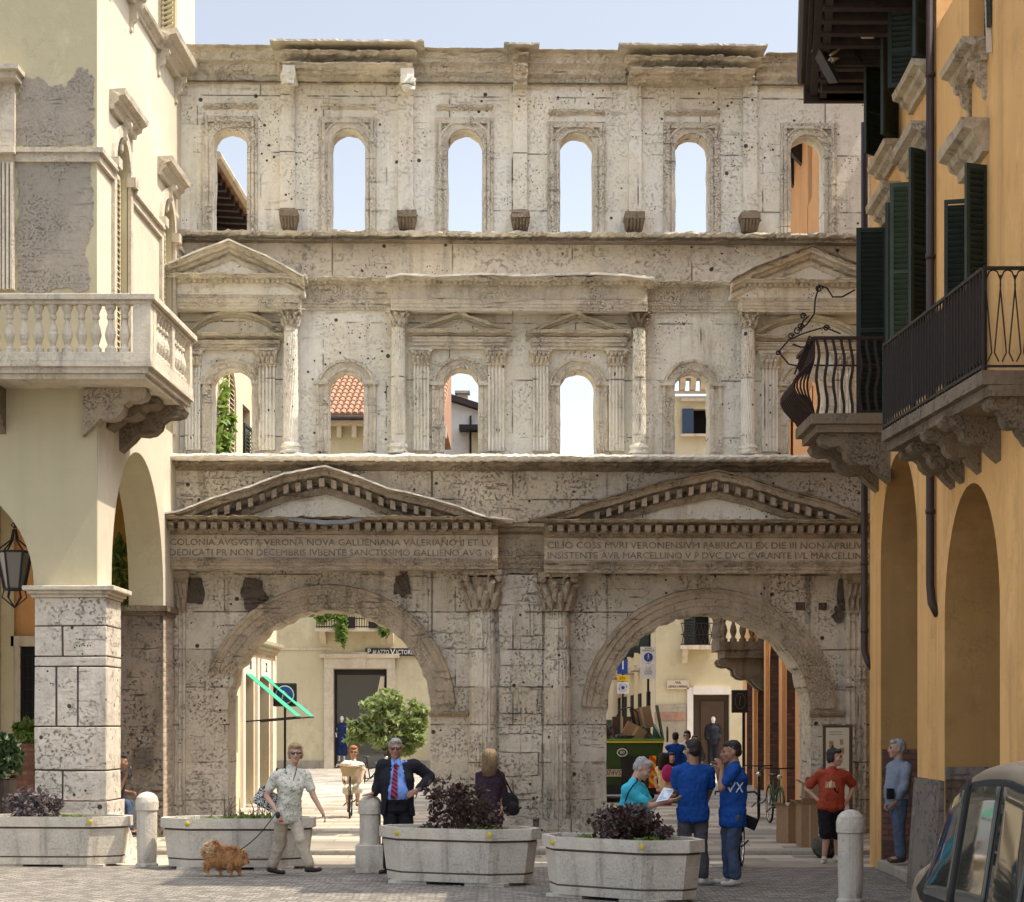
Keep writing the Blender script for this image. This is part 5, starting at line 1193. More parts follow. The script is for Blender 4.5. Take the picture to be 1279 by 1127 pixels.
t.box(-11.9, -2.6, 75.3, 83, 13.5, 13.55); t.prism([(-11.9, 75.1, 13.52), (-11.9, 84, 16.9), (-11.9, 84, 13.52)], (9.3, 0, 0)); t.build('tiled_roof', 'tile', A)
t = MB(); t.tube([(-11.9, 75.0, 13.5), (-2.6, 75.0, 13.5)], .1, 8); t.build('gutter', 'wood', A)
# --- farther houses showing over the roofs
hz = empty('white_gable_house', (-2, 92, 0), 'white gabled house with a brick chimney behind the third middle window', 'building')
t = MB(); t.prism([(-8.5, 90, 0), (1.4, 90, 0), (1.4, 90, 15.2), (-3.9, 90, 16.9), (-8.5, 90, 18.4)], (0, 10, 0)); t.build('wall', 'white_w', hz)
t = MB(); t.prism([(-8.5, 89.6, 18.42), (-3.9, 89.6, 16.92), (1.9, 89.6, 15.1), (1.9, 89.6, 15.35), (-3.9, 89.6, 17.2), (-8.5, 89.6, 18.7)], (0, 10.6, 0)); t.build('roof', 'wood', hz)
t = MB(); t.box(-2.55, -2.05, 91, 91.5, 15.9, 17.1); t.box(-2.65, -1.95, 90.9, 91.6, 17.1, 17.22); t.build('chimney', 'brick_lt', hz)
t = MB(); t.bar((-1.9, 89.9, 13.9), (-1.9, 89.9, 15.9), .09); t.box(-2.4, .2, 88.9, 90, 15.15, 15.35); t.build('downpipe', 'iron', hz)
t = MB(); t.box(-1.85, 1.38, 89.7, 89.99, 0, 15.1); t.build('yellow_wing', 'cream', hz)
h5 = empty('far_roof_house', (-9, 100, 0), 'pale house with a brown sloping roof over the tiled roof', 'building')
t = MB(); t.prism([(-14, 98, 0), (-7.6, 98, 0), (-7.6, 98, 18.6), (-14, 98, 16.9)], (0, 6, 0)); t.build('wall', 'white_w', h5)
t = MB(); t.prism([(-14, 97.5, 16.9), (-7.3, 97.5, 18.7), (-7.3, 97.5, 19.0), (-14, 97.5, 17.2)], (0, 7, 0)); t.build('roof', 'wood', h5)
# --- palace B
B = empty('cream_side_palace', (8, 72, 0), 'cream palace with a dark doorway and an iron balcony seen through the right arch', 'building')
def bx_(u): return (u-U0)*70/F
def bz_(v): return H+(V0-v)*70/F
t = MB(); mpB = lambda s, d, z: Vector((s, 70+d, z))
arch_wall(t, bx_(819), 12, 0, 4, [(bx_(866), bx_(911), .08, bz_(868), 0)], .5, mpB)
arch_wall(t, bx_(819), 12, 4, 9, [(bx_(857), bx_(886), 4.62, 7.3, 0)], .4, mpB); arch_wall(t, bx_(819), 12, 9, 13.5, [(bx_(853), bx_(886), bz_(542), bz_(511), 0)], .4, mpB)
t.build('wall', 'cream', B); MB().box(bx_(819)+.05, 12, 70.5, 90, 0, 13.4).build('dark_interior', 'dark', B)
MB().box(bx_(819), bx_(819)+.04, 70.5, 110, 0, 13.5).build('side_wall', 'cream2', B)
for k in range(5):
    y = 72+k*5
    for z in (3.9, 7.6): MB().box(bx_(819)-.35, bx_(819), y, y+3, z, z+.2).build('sill', 'trim', B)
for k in range(5):
    y = 72.6+k*5; MB().box(bx_(819)-.06, bx_(819), y, y+1.2, 4.6, 7).build('window', 'dark', B); MB().box(bx_(819)-.5, bx_(819)-.06, y-.1, y, 4.6, 7).build('shutter', 'shutter', B); MB().box(bx_(819)-.05, bx_(819), y, y+1.6, .2, 3).build('shop_window', 'dark', B)
t = MB(); t.box(bx_(858), bx_(865.5), 69.9, 70, 0, bz_(859)); t.box(bx_(865.5), bx_(912), 69.88, 70, bz_(867.5), bz_(858)); t.build('door_surround', 'white_w', B)
t = MB(); t.box(bx_(866), bx_(911), 70.28, 70.32, .1, bz_(868)); t.build('shop_door', 'brown_fr', B); MB().box(bx_(876), bx_(905), 70.2, 70.26, .1, bz_(876)).build('door_glass', 'glass', B)
t = MB(); t.box(bx_(819)-.03, bx_(857.5), 69.93, 70, 0, bz_(880)); t.build('stone_dado', 'dado', B); MB().box(bx_(819)-.05, bx_(857), 69.9, 69.95, bz_(900), bz_(890)).build('red_band', stone('red_stone_band', (.36,.2,.14), (.3,.18,.13), (.15,.1,.08), pits=False), B)
pl = MB().box(bx_(833), bx_(860), 69.9, 69.98, bz_(861), bz_(850)); po = pl.build('street_name_plate', 'trim'); tag(po, 'carved stone street name plate on the cream palace wall', 'plate')
text('lettering', 'VIA', .13, 'iron', po, Matrix.Translation((bx_(846.5), 69.895, bz_(853))) @ FACE); text('lettering', 'DIETRO S EVFEMIA', .11, 'iron', po, Matrix.Translation((bx_(846.5), 69.895, bz_(858))) @ FACE, sx=.75)
t = MB(); t.box(bx_(848), bx_(892), 69.2, 70, bz_(812), bz_(807)); bs_ = t.build('balcony_slab', 'trim', B)
t = MB()
for k in range(15): x = bx_(849)+k*.085; 
for k in range(9):
    x0 = bx_(849)+k*.14; t.bar((x0, 69.25, bz_(807)), (x0+.14, 69.25, bz_(781)), .022); t.bar((x0+.14, 69.25, bz_(807)), (x0, 69.25, bz_(781)), .022)
for v in (780, 794, 806): t.bar((bx_(848), 69.25, bz_(v)), (bx_(892), 69.25, bz_(v)), .035)
t.build('railing', 'iron', bs_); t = MB(); t.prism([(bx_(851), 70, bz_(812)), (bx_(851), 69.4, bz_(812)), (bx_(851), 69.85, bz_(828)), (bx_(851), 70, bz_(829))], (.2, 0, 0)); t.build('bracket', 'trim', B)
leaf('shutter', (bx_(854), 69.9), (bx_(868), 69.9), 4.5, 7.3, B, 'shutter', step=.1)
t = MB(); t.box(bx_(852), bx_(866), 69.9, 69.96, bz_(542), bz_(511)); t.build('shutter', plain('blue_grey_shutter', (.03,.06,.11), .6), B)
t = MB(); t.box(bx_(850), bx_(889), 69.75, 70, bz_(546), bz_(543)); t.box(bx_(850), bx_(889), 69.8, 70, bz_(502), bz_(498)); t.build('window_sill', 'trim', B)
t = MB(); t.box(bx_(819)-.5, 12.4, 69.3, 70, bz_(476), bz_(470)); t.box(bx_(819)-.1, 12.2, 69.9, 70, bz_(492), bz_(489)); cb = t.build('cornice', 'trim', B)
t = MB()
for u in range(822, 905, 13): t.prism([(bx_(u), 70, bz_(476)), (bx_(u), 69.35, bz_(476)), (bx_(u), 69.75, bz_(488)), (bx_(u), 70, bz_(489))], (.2, 0, 0))
t.build('cornice_bracket', 'trim', cb); MB().prism([(4.6, 69.2, 14.25), (12.4, 69.2, 14.25), (12.4, 80, 16), (4.6, 80, 16)], (0, 0, .1)).build('roof', 'wood', B)
# --- orange arcade C
def XC(Y): return 5.9+.044*(Y-37)
def mpC(s, d, z): return Vector((XC(s)+d, s, z))
C_ = empty('orange_arcaded_house', (9, 46, 0), 'orange arcaded house receding behind the right arch of the gate', 'building')
t = MB(); rv = 1
arch_wall(t, 34.7, 58, 0, 5.4, [(35.2, 37.3, 0, 3.3, 1.05), (38.5, 40.7, 0, 3.3, 1.1), (42.0, 44.5, 0, 3.2, 1.15), (45.8, 48.9, 0, 3.1, 1.2), (49.9, 52.6, 0, 3.1, 1.2), (53.6, 56.4, 0, 3.1, 1.2)], .7, mpC, rv=rv)
t.box(XC(34.7), XC(34.7)+5, 34.66, 34.7, 0, 14.3)
arch_wall(t, 34.7, 58, 5.4, 14.4, [(39, 40, 6.4, 8.6, 0), (43, 44, 6.4, 8.6, 0), (47, 48, 6.4, 8.6, 0), (39.2, 40.1, 10.4, 12.4, 0), (43.6, 44.5, 10.4, 12.4, 0)], .4, mpC)
t.build('wall', ['orange', 'brick'], C_); MB().box(XC(46)+1.2, 14, 34.8, 57.9, 0, 14.2).build('dark_interior', 'dark', C_)
MB().box(XC(58), 14, 57.95, 58, 0, 14.4).build('end_wall', 'orange', C_)
for (a, b) in ((37.4, 38.4), (40.8, 41.9), (44.6, 45.7), (49.0, 49.8), (52.7, 53.5)):
    t = MB(); t.prism([(XC(a)-.08, a+.1, 0), (XC(a), a+.1, 0), (XC(b), b-.1, 0), (XC(b)-.08, b-.1, 0)], (0, 0, 4.9)); t.build('pilaster', 'orange', C_)
hood(C_, XC, -1, 34.8, 57.8, 5.3, .2, 'trim', 'string_course', .22)
t = MB(); t.prism([(XC(39)-1.0, 39, 14.4), (XC(58)-1.0, 58, 14.4), (14, 58, 15.5), (14, 39, 15.5)], (0, 0, .15)); rc = t.build('roof', 'wood', C_)
for k in range(11):
    y = 39.4+k*1.7; t = MB(); t.prism([(XC(y)-a*.95, y, 14.39+b*.8) for a, b in SB], (0, .2, 0)); t.build('eave_bracket', 'wood', rc)
# baroque balcony on C
y0, y1 = 50.6, 52.6; bo = MB(); bo.prism([(5.35, y0, 3.75), (5.35, y1, 3.75), (XC(y1), y1, 3.75), (XC(y0), y0, 3.75)], (0, 0, .22), .02); bo.prism([(5.5, y0+.1, 3.55), (5.5, y1-.1, 3.55), (XC(y1), y1, 3.55), (XC(y0), y0, 3.55)], (0, 0, .2), .02)
bo = bo.build('stone_balcony', 'dark_lime', C_)
t = MB(); t.prism([(5.32, y0, 4.72), (5.32, y1, 4.72), (5.55, y1, 4.72), (5.55, y0, 4.72)], (0, 0, .14)); t.prism([(5.32, y0, 4.72), (XC(y0), y0, 4.72), (XC(y0), y0+.2, 4.72), (5.32, y0+.2, 4.72)], (0, 0, .138)); t.build('handrail', 'dark_lime', bo)
balusters('baluster', [(5.48+k*.24, y0+.1) for k in range(5)]+[(5.44, y0+.4+k*.27) for k in range(7)], 3.97, 4.72, .09, bo, 'dark_lime', 8)
for y_ in (y0+.2, y1-.5): t = MB(); t.prism([(XC(y_)-a*1.2, y_, 3.55+b*.85) for a, b in SB], (0, .4, 0), .01); t.build('bracket', 'dark_lime', bo)
# --- far end of the street between A and B
K = empty('far_street_house', (7, 165, 0), 'orange and cream house closing the far end of the street, above the dustcart', 'building')
t = MB(); t.box(-12, 30, 160, 170, 0, 14); t.build('wall', 'orange', K)
for k in range(14): MB().box(4.4+k*.9, 4.8+k*.9, 159.9, 160, 5+(k % 2)*3, 7+(k % 2)*3).build('window', 'dark', K)
K2 = empty('street_row_house', (6.5, 125, 0), 'cream row house with sills far down the street behind the road signs', 'building')
t = MB(); t.box(6.6, 12, 112, 150, 0, 15); t.build('wall', 'cream2', K2)
for k in range(6): MB().box(6.45, 6.6, 113+k*6, 115+k*6, 4.5, 7.3).build('window', 'dark', K2); MB().box(6.1, 6.6, 112.6+k*6, 115.4+k*6, 4.2, 4.5).build('sill', 'trim', K2)
K3 = empty('brick_street_house', (0, 120, 0), 'reddish brown house on the shaded side of the far street', 'building')
t = MB(); t.box(-9, 5.4, 112, 118, 0, 11.5); t.build('wall', 'brick_lt', K3)
# =================================================================== STREET OBJECTS
def place(o, x, y, rz, z=0, label=None, group=None):
    o.location = (x, y, z); o.rotation_euler = (0, 0, rz)
    if label: o['label'] = label
    if group: o['group'] = group
    return o
def make_bollard():
    o = empty('stone_bollard', (0, 0, 0), 'b', 'bollard', 'stone bollards')
    t = MB(); t.lathe(0, 0, [(.15, 0), (.15, .03), (.125, .05), (.135, .3), (.135, .735)], 24, j=.004); t.build('shaft', 'concrete', o, local=True, smooth=False)
    t = MB(); t.lathe(0, 0, [(.128, .735), (.15, .745), (.152, .85), (.148, .87), (.135, .915), (.10, .955), (.05, .978), (.01, .985)], 24, j=.003); t.build('domed_cap', 'concrete', o, local=True)
    return o
b0 = make_bollard(); b1_ = copy_tree(b0); b2_ = copy_tree(b0)
place(b0, -4.83, 25.95, 0, label='slim stone bollard between the left sunlit planter and the next one')
place(b1_, -1.80, 24.9, 0, label='stone bollard with a square plinth, touched by the man in the suit')
place(b2_, 3.59, 20.8, .5, label='stone bollard at right in front of the man in the red t-shirt')
t = MB(); t.box(-.175, .175, -.175, .175, 0, .36, .006); t.build('square_plinth', 'concrete', b1_, local=True, bevel=.01)
def make_planter():
    o = empty('stone_planter', (0, 0, 0), 'p', 'planter', 'tapered stone planters')
    P0 = [(-1.0, -.14), (-.62, -.45), (.62, -.45), (1.0, -.14), (1.0, .14), (.62, .45), (-.62, .45), (-1.0, .14)]
    def ringz(k, z): return [Vector((x*k, y*k, z)) for x, y in P0]
    lv = [(.89, .035), (.905, .125), (.895, .13), (.895, .145), (.91, .15), (.955, .505), (.94, .51), (.94, .53), (1.0, .535), (1.0, .665), (.93, .665), (.93, .58)]
    t = MB()
    for k, z in lv: t.v += [jit(p, .004, 5) for p in ringz(k, z)]
    for i in range(len(lv)-1):
        for k in range(8): t.f.append((i*8+k, i*8+(k+1) % 8, (i+1)*8+(k+1) % 8, (i+1)*8+k))
    t.f.append(tuple(range(8))[::-1]); body = t.build('basin', 'concrete', o, local=True)
    t = MB()
    for k, z0, z1 in ((.9, .128, .147), (.945, .508, .532)):
        t.v += ringz(k+.004, z0)+ringz(k+.004, z1); b = len(t.v)-16
        for q in range(8): t.f.append((b+q, b+(q+1) % 8, b+8+(q+1) % 8, b+8+q))
    t.build('groove', 'groove', body, local=True)
    t = MB(); t.v += ringz(.93, .585); t.f.append(tuple(range(8))); t.build('soil', 'soil', o, local=True)
    t = MB()
    for (x, y, a) in ((-.5, 0, 0), (.5, 0, 0)): t.box(x-.25, x+.25, -.38, .38, 0, .036)
    t.box(-.8, .8, -.1, .1, 0, .03); t.build('foot', 'concrete', o, local=True)
    for (x, y, q) in ((-.60, -.45, 0), (.60, -.45, 0), (.62, .45, 0), (-.62, .45, 0)):
        t = MB(); t.ell((x, y*1.0, .60), (.035, .012, .035), 10); t.build('reflector', 'yellow_dot', o, local=True)
    return o
p0 = make_planter()
ps = [p0]+[copy_tree(p0) for _ in range(3)]
place(ps[0], -6.15, 26.15, R(-4), label='leftmost stone planter, cut by the photo edge, its right end in the sun'); ps[0].scale = (1.08, .9, 1)
place(ps[1], -3.58, 25.7, R(0), label='stone planter behind the brown dog, nearly bare')
place(ps[2], -.63, 23.35, R(-24), label='stone planter in front of the suited man with a dark purple bush')
place(ps[3], 1.19, 21.35, R(-40), label='nearest stone planter, turned corner on, with a dense dark bush')
for p_, (ox, oy, rr, n_, mt, nm, lab, zz, sd) in zip(ps, (((-.25), 0, (.42, .3, .25), 1100, 'leaf_grey', 'purple_grey_shrub', 'greyish purple shrub in the leftmost planter', .80, 1),
                                      (.12, 0, (.5, .22, .07), 160, 'leaf_green', 'low_ground_plant', 'sparse green weeds and dry twigs in the planter behind the dog', .64, 2),
                                      (-.02, .1, (.48, .3, .36), 420, 'leaf_purple', 'dark_purple_shrub', 'open dark purple shrub in the planter beside the suited man', .92, 3),
                                      (.02, .05, (.42, .36, .24), 1700, 'leaf_purple', 'dark_shrub', 'dense rounded dark shrub in the nearest planter', .80, 4))):
    mw = Matrix.Translation(p_.location) @ Matrix.Rotation(p_.rotation_euler.z, 4, 'Z'); c = mw @ Vector((ox, oy, zz))
    s_ = empty(nm, (c.x, c.y, .58), lab, 'shrub'); t = MB()
    leaves(t, c, rr, n_, (.055, .05, .052, .05)[sd-1], sd, elong=1.5)
    if sd == 3: leaves(t, c+Vector((-.22, 0, .12)), (.30, .2, .30), 240, .05, 33, elong=1.5); leaves(t, c+Vector((.22, 0, -.12)), (.36, .25, .2), 480, .05, 34, elong=1.5)
    t.build('foliage', mt, s_)
    t = MB(); rnd = random.Random(sd)
    for k in range(26):
        a = rnd.uniform(0, 6.28); r_ = rnd.uniform(.3, .95); e = Vector((c.x+math.cos(a)*rr[0]*r_, c.y+math.sin(a)*rr[1]*r_, c.z+(rr[2]*rnd.uniform(-.3, .8) if sd != 2 else rnd.uniform(.05, .3)))); b_ = Vector((c.x+rnd.uniform(-.1, .1)+(math.cos(a)*.3 if sd == 2 else 0), c.y+rnd.uniform(-.1, .1), .58))
        t.tube([b_, b_.lerp(e, .5)+Vector((rnd.uniform(-.05, .05), rnd.uniform(-.05, .05), .03)), e], [.009, .006, .003], 5)
    t.build('stem', 'bark', s_)
    t = MB(); leaves(t, mw @ Vector((.3, 0, .62)), (.26, .18, .05), 140, .04, sd+20, flat=-.5); leaves(t, mw @ Vector((-.45, 0, .62)), (.2, .18, .04), 70, .04, sd+40, flat=-.5); t.build('weed', 'leaf_green', s_)
# potted plants in the left portico
for (u, v, Y, r_, n_, mt, lab, pc) in ((2, 945, 29.0, (.34, .3, .38), 900, 'leaf_dark', 'dark green potted bush in the portico at the left edge', 'black'), (33, 915, 31.6, (.22, .2, .2), 500, 'leaf_green', 'bright green potted plant by the barred window in the portico', 'brick'), (148, 712, 32.6, (.3, .2, .5), 500, 'leaf_green', 'green climber on the yellow wall inside the portico', None)):
    c = px(u, v, Y); s_ = empty('potted_plant' if pc else 'climbing_plant', (c.x, c.y, 0), lab, 'plant'); t = MB(); leaves(t, c, r_, n_, .07, n_); t.build('foliage', mt, s_)
    t = MB(); t.tube([(c.x, c.y, 0 if pc else 2.2), c], .025, 6); t.build('stem', 'bark', s_)
    if pc: t = MB(); t.lathe(c.x, c.y, [(.16, 0), (.2, .4), (.23, max(.42, c.z-r_[2]*.9)), (.2, max(.40, c.z-r_[2]*.9-.03))], 16); t.build('pot', 'brick' if pc == 'brick' else 'wood', s_)
# tree in a pot beyond the arch
tr = empty('potted_tree', (-3.85, 60, .07), 'leafy bright green potted tree beyond the left arch', 'tree')
t = MB(); c = px(486, 905, 60)
[leaves(t, c+Vector(o_), r_, n_, .12, 77+n_, elong=2.4) for o_, r_, n_ in (((0, 0, 0), (.8, .7, .62), 620), ((-.65, 0, -.25), (.5, .4, .34), 330), ((.65, 0, .2), (.48, .4, .55), 400), ((-.15, 0, .6), (.6, .4, .42), 300), ((.2, 0, .85), (.2, .2, .25), 60), ((1.0, 0, .45), (.25, .2, .2), 60), ((-1.2, 0, -.45), (.2, .2, .15), 40), ((.75, 0, -.4), (.35, .4, .4), 500), ((-1.0, 0, -.1), (.3, .2, .2), 160), ((.3, 0, -.7), (.5, .3, .35), 500))]; t.build('crown', 'leaf_olive', tr)
t = MB(); rnd = random.Random(4)
for k in range(16):
    a = rnd.uniform(0, 6.28); e = c+Vector((math.cos(a)*.8, math.sin(a)*.6, rnd.uniform(-.5, .7))); t.tube([(c.x, 60, .6), Vector((c.x, 60, 1.2)).lerp(e, .4), e], [.035, .02, .008], 5)
t.build('trunk', 'bark', tr); t = MB(); t.lathe(c.x, 60, [(.3, .07), (.4, .62), (.44, .66), (.38, .64)], 18); t.build('pot', 'brick_lt', tr)
bp_ = MB(); c = px(501, 919, 62); bp_.box(c.x-.3, c.x+.3, 62, 62.05, c.z-.42, c.z+.42); tag(bp_.build('blue_poster', plain('blue_poster_print', (.05,.25,.5), .4, var=.6, sc_=3)), 'pale blue poster panel behind the potted tree', 'poster')
# road signs
sp = empty('pedestrian_zone_sign', (3.6, 55, 0), 'white pedestrian zone sign with a blue disc and small print, above the dustcart', 'sign')
def sx_(u, Y): return (u-U0)*Y/F
def sz_(v, Y): return H+(V0-v)*Y/F
Y = 55
MB().box(sx_(800, Y), sx_(819.5, Y), Y, Y+.04, sz_(828, Y), sz_(808, Y)).build('upper_panel', 'white', sp); MB().box(sx_(800, Y), sx_(819.5, Y), Y, Y+.04, sz_(848, Y), sz_(828.8, Y)).build('lower_panel', 'white', sp)
t = MB(); t.lathe(0, 0, [(.125, 0), (.125, .01)], 24); t.v = [Vector((sx_(809.8, Y)+p.x, Y-.002-p.z, sz_(821, Y)+p.y)) for p in t.v]; t.build('blue_disc', 'blue_sign', sp)
t = MB(); cx_, cz_ = sx_(809.8, Y), sz_(821, Y); t.ell((cx_, Y-.02, cz_+.07), (.017, .005, .017), 8)
for a, b in (((0, .05), (0, -.01)), ((0, -.01), (-.035, -.08)), ((0, -.01), (.035, -.08)), ((0, .04), (.045, .0)), ((0, .04), (-.045, .0))): t.bar((cx_+a[0], Y-.02, cz_+a[1]), (cx_+b[0], Y-.02, cz_+b[1]), .017, .006)
t.build('walking_figure', 'white', sp)
text('lettering', 'ZONA\nPEDONALE', .065, 'iron', sp, Matrix.Translation((cx_, Y-.004, sz_(811.5, Y))) @ FACE, local=False, ext=.001)
text('lettering', '0 - 24\neccetto\nautorizzati\nbiciclette', .055, 'iron', sp, Matrix.Translation((cx_, Y-.004, sz_(838, Y))) @ FACE, local=False, ext=.001)
t = MB(); t.bar((cx_, Y+.08, 0), (cx_, Y+.08, sz_(806, Y)), .06); t.build('post', 'iron', sp)
Y = 60; sp = empty('road_sign_stack', (3.4, Y, 0), 'stack of blue, yellow and white road signs at the left of the right arch', 'sign')
MB().box(sx_(771, Y), sx_(784, Y), Y, Y+.04, sz_(842, Y), sz_(823.5, Y)).build('blue_panel', 'blue_sign', sp); MB().box(sx_(771, Y), sx_(784, Y), Y, Y+.04, sz_(851, Y), sz_(843.5, Y)).build('yellow_panel', 'yel_sign', sp); MB().box(sx_(771, Y), sx_(785.5, Y), Y, Y+.04, sz_(866.5, Y), sz_(852, Y)).build('white_panel', 'white', sp)
text('lettering', '1', .42, 'white', sp, Matrix.Translation((sx_(778, Y), Y-.006, sz_(831, Y))) @ FACE, local=False, ext=.004); text('lettering', 'ZTL', .11, 'black', sp, Matrix.Translation((sx_(777.5, Y), Y-.006, sz_(847.3, Y))) @ FACE, local=False)
t = MB()
for k in range(20):
    a = k*math.pi/10; cx_, cz_ = sx_(778, Y), sz_(859, Y)
    if k % 5 != 4: t.bar((cx_+math.cos(a)*.12, Y-.008, cz_+math.sin(a)*.12), (cx_+math.cos(a+.32)*.12, Y-.008, cz_+math.sin(a+.32)*.12), .03, .006)
t.ell((cx_, Y-.008, cz_), (.055, .006, .055), 12); t.build('ring_symbol', 'blue_sign', sp); t = MB(); t.bar((sx_(778, Y), Y+.07, 0), (sx_(778, Y), Y+.07, sz_(822, Y)), .06); t.build('post', 'iron', sp)
Y = 50; sp = empty('traffic_box_sign', (5.8, Y, 0), 'dark square sign box with a dim ring, on a post beneath the stone balcony', 'sign')
MB().box(sx_(914, Y), sx_(934, Y), Y, Y+.12, sz_(890.5, Y), sz_(862, Y)).build('panel', 'sign_bg', sp, bevel=.02)
cx_, cz_ = sx_(924.5, Y), sz_(876, Y); t = MB()
t.tube([(cx_+math.cos(a)*.13, Y-.008, cz_+math.sin(a)*.2) for a in [k*math.pi/10 for k in range(21)]], .008, 5); t.bar((cx_, Y-.008, cz_+.1), (cx_-.02, Y-.008, cz_-.1), .02, .005); t.ell((cx_+.01, Y-.008, cz_+.12), (.02, .006, .02), 8); t.build('ring', 'marbleR', sp); t = MB(); t.bar((cx_+.1, Y+.1, .07), (cx_+.1, Y+.1, sz_(890, Y)), .07); t.build('post', 'iron', sp)
# poster board on the right gate pier
Y = 31.6; pb = empty('poster_board', (4.9, Y, 0), 'framed cream information board on the right pier of the gate', 'board')
MB().box(sx_(1028, Y), sx_(1065, Y), Y, Y+.06, sz_(1020, Y), sz_(906, Y)).build('frame', 'brown_fr', pb, bevel=.01); po = MB().box(sx_(1031.5, Y), sx_(1060.5, Y), Y-.006, Y, sz_(1014, Y), sz_(909, Y)).build('sheet', 'poster', pb)
t = MB(); rnd = random.Random(2)
for (u, v, w_, h_) in ((1038, 930, 5, 9), (1040, 934, 3, 6), (1051, 927, 4, 7), (1052, 938, 5, 8), (1043, 948, 9, 5)): t.box(sx_(u-w_/2, Y), sx_(u+w_/2, Y), Y-.009, Y-.006, sz_(v+h_/2, Y), sz_(v-h_/2, Y))
t.build('small_picture', plain('ochre_print', (.38,.27,.12), .6, var=.6, sc_=40), po)
t = MB()
for v in (914, 917, 960, 964, 968, 972, 976): t.box(sx_(1036, Y), sx_(1056-(v % 3)*2, Y), Y-.008, Y-.006, sz_(v+.5, Y), sz_(v, Y))
t.build('text_line', 'iron', po)
# cardboard boxes and backpack
def carton(c, s, rz, lab, flaps=True):
    o = empty('cardboard_box', c, lab, 'box', 'cardboard boxes', rz); t = MB(); t.box(-s[0]/2, s[0]/2, -s[1]/2, s[1]/2, 0, s[2], .006); t.build('carton', 'card', o, local=True)
    if flaps:
        t = MB(); t.prism([(-s[0]/2, -s[1]/2, s[2]), (s[0]/2, -s[1]/2, s[2]), (s[0]/2, -s[1]/2-.08, s[2]+.1), (-s[0]/2, -s[1]/2-.08, s[2]+.1)], (0, .005, .004)); t.prism([(-s[0]/2, -s[1]/2, s[2]), (-s[0]/2-.1, -s[1]/2, s[2]+.06), (-s[0]/2-.1, s[1]/2, s[2]+.06), (-s[0]/2, s[1]/2, s[2])], (.004, 0, .004)); t.build('flap', 'card', o, local=True)
    t = MB(); t.box(-s[0]*.04, s[0]*.04, -s[1]/2-.002, s[1]/2+.002, s[2]*.0, s[2]+.002); t.build('tape', 'wicker', o, local=True); return o
carton((4.35, 28.9, .075), (.25, .3, .62), .1, 'tall cardboard box standing on the ground at the foot of the right gate pier'); carton((4.40, 28.92, .70), (.22, .26, .30), .05, 'smaller cardboard box on top of the tall one by the right gate pier'); carton((4.24, 29.9, .075), (.3, .3, .55), .5, 'torn cardboard box behind the tall box')
def blobmesh(mb, name, mat, parent, vox=.012, smooth=True, disp=0, dsc=6, world=True):
    me = bpy.data.meshes.new('tmp'); me.from_pydata([tuple(p) for p in mb.v], [], mb.f); ob = bpy.data.objects.new('tmp', me); COL.objects.link(ob)
    COL.objects.unlink(ob); r_ = ob.modifiers.new('r', 'REMESH'); r_.mode = 'VOXEL'; r_.voxel_size = vox
    s_ = ob.modifiers.new('s', 'SMOOTH'); s_.factor = .5; s_.iterations = 3
    m2 = evalmesh(ob)
    if disp:
        N_ = len(m2.vertices); co = [0.0]*(3*N_); no = [0.0]*(3*N_); m2.vertices.foreach_get('co', co); m2.vertices.foreach_get('normal', no)
        for i in range(N_):
            x, y, z = co[3*i:3*i+3]; n = (noise.noise(Vector((x, y*1.2, z*.8))*dsc+Vector((3, 1, 8)))+.5*noise.noise(Vector((x, y, z))*dsc*2.7)+(.9*(.25-abs(noise.noise(Vector((x*1.3+z*.5, y*1.3, z*.7))*dsc*1.5))) if disp > .009 else 0))*disp
            co[3*i] += no[3*i]*n; co[3*i+1] += no[3*i+1]*n; co[3*i+2] += no[3*i+2]*n
        m2.vertices.foreach_set('co', co); m2.update()
    if parent is not None and world: m2.transform(W[parent.name].inverted())
    m2.materials.clear(); m2.materials.append(M[mat] if isinstance(mat, str) else mat)
    m2.polygons.foreach_set('use_smooth', [True]*len(m2.polygons)); m2.name = name
    o = bpy.data.objects.new(name, m2); COL.objects.link(o)
    if parent is not None: o.parent = parent; W[o.name] = W[parent.name]
    return o
bk = empty('backpack', (4.6, 27.6, 0), 'dark camouflage backpack on the ground behind the man in the red t-shirt', 'bag'); t = MB(); t.ell((4.58, 27.6, .27), (.24, .2, .3), 14); t.ell((4.36, 27.5, .16), (.16, .14, .17), 12)
blobmesh(t, 'sack', cloth('camo_cloth', (.10,.09,.07), (.03,.03,.025), 'blot', 9), bk, .02, disp=.02); t = MB(); t.tube([(4.5, 27.4, .45), (4.6, 27.36, .55), (4.72, 27.4, .42)], .015, 6); t.build('strap', 'black', bk)
# --- garbage truck
tk = empty('garbage_truck', (3.1, 46, 0), 'small green open garbage truck heaped with rubbish in the right arch', 'truck')
Y = 44.5; X0, X1 = sx_(712, Y), sx_(829, Y); zt, zb = sz_(924, Y), .45
t = MB(); t.prism([(X0+.05, Y, zb), (X1-.1, Y, zb), (X1, Y-.06, zt), (X0-.05, Y-.06, zt)], (0, .05, 0)); t.prism([(X0+.02, Y, zb), (X0+.02, Y+2.6, zb), (X0-.05, Y+2.6, zt), (X0-.05, Y, zt)], (.05, 0, 0)); t.prism([(X1-.1, Y, zb), (X1-.1, Y+2.6, zb), (X1, Y+2.6, zt+.35), (X1, Y, zt+.02)], (-.05, 0, 0)); t.box(X0, X1-.06, Y, Y+2.6, zb, zb+.05)
t.build('tipping_body', 'green_truck', tk)
t = MB(); t.box(X0-.06, X1+.01, Y-.10, Y-.02, zt-.03, zt+.02); t.build('rim', plain('light_green_rim', (.12,.32,.05), .5), tk); t = MB(); t.box(X0-.04, X1-.0, Y-.095, Y-.03, zt-.07, zt-.035); t.build('rim_stripe', 'yel_sign', tk)
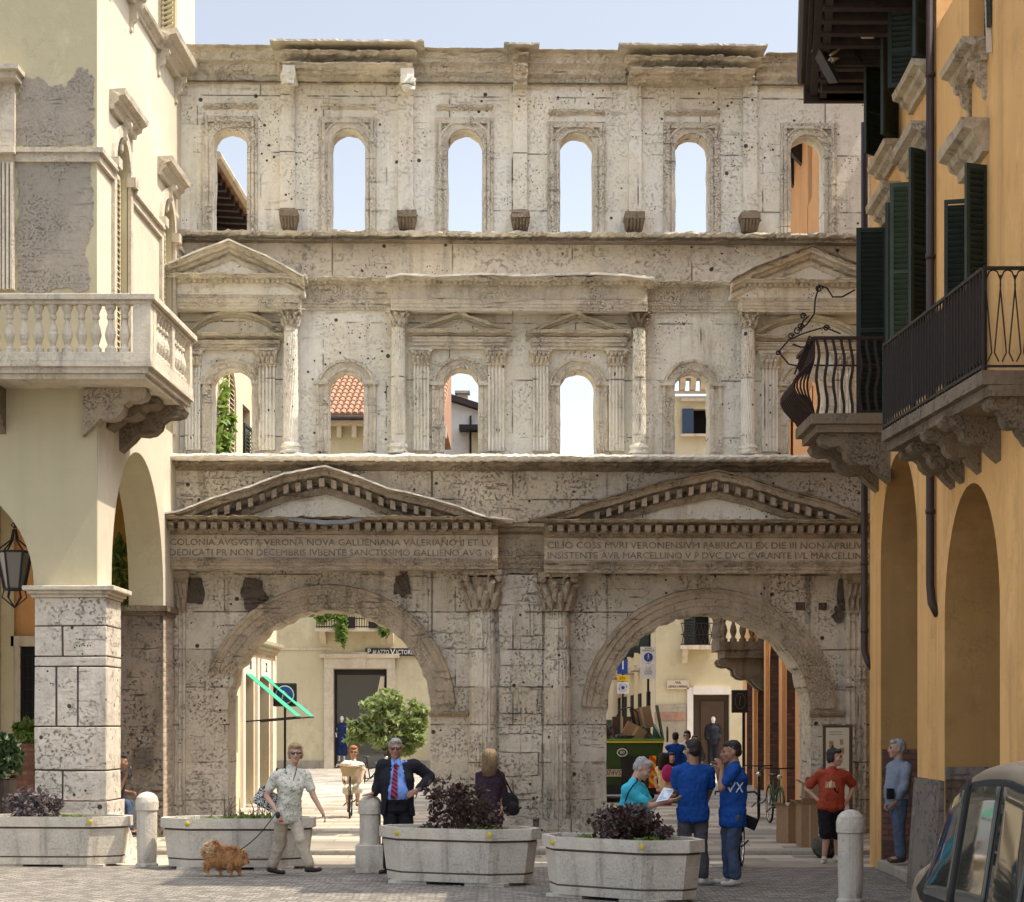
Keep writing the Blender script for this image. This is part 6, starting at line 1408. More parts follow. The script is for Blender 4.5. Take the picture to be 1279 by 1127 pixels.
t = MB(); t.prism([(X1-.02, Y-.05, zt), (X1+.01, Y-.05, zt+.02), (X1-.10, Y+.3, zt+.78), (X1-.14, Y+.3, zt+.78)], (0, .5, 0)); t.build('side_flap', 'green_truck', tk)
for x in (X0+.4, X1-.75): MB().box(x, x+.06, Y-.05, Y, zb+.05, zt-.08).build('rib', 'green_truck', tk)
c = (sx_(777, Y), sz_(940, Y)); t = MB(); t.tube([(c[0]+math.cos(a)*.11, Y-.075, c[1]+math.sin(a)*.085) for a in [k*math.pi/8 for k in range(17)]], .012, 5); ro_ = t.build('round_label', 'white', tk); text('lettering', '80', .11, 'white', ro_, Matrix.Translation((c[0], Y-.07, c[1])) @ FACE, local=False)
MB().box(sx_(742, Y), sx_(779, Y), Y-.07, Y-.05, sz_(970, Y), sz_(961, Y)).build('plate', 'trim', tk); text('plate_lettering', 'B 074VS', .17, 'black', tk, Matrix.Translation((sx_(762, Y), Y-.075, sz_(965.5, Y))) @ FACE, local=False, sx=.85)
MB().box(sx_(810, Y), sx_(819, Y), Y-.16, Y-.12, sz_(984, Y), sz_(944, Y)).build('chevron_board', 'hiviz', tk)
MB().box(X0, X1-.1, Y-.1, Y+2.4, .25, .45).build('chassis', 'black', tk); MB().box(sx_(776, Y), sx_(812, Y), Y-.11, Y-.06, sz_(985, Y), sz_(945, Y)).build('tail_lift', 'black', tk)
for x in (X0+.15, X1-.4):
    for y in (Y+.4, Y+2.6): t = MB(); t.tube([(x, y, .36), (x+.2, y, .36)], .3, 18); t.build('wheel', 'rubber', tk)
t = MB(); t.box(X0, X1-.1, Y+2.7, Y+4.0, .4, 1.55); t.prism([(X0, Y+2.7, 1.55), (X0, Y+4.0, 1.55), (X0, Y+3.7, 1.95), (X0, Y+2.8, 1.95)], (X1-.1-X0, 0, 0)); t.build('cab', 'green_truck', tk, bevel=.03)
t = MB(); t.lathe(0, 0, [(.14, 0), (.14, .03)], 18); t.v = [Vector((X1+.06+p.z, Y-.1+p.x, zt+.12+p.y*1.3)) for p in t.v]; t.build('mirror', 'brown_fr', tk)
rnd = random.Random(12)
for i, (u, v, w_, h_, a, lab) in enumerate(((792, 915, .5, .34, .5, 'tilted flattened cardboard box on the rubbish heap'), (776, 906, .42, .4, .0, 'dark brown box in the middle of the rubbish heap'), (802, 897, .45, .5, -.2, 'brown carton standing highest at the right of the rubbish heap'))):
    c = px(u, v, Y+.6+i*.3); o = empty('discarded_box', c, lab, 'box', 'boxes thrown in the truck'); q = Matrix.Rotation(a, 3, 'Y'); t = MB(); t.obox(c, q @ Vector((1,0,0)), Vector((0,1,0)), q @ Vector((0,0,1)), w_/2, .2, h_/2); t.build('carton', 'card' if i != 1 else 'brown_fr', o); t = MB(); t.obox(c+Vector((0, -.203, 0)), q @ Vector((1,0,0)), Vector((0,1,0)), q @ Vector((0,0,1)), .03, .003, h_/2); t.build('tape', 'wicker', o)
t = MB()
for k in range(60):
    c = Vector((rnd.uniform(X0+.1, X1-.2), Y+rnd.uniform(.15, 2), zt+rnd.uniform(-.2, .38))); a, b, q = rnd.uniform(0, 3), rnd.uniform(0, 3), Matrix.Rotation(rnd.uniform(0, 6), 3, (rnd.random(), rnd.random(), 1)); t.obox(c, q @ Vector((1,0,0)), q @ Vector((0,1,0)), q @ Vector((0,0,1)), rnd.uniform(.05, .22), rnd.uniform(.02, .15), rnd.uniform(.01, .1))
t.box(X0+.05, X1-.15, Y+.1, Y+2.4, zb+.05, zt-.1)
tag(t.build('rubbish_heap', plain('mixed_rubbish', (.16,.13,.11), .8, var=.9, sc_=3)), 'heap of mixed rubbish in the open truck', 'rubbish', kind='stuff')
t = MB(); q = px(788, 893, Y+.8); t.tube([(q.x-.35, q.y, q.z-.1), (q.x-.25, q.y, q.z+.12), (q.x, q.y, q.z+.18), (q.x+.15, q.y, q.z+.05), (q.x+.2, q.y, q.z-.25)], .018, 6); t.tube([(q.x, q.y, q.z+.15), (q.x+.1, q.y, q.z-.3)], .04, 6); tag(t.build('discarded_vacuum_hose', 'black'), 'curled black hose sticking out of the rubbish', 'hose')
# --- bicycles
def bicycle(name, loc, rz, lab, matf='iron', basket=False, group='bicycles', child=None):
    o = empty(name, loc, lab, 'bicycle', group, rz)
    for y in (-.52, .52):
        t = MB(); n = 28; t.tube([(0, y+math.cos(a)*.32, .34+math.sin(a)*.32) for a in [2*math.pi*k/n for k in range(n+1)]], .02, 6, cap=False); wh = t.build('wheel', 'rubber', o, local=True)
        t = MB(); t.tube([(0, y+math.cos(a)*.295, .34+math.sin(a)*.295) for a in [2*math.pi*k/n for k in range(n+1)]], .01, 5, cap=False)
        for k in range(14): a = k*math.pi/7; t.tube([(0, y, .34), (0, y+math.cos(a)*.3, .34+math.sin(a)*.3)], .0025, 3)
        t.tube([(-.04, y, .34), (.04, y, .34)], .02, 8); t.build('rim', 'chrome', wh, local=True)
        t = MB(); t.tube([(0, y+math.cos(a)*.355, .34+math.sin(a)*.355) for a in [.2+2.6*k/10 for k in range(11)]], .018, 5); t.build('mudguard', matf, o, local=True)
    t = MB()
    for a, b in (((0, .16, .84), (0, .06, .30)), ((0, .06, .30), (0, -.38, .78)), ((0, -.38, .88), (0, -.52, .34)), ((0, .52, .34), (0, .06, .30)), ((0, .52, .34), (0, .14, .74)), ((0, .10, .55), (0, -.37, .70)), ((0, -.38, .88), (0, -.34, 1.0))): t.tube([a, b], .016, 7)
    t.build('frame', matf, o, local=True); t = MB(); t.tube([(-.27, -.18, .98), (-.25, -.32, 1.02), (-.1, -.36, 1.01), (.1, -.36, 1.01), (.25, -.32, 1.02), (.27, -.18, .98)], .013, 6); t.build('handlebar', 'chrome' if basket else 'iron', o, local=True)
    t = MB(); t.ell((0, .2, .88), (.08, .14, .035), 10); t.build('saddle', 'black', o, local=True); t = MB(); t.tube([(-.14, .12, .22), (-.06, .06, .30), (.06, .06, .30), (.14, 0, .38)], .012, 5); t.build('pedal', 'iron', o, local=True)
    t = MB(); t.ell((0, -.42, .86), (.045, .05, .045), 10); t.build('headlight', 'chrome', o, local=True)
    if basket:
        t = MB(); t.lathe(0, -.52, [(.11, .80), (.15, .97), (.16, .98), (.14, .96)], 20, lambda a, z: 1+.25*abs(math.cos(a))); t.build('basket', 'wicker', o, local=True)
        t = MB(); t.ell((-.02, -.52, 1.02), (.17, .14, .08), 12, j=.03); t.build('bundle', 'pinkcloth', o, local=True)
    return o
bicycle('bicycle', (sx_(438, 37.7), 37.7, .07), R(3), 'bicycle with a wicker basket ridden by the red haired woman', basket=True)
bicycle('parked_bicycle', (2.92, 25.4, .0), R(-12), 'dark bicycle standing between the two men in blue shirts')
bicycle('parked_bicycle', (sx_(952, 36.5), 37, .07), R(-8), 'first parked bicycle against the orange arcade', 'iron'); bicycle('parked_bicycle', (sx_(973, 34.5), 35, .07), R(3), 'parked bicycle with a green frame nearest the right gate pier', plain('green_bike_paint', (.025,.085,.015), .5))
bicycle('parked_bicycle', (sx_(463, 52), 52.5, .07), R(70), 'bicycle parked under the potted tree')
# =================================================================== PEOPLE
from mathutils.bvhtree import BVHTree
def hand(mb, w, d, n, s, curl=.6, side=1, spread=.0):
    """palm plus five fingers: w wrist, d along the hand, n palm normal (fingers curl towards n)"""
    d = d.normalized(); n = (n-d*n.dot(d)).normalized(); x = d.cross(n)*side
    q = Matrix((x, d, n)).transposed()
    mb.cap2(w-d*.02*s, w+d*.03*s, .026*s, .027*s, 10); mb.ell(w+d*.052*s, (.040*s, .048*s, .017*s), 12, q)
    for i, (o, L) in enumerate(((-.031, .068), (-.0105, .082), (.0105, .078), (.031, .060))):
        p = w+d*.088*s+x*o*s; dd = (d+x*o*spread*8).normalized()
        for k, f in enumerate((.45, .32, .23)):
            dd = (dd+n*curl*(.35+.3*k)).normalized(); e = p+dd*L*f*s; mb.cap2(p, e, .0098*s, .0088*s, 7); p = e
    p = w+d*.03*s-x*.028*s; dd = (d*.75-x*.85+n*.25).normalized()
    for k, L in enumerate((.042, .034)):
        e = p+dd*L*s; mb.cap2(p, e, .0115*s, .010*s, 7); p = e; dd = (dd+d*.6+n*curl*.6).normalized()
def loft(mb, rows, rz, n=22):
    b = len(mb.v)
    for c, rx, ry in rows:
        for k in range(n):
            a = 2*math.pi*k/n; ca, sa = math.cos(a), math.sin(a); e = .86
            mb.v.append(c+rz @ Vector((rx*math.copysign(abs(ca)**e, ca), ry*math.copysign(abs(sa)**e, sa), 0)))
    for i in range(len(rows)-1):
        for k in range(n): mb.f.append((b+i*n+k, b+i*n+(k+1) % n, b+(i+1)*n+(k+1) % n, b+(i+1)*n+k))
    mb.f.append(tuple(b+k for k in range(n))[::-1]); mb.f.append(tuple(b+(len(rows)-1)*n+k for k in range(n)))
def person(lab, Y, J, s=1.0, w_=1.0, byaw=0, hyaw=0, pitch=0, roll=0, skin='skin', hair=None, hairmat='hair_dk', top=None, bottom=None, shoe='shoe_b', glasses=False, toes=None, vox=.009, belly=0, hands=True, z0=0, name='person', cat='person', handdirs=None, curls=(.6, .6), group=None, bust=0, female=False, nface=True):
    g = lambda k: px(J[k][0], J[k][1], Y)+Vector((0, J[k][2] if len(J[k]) > 2 else 0, 0))
    by = R(byaw); lx = Vector((math.cos(by), math.sin(by), 0)); fw = Vector((math.sin(by), -math.cos(by), 0)); up = Vector((0, 0, 1))
    neck, pel = g('neck'), g('pel'); sh = .185*s*w_*(.9 if female else 1); hp = .088*s
    base = Vector((pel.x, pel.y, z0)); root = empty(name, base, lab, cat, group)
    S = {'A': neck-lx*sh-up*.085*s, 'B': neck+lx*sh-up*.085*s}; Hh = {'A': pel-lx*hp-up*.03*s, 'B': pel+lx*hp-up*.03*s}
    for k in 'AB':
        if 's'+k in J: S[k] = g('s'+k)
    E = {k: g('e'+k) for k in 'AB'}; Wr = {k: g('w'+k) for k in 'AB'}; K = {k: g('k'+k) for k in 'AB'}; An = {k: g('a'+k) for k in 'AB'}
    rz = Matrix((lx, -fw, up)).transposed()
    def torso(mb, e, z_lo=0, z_hi=1):
        n = 18; rows = []
        for i in range(n+1):
            f = i/n
            if f < z_lo or f > z_hi: continue
            c = pel.lerp(neck-up*.06*s, f); rx = (.148-.026*math.sin(math.pi*min(1, f*1.25))*(1.5 if female else .8)+.012*f)*w_; ry = (.108+.012*math.sin(math.pi*f)+belly*math.exp(-((f-.32)/.28)**2)+bust*math.exp(-((f-.68)/.14)**2))
            rx = rx*s+e; ry = ry*s+e*.8; c = c+fw*(belly*.5*math.exp(-((f-.32)/.28)**2)+bust*.55*math.exp(-((f-.68)/.14)**2))*s
            if f > .85: rx *= 1-(f-.85)*1.9; ry *= 1-(f-.85)*1.6
            rows.append((c, rx, ry))
        c0 = rows[0]; loft(mb, [(c0[0]-up*.10*s, c0[1]*.55, c0[2]*.6), (c0[0]-up*.06*s, c0[1]*.92, c0[2]*.95)]+rows, rz)
        if z_hi >= 1:
            for k in 'AB': mb.cap2(S[k]+lx*(.015 if k == 'A' else -.015)*s, neck-up*.05*s, .056*s+e*.7, .056*s+e*.5, 10)
            mb.cap2(S['A']+lx*.05*s-up*.03*s, S['B']-lx*.05*s-up*.03*s, .062*s+e*.6, .062*s+e*.6, 10); mb.cap2(neck-up*.07*s, neck+up*.0*s, .09*s+e*.4, .06*s+e*.3, 10)
    # body, one continuous skin surface
    b = MB(); torso(b, -.012)
    hc = g('head')
    for k in 'AB':
        b.cap2(S[k], E[k], .050*s, .040*s); b.cap2(E[k], Wr[k], .040*s, .027*s); b.ell(E[k], .040*s, 10)
        b.cap2(Hh[k], K[k], .078*s, .052*s); b.cap2(K[k], K[k].lerp(An[k], .35), .052*s, .054*s); b.cap2(K[k].lerp(An[k], .35), An[k], .054*s, .034*s)
        if hands:
            hd_ = (handdirs or {}).get(k, (None, None)); d = Vector(hd_[0]) if hd_[0] else (Wr[k]-E[k]); n = Vector(hd_[1]) if hd_[1] else (lx*(1 if k == 'A' else -1)+fw*.2)
            hand(b, Wr[k], d, n, s, curls[0 if k == 'A' else 1], 1 if k == 'A' else -1)
        else: b.ell(Wr[k], .04*s, 8)
        td = Vector((toes or {}).get(k, fw)).normalized(); b.cap2(An[k]-up*.04*s, An[k]-up*.05*s+td*.13*s, .035*s, .028*s)
    q = Matrix.Rotation(R(hyaw), 3, 'Z') @ Matrix.Rotation(R(pitch), 3, 'X') @ Matrix.Rotation(R(roll), 3, 'Y'); hs = s*1.09
    def h(x, y, z): return hc+q @ Vector((x, y, z))*hs
    def he(mb, c, r, n=12): mb.ell(h(*c), tuple(v*hs for v in r), n, q)
    he(b, (0, .012, .025), (.074, .092, .086), 16); he(b, (0, -.018, -.028), (.063, .076, .080), 14); he(b, (0, -.045, -.080), (.040, .042, .034)); he(b, (0, -.072, -.10), (.020, .018, .015))
    he(b, (0, -.086, .018), (.046, .012, .010)); b.cap2(h(0, -.088, .008), h(0, -.108, -.030), .009*hs, .0135*hs, 8); he(b, (0, -.098, -.036), (.019, .012, .008), 8)
    for e_ in (-1, 1): he(b, (e_*.073, .012, -.010), (.010, .019, .030), 8); he(b, (e_*.036, -.066, -.028), (.024, .022, .022), 8)
    he(b, (0, -.087, -.060), (.022, .010, .010), 8)
    b.cap2(neck-up*.04*s+(-fw)*.01*s, h(0, .02, -.05), .064*s*(.9 if female else 1), .058*s*(.9 if female else 1), 12)
    body = blobmesh(b, 'body', skin, root, vox)
    if nface:
        t = MB(); he(t, (0, -.0965, -.060), (.022, .004, .0035), 8); he(t, (0, -.0955, -.067), (.018, .004, .004), 8); t.build('lips', 'lip', root, smooth=True)
        if glasses:
            t = MB()
            for e_ in (-1, 1): he(t, (e_*.033, -.098, .006), (.029, .010, .021), 14); t.tube([h(e_*.06, -.09, .01), h(e_*.074, -.04, .012), h(e_*.077, .01, .008)], .004*hs, 5)
            t.tube([h(-.01, -.106, .012), h(.01, -.106, .012)], .004*hs, 5); t.build('sunglasses', 'shades', root, smooth=True)
        else:
            t = MB()
            for e_ in (-1, 1): he(t, (e_*.031, -.088, .004), (.014, .008, .0065), 8); he(t, (e_*.032, -.093, .026), (.021, .006, .0045), 8)
            t.build('eyes', 'eye', root, smooth=True)
    if hair:
        t = MB()
        for c, r_ in hair: he(t, c, r_, 12)
        hm = blobmesh(t, 'hair', hairmat, root, max(vox*.8, .007), disp=.007, dsc=28)
        if len(hair) >= 7:      # long loose hair: strands over the back
            t = MB(); rnd = random.Random(31)
            for k in range(150):
                a = rnd.uniform(-2.5, 2.5); x0, y0 = math.sin(a), math.cos(a); L = rnd.uniform(.20, .34) if abs(a) < 2 else rnd.uniform(.12, .2); P_ = []
                for i in range(7):
                    f = i/6; r_ = .03+.062*min(1, f*3); P_.append(h(x0*r_*1.05+rnd.uniform(-.004, .004)*(1+3*f), .02+y0*r_*1.15+.02*f, .125-.02*f*2-L*max(0, f-.12)*1.15+rnd.uniform(-.004, .004)))
                t.tube(P_, [.004, .007, .008, .008, .007, .006, .002], 5)
            t.build('loose_strands', hairmat, root, smooth=True)
    info = dict(root=root, S=S, E=E, W=Wr, neck=neck, pel=pel, fw=fw, lx=lx, h=h, s=s, up=up, K=K, A=An, he=he)
    if bottom:
        mt, length, loose = bottom; t = MB(); torso(t, .024 if (top and top[2] < 0) else .006, 0, .2)
        for k in 'AB':
            m = K[k].lerp(An[k], max(0, length-1)); t.ell(Hh[k]+up*.02*s, (.10*s, .11*s, .11*s), 12)
            if length >= 1:
                t.cap2(Hh[k], K[k], .092*s+loose*.3, .064*s+loose); t.cap2(K[k], m, .064*s+loose, .055*s+loose*1.5)
            else: t.cap2(Hh[k], Hh[k].lerp(K[k], length), .098*s+loose*.5, .085*s+loose*1.2)
        info['bottom'] = blobmesh(t, 'trousers' if length > 1.3 else 'shorts', mt, root, max(.011, vox), disp=.014*s, dsc=9)
    if top:
        mt, sleeve, hem, loose = top; t = MB(); torso(t, .016+loose)
        loft(t, [(pel-up*(hem+.02-(hem+.10)*z/6)*s+fw*belly*.3*s, (.160*w_*s+.010+loose)*(.9 if z == 0 else 1), ((.116+belly*.4)*s+.012+loose)*(.9 if z == 0 else 1)) for z in range(7)], rz)
        for k in 'AB':
            if sleeve <= 1: t.cap2(S[k], S[k].lerp(E[k], sleeve), .055*s+loose*.7, .050*s+loose*1.3)
            else: t.cap2(S[k], E[k], .056*s+loose*.8, .050*s+loose); t.cap2(E[k], E[k].lerp(Wr[k], sleeve-1), .053*s+loose, .040*s+loose)
        info['top'] = blobmesh(t, 'shirt', mt, root, max(.011, vox), disp=.014*s, dsc=9)
    for k in 'AB':
        td = Vector((toes or {}).get(k, fw)).normalized(); t = MB(); a = An[k]-up*.045*s
        t.cap2(a-td*.035*s, a+td*.07*s-up*.008*s, .042*s, .040*s, 10); t.cap2(a+td*.07*s-up*.012*s, a+td*.16*s-up*.016*s, .040*s, .030*s, 10); t.cap2(a+up*.02*s, a+up*.05*s, .040*s, .040*s, 10)
        blobmesh(t, 'shoe', shoe, root, max(.010, vox))
    return info
def decal_proj(objs, target, direction):
    me = target.data; bvh = BVHTree.FromPolygons([v.co for v in me.vertices], [tuple(p.vertices) for p in me.polygons]); d = Vector(direction).normalized()
    for o in objs:
        for v in o.data.vertices:
            hit = bvh.ray_cast(v.co-d*.5, d)
            if hit[0] is not None: v.co = hit[0]-d*.004
SHORT = [((0, .030, .045), (.080, .088, .078)), ((0, .055, .0), (.074, .062, .07)), ((0, -.03, .078), (.066, .055, .034))]
BUSHY = [((0, .030, .050), (.088, .095, .082)), ((0, .055, -.01), (.086, .066, .085)), ((0, -.045, .082), (.07, .05, .032)), ((-.07, .02, -.01), (.024, .045, .06)), ((.07, .02, -.01), (.024, .045, .06))]
LONG = [((0, .030, .048), (.085, .095, .080)), ((0, .055, -.02), (.084, .060, .10)), ((0, .062, -.12), (.086, .05, .12)), ((0, .07, -.20), (.082, .04, .08)), ((-.05, .04, -.12), (.03, .05, .1)), ((.05, .04, -.12), (.03, .05, .1)), ((0, -.04, .08), (.066, .05, .03))]
# --- woman walking the dog
w1 = person('older woman in grey lace blouse, beige trousers and sunglasses striding with a dog lead', 24.4,
    dict(head=(369, 941), neck=(364, 961), pel=(358.5, 1017), sA=(344, 969, -.05), sB=(382, 969, .05), eA=(333.5, 994, -.06), wA=(345, 1008, -.20), eB=(392, 995, -.02), wB=(402, 1012, -.08), kA=(350, 1053, .08), aA=(338, 1083, .14), kB=(376, 1048, -.12), aB=(388, 1080.5, -.12)),
    s=.96, byaw=28, hyaw=8, hair=BUSHY, hairmat='hair_blond', top=('lace', .62, .10, .012), bottom=('beige', 1.9, .012), shoe='shoe_b', glasses=True, female=True, belly=.03, bust=.03, w_=1.06,
    toes={'A': (1, -.25, -.1), 'B': (1, -.5, .15)}, handdirs={'A': ((.5, -.3, -1), (1, .2, .2)), 'B': ((.45, -.1, -.8), (-1, -.2, -.2))}, curls=(1.1, .7))
t = MB(); n_, h_ = w1['neck'], w1['h']; t.tube([n_+Vector((-.07, -.02, .02)), n_+Vector((-.05, -.11, -.08)), n_+Vector((.02, -.155, -.19)), n_+Vector((.06, -.11, -.06)), n_+Vector((.07, -.02, .02))], .006, 6); t.ell(n_+Vector((.02, -.165, -.20)), (.022, .01, .026), 8); t.build('necklace', 'shoe_br', w1['root'], smooth=True)
hb = empty('handbag', px(334, 1000, 24.4), 'black and white patterned tote bag on the shoulder of the woman with the dog', 'bag'); c = px(334, 999, 24.45); q = Matrix.Rotation(R(28), 3, 'Y'); t = MB()
ax_, ay_, az_ = q @ Vector((1, 0, 0)), Vector((0, 1, 0)), q @ Vector((0, 0, 1))
t.obox(c, ax_, ay_, az_, .155, .045, .115); hbm = blobmesh(t, 'pouch', 'leopard', hb, .014, disp=.012); t = MB(); t.tube([c+az_*.1-ax_*.12, px(342, 975, 24.3), px(346, 960, 24.35), px(351, 962, 24.5), c+az_*.1+ax_*.12], .012, 6); t.build('strap', 'black', hb)
# --- dog
dg0 = px(281, 1070, 24.3); dog = empty('dog', (dg0.x, 24.3, 0), 'fluffy orange pomeranian on a lead, walking to the right in front of a planter', 'dog'); dP = lambda u, v, dy=0: px(u, v, 24.3)+Vector((0, dy, 0))
def dogshape(g_=0):
    t = MB(); t.ell(dP(274, 1070), (.135+g_, .10+g_, .105+g_), 14); t.ell(dP(288, 1070), (.12+g_, .105+g_, .115+g_), 14); t.ell(dP(299, 1072), (.08+g_, .085+g_, .095+g_), 12); t.ell(dP(303, 1070, -.02), (.068+g_, .06+g_, .06+g_), 12)
    t.cap2(dP(306, 1074, -.04), dP(310, 1077, -.06), .030+g_*.5, .018+g_*.4); t.cap2(dP(299, 1063, -.05), dP(299.5, 1059.5, -.06), .020, .008); t.cap2(dP(304, 1063.5, -.06), dP(305, 1060, -.07), .018, .008)
    t.ell(dP(263, 1063), (.085+g_, .07+g_, .085+g_), 12); t.ell(dP(267, 1057), (.07+g_, .05+g_, .055+g_), 12)
    for (u, v, dy, u2, u3) in ((263, 1076, -.05, 258.5, 261), (270, 1076, .05, 275, 274), (289, 1078, -.06, 288, 290), (296, 1078, .04, 298, 298)):
        t.cap2(dP(u, v, dy), dP(u2, 1085, dy), .045+g_*.6, .028+g_*.3, 10); t.cap2(dP(u2, 1085, dy), dP(u3, 1091, dy), .028+g_*.3, .020); t.cap2(dP(u3, 1092.3, dy), dP(u3+2.5, 1092.8, dy-.005), .020, .016)
    return t
db = blobmesh(dogshape(0), 'body', 'fur', dog, .011, disp=.008)
t = MB(); t2 = MB(); rnd = random.Random(9); me = db.data; P_ = me.polygons; tail = W[dog.name].inverted() @ dP(264, 1060)
for k in range(13000):
    p = P_[rnd.randrange(len(P_))]; c = p.center; n = p.normal
    if c.z < .06: continue
    L = rnd.uniform(.025, .07)*(.5 if c.z < .13 else 1)*(.45 if c.x > .17 else 1); d = (n+Vector((-.3, 0, -.55))+Vector([rnd.gauss(0, .25) for _ in range(3)])).normalized(); sd = d.cross(n+Vector((.01, .02, .03))).normalized()*.0035; e = c+d*L
    mb_ = t2 if ((c-tail).length < .085 and rnd.random() < .8) or rnd.random() < .12 else t
    mb_.add([c-sd, c+sd, e+n*.004], [(0, 1, 2)])
t.build('fur', 'fur', dog, local=True); t2.build('pale_fur', 'fur_lt', dog, local=True)
t = MB(); t.ell(dP(311.5, 1076.5, -.075), (.012, .012, .010), 8); t.ell(dP(307, 1070.5, -.085), (.008, .007, .009), 8); t.ell(dP(304, 1071, -.09), (.007, .007, .008), 8); t.build('nose_and_eyes', 'eye', dog, smooth=True)
t = MB(); wr = w1['W']['A']+Vector((.03, -.03, -.06)); e = dP(300, 1062, -.03); t.tube([wr.lerp(e, k/10)-Vector((0, 0, .05*math.sin(math.pi*k/10))) for k in range(11)], .007, 6); t.ell(wr+Vector((.02, -.02, -.03)), (.03, .02, .045), 8); lo = t.build('dog_lead', 'black', smooth=True); tag(lo, 'dark lead running from the hand of the woman in the lace blouse to the dog', 'lead')
t = MB(); t.ell(wr+Vector((.06, -.03, -.10)), (.03, .02, .022), 8); t.build('red_pouch', 'red_sign', lo, smooth=True)
# --- man in the suit
m1 = person('grey haired man in open dark suit and striped tie, one hand on a bollard', 24.85,
    dict(head=(494, 935), neck=(495, 952), pel=(497, 1006), sA=(478, 957, 0), sB=(518, 957, .03), eA=(472, 978, .04), wA=(468.5, 990.5, -.04), eB=(537, 971, .10), wB=(523, 986, -.16), kA=(487, 1047, -.02), aA=(482, 1082, -.03), kB=(507, 1047, .02), aB=(508, 1083, .04)),
    s=1.03, byaw=6, hyaw=2, skin='skin_dk', hair=SHORT, hairmat='hair_grey', bottom=('navy', 1.95, .022), top=('blueshirt', .9, -.05, .0), shoe='shoe_b', glasses=True, belly=.055, w_=1.08,
    toes={'A': (-.35, -1, 0), 'B': (.35, -1, 0)}, handdirs={'A': ((-.75, -.35, -.12), (0, 0, -1)), 'B': ((-.9, -.45, -.5), (-.2, 1, -.2))}, curls=(.15, .5))
def jacket(I, mt, open_w, hem, sleeves=1.93):
    rws = []; t = MB(); s, lx, fw, up, pel, neck = I['s'], I['lx'], I['fw'], I['up'], I['pel'], I['neck']; rz = Matrix((lx, -fw, up)).transposed()
    for i in range(10):
        c = (pel-up*hem*s).lerp(neck-up*.07*s, i/9); rws.append((c+fw*.02, (.212*s-.012*math.sin(i*.5))*(1 if i < 8 else .92 if i < 9 else .72), (.150*s+.03*math.exp(-((i-4)/2.5)**2))*(1 if i < 8 else .75 if i < 9 else .5)))
    loft(t, rws, rz, 26)
    for k in 'AB': t.cap2(I['S'][k], neck-up*.05*s, .088*s, .075*s)
    for k in 'AB': t.cap2(I['S'][k], I['E'][k], .082*s, .066*s); t.cap2(I['E'][k], I['E'][k].lerp(I['W'][k], sleeves-1), .066*s, .050*s)
    o = blobmesh(t, 'jacket', mt, I['root'], .012, disp=.012, dsc=7)
    import bmesh
    bm = bmesh.new(); bm.from_mesh(o.data); inv = W[I['root'].name]; dead = []
    top = neck.z-.02; bot = pel.z-hem*s
    for f in bm.faces:
        p = inv @ f.calc_center_median(); r_ = p-pel; a = r_.dot(lx)+.01; fwd = r_.dot(fw)
        hz = (p.z-bot)/(top-bot); wid = open_w*(1-.62*max(0, min(1, hz))**1.3)
        if (fwd > .02 and abs(a) < wid and hz > -.15) or (p.z > neck.z-.005 and abs(a) < .085): dead.append(f)
    bmesh.ops.delete(bm, geom=dead, context='FACES'); bm.to_mesh(o.data); bm.free()
    m_ = o.modifiers.new('t', 'SOLIDIFY'); m_.thickness = .012; m_.offset = -1
    return o
jk = jacket(m1, 'navy', .165, .13)
S_, N_, h = m1['s'], m1['neck'], m1['h']
t = MB(); p0_ = N_+Vector((.0, -.10, -.035)); rows = []
for k in range(13):
    f = k/12; z = -.02-.44*f; wd = .022+.026*f if k else .026
    y = -.165-.075*math.exp(-((f-.75)/.4)**2)-.01*f; x = .0+.012*f-.03*f
    rows.append((N_+Vector((x-wd, y, z)), N_+Vector((x+wd, y, z)), N_+Vector((x, y-.012, z))))
for a, b, c in rows: t.v += [a, c, b]
for k in range(12): t.f += [(k*3, k*3+1, k*3+4, k*3+3), (k*3+1, k*3+2, k*3+5, k*3+4)]
tie = t.build('necktie', 'tie', m1['root']); decal_proj([tie], m1['top'], (0, 1, 0))
for v in tie.data.vertices: v.co.y -= .012
t = MB(); t.ell(N_+Vector((0, -.125, -.03)), (.024, .018, .022), 8); t.build('tie_knot', 'tie', m1['root'], smooth=True)
t = MB()
for sg in (-1, 1): t.prism([N_+Vector((sg*.012, -.125, -.02)), N_+Vector((sg*.050, -.120, -.05)), N_+Vector((sg*.066, -.05, .03)), N_+Vector((sg*.045, -.075, .035))], (0, .012, 0))
t.build('shirt_collar', 'blueshirt', m1['root'])
t = MB()
for k in range(25): a = math.pi*2*k/24; t.v += [m1['pel']+Vector((math.cos(a)*.185, math.sin(a)*.155-.035, z)) for z in (.05, .085)]
t.f = [(2*k, 2*k+2, 2*k+3, 2*k+1) for k in range(24)]; t.build('belt', 'blackc', m1['root'])
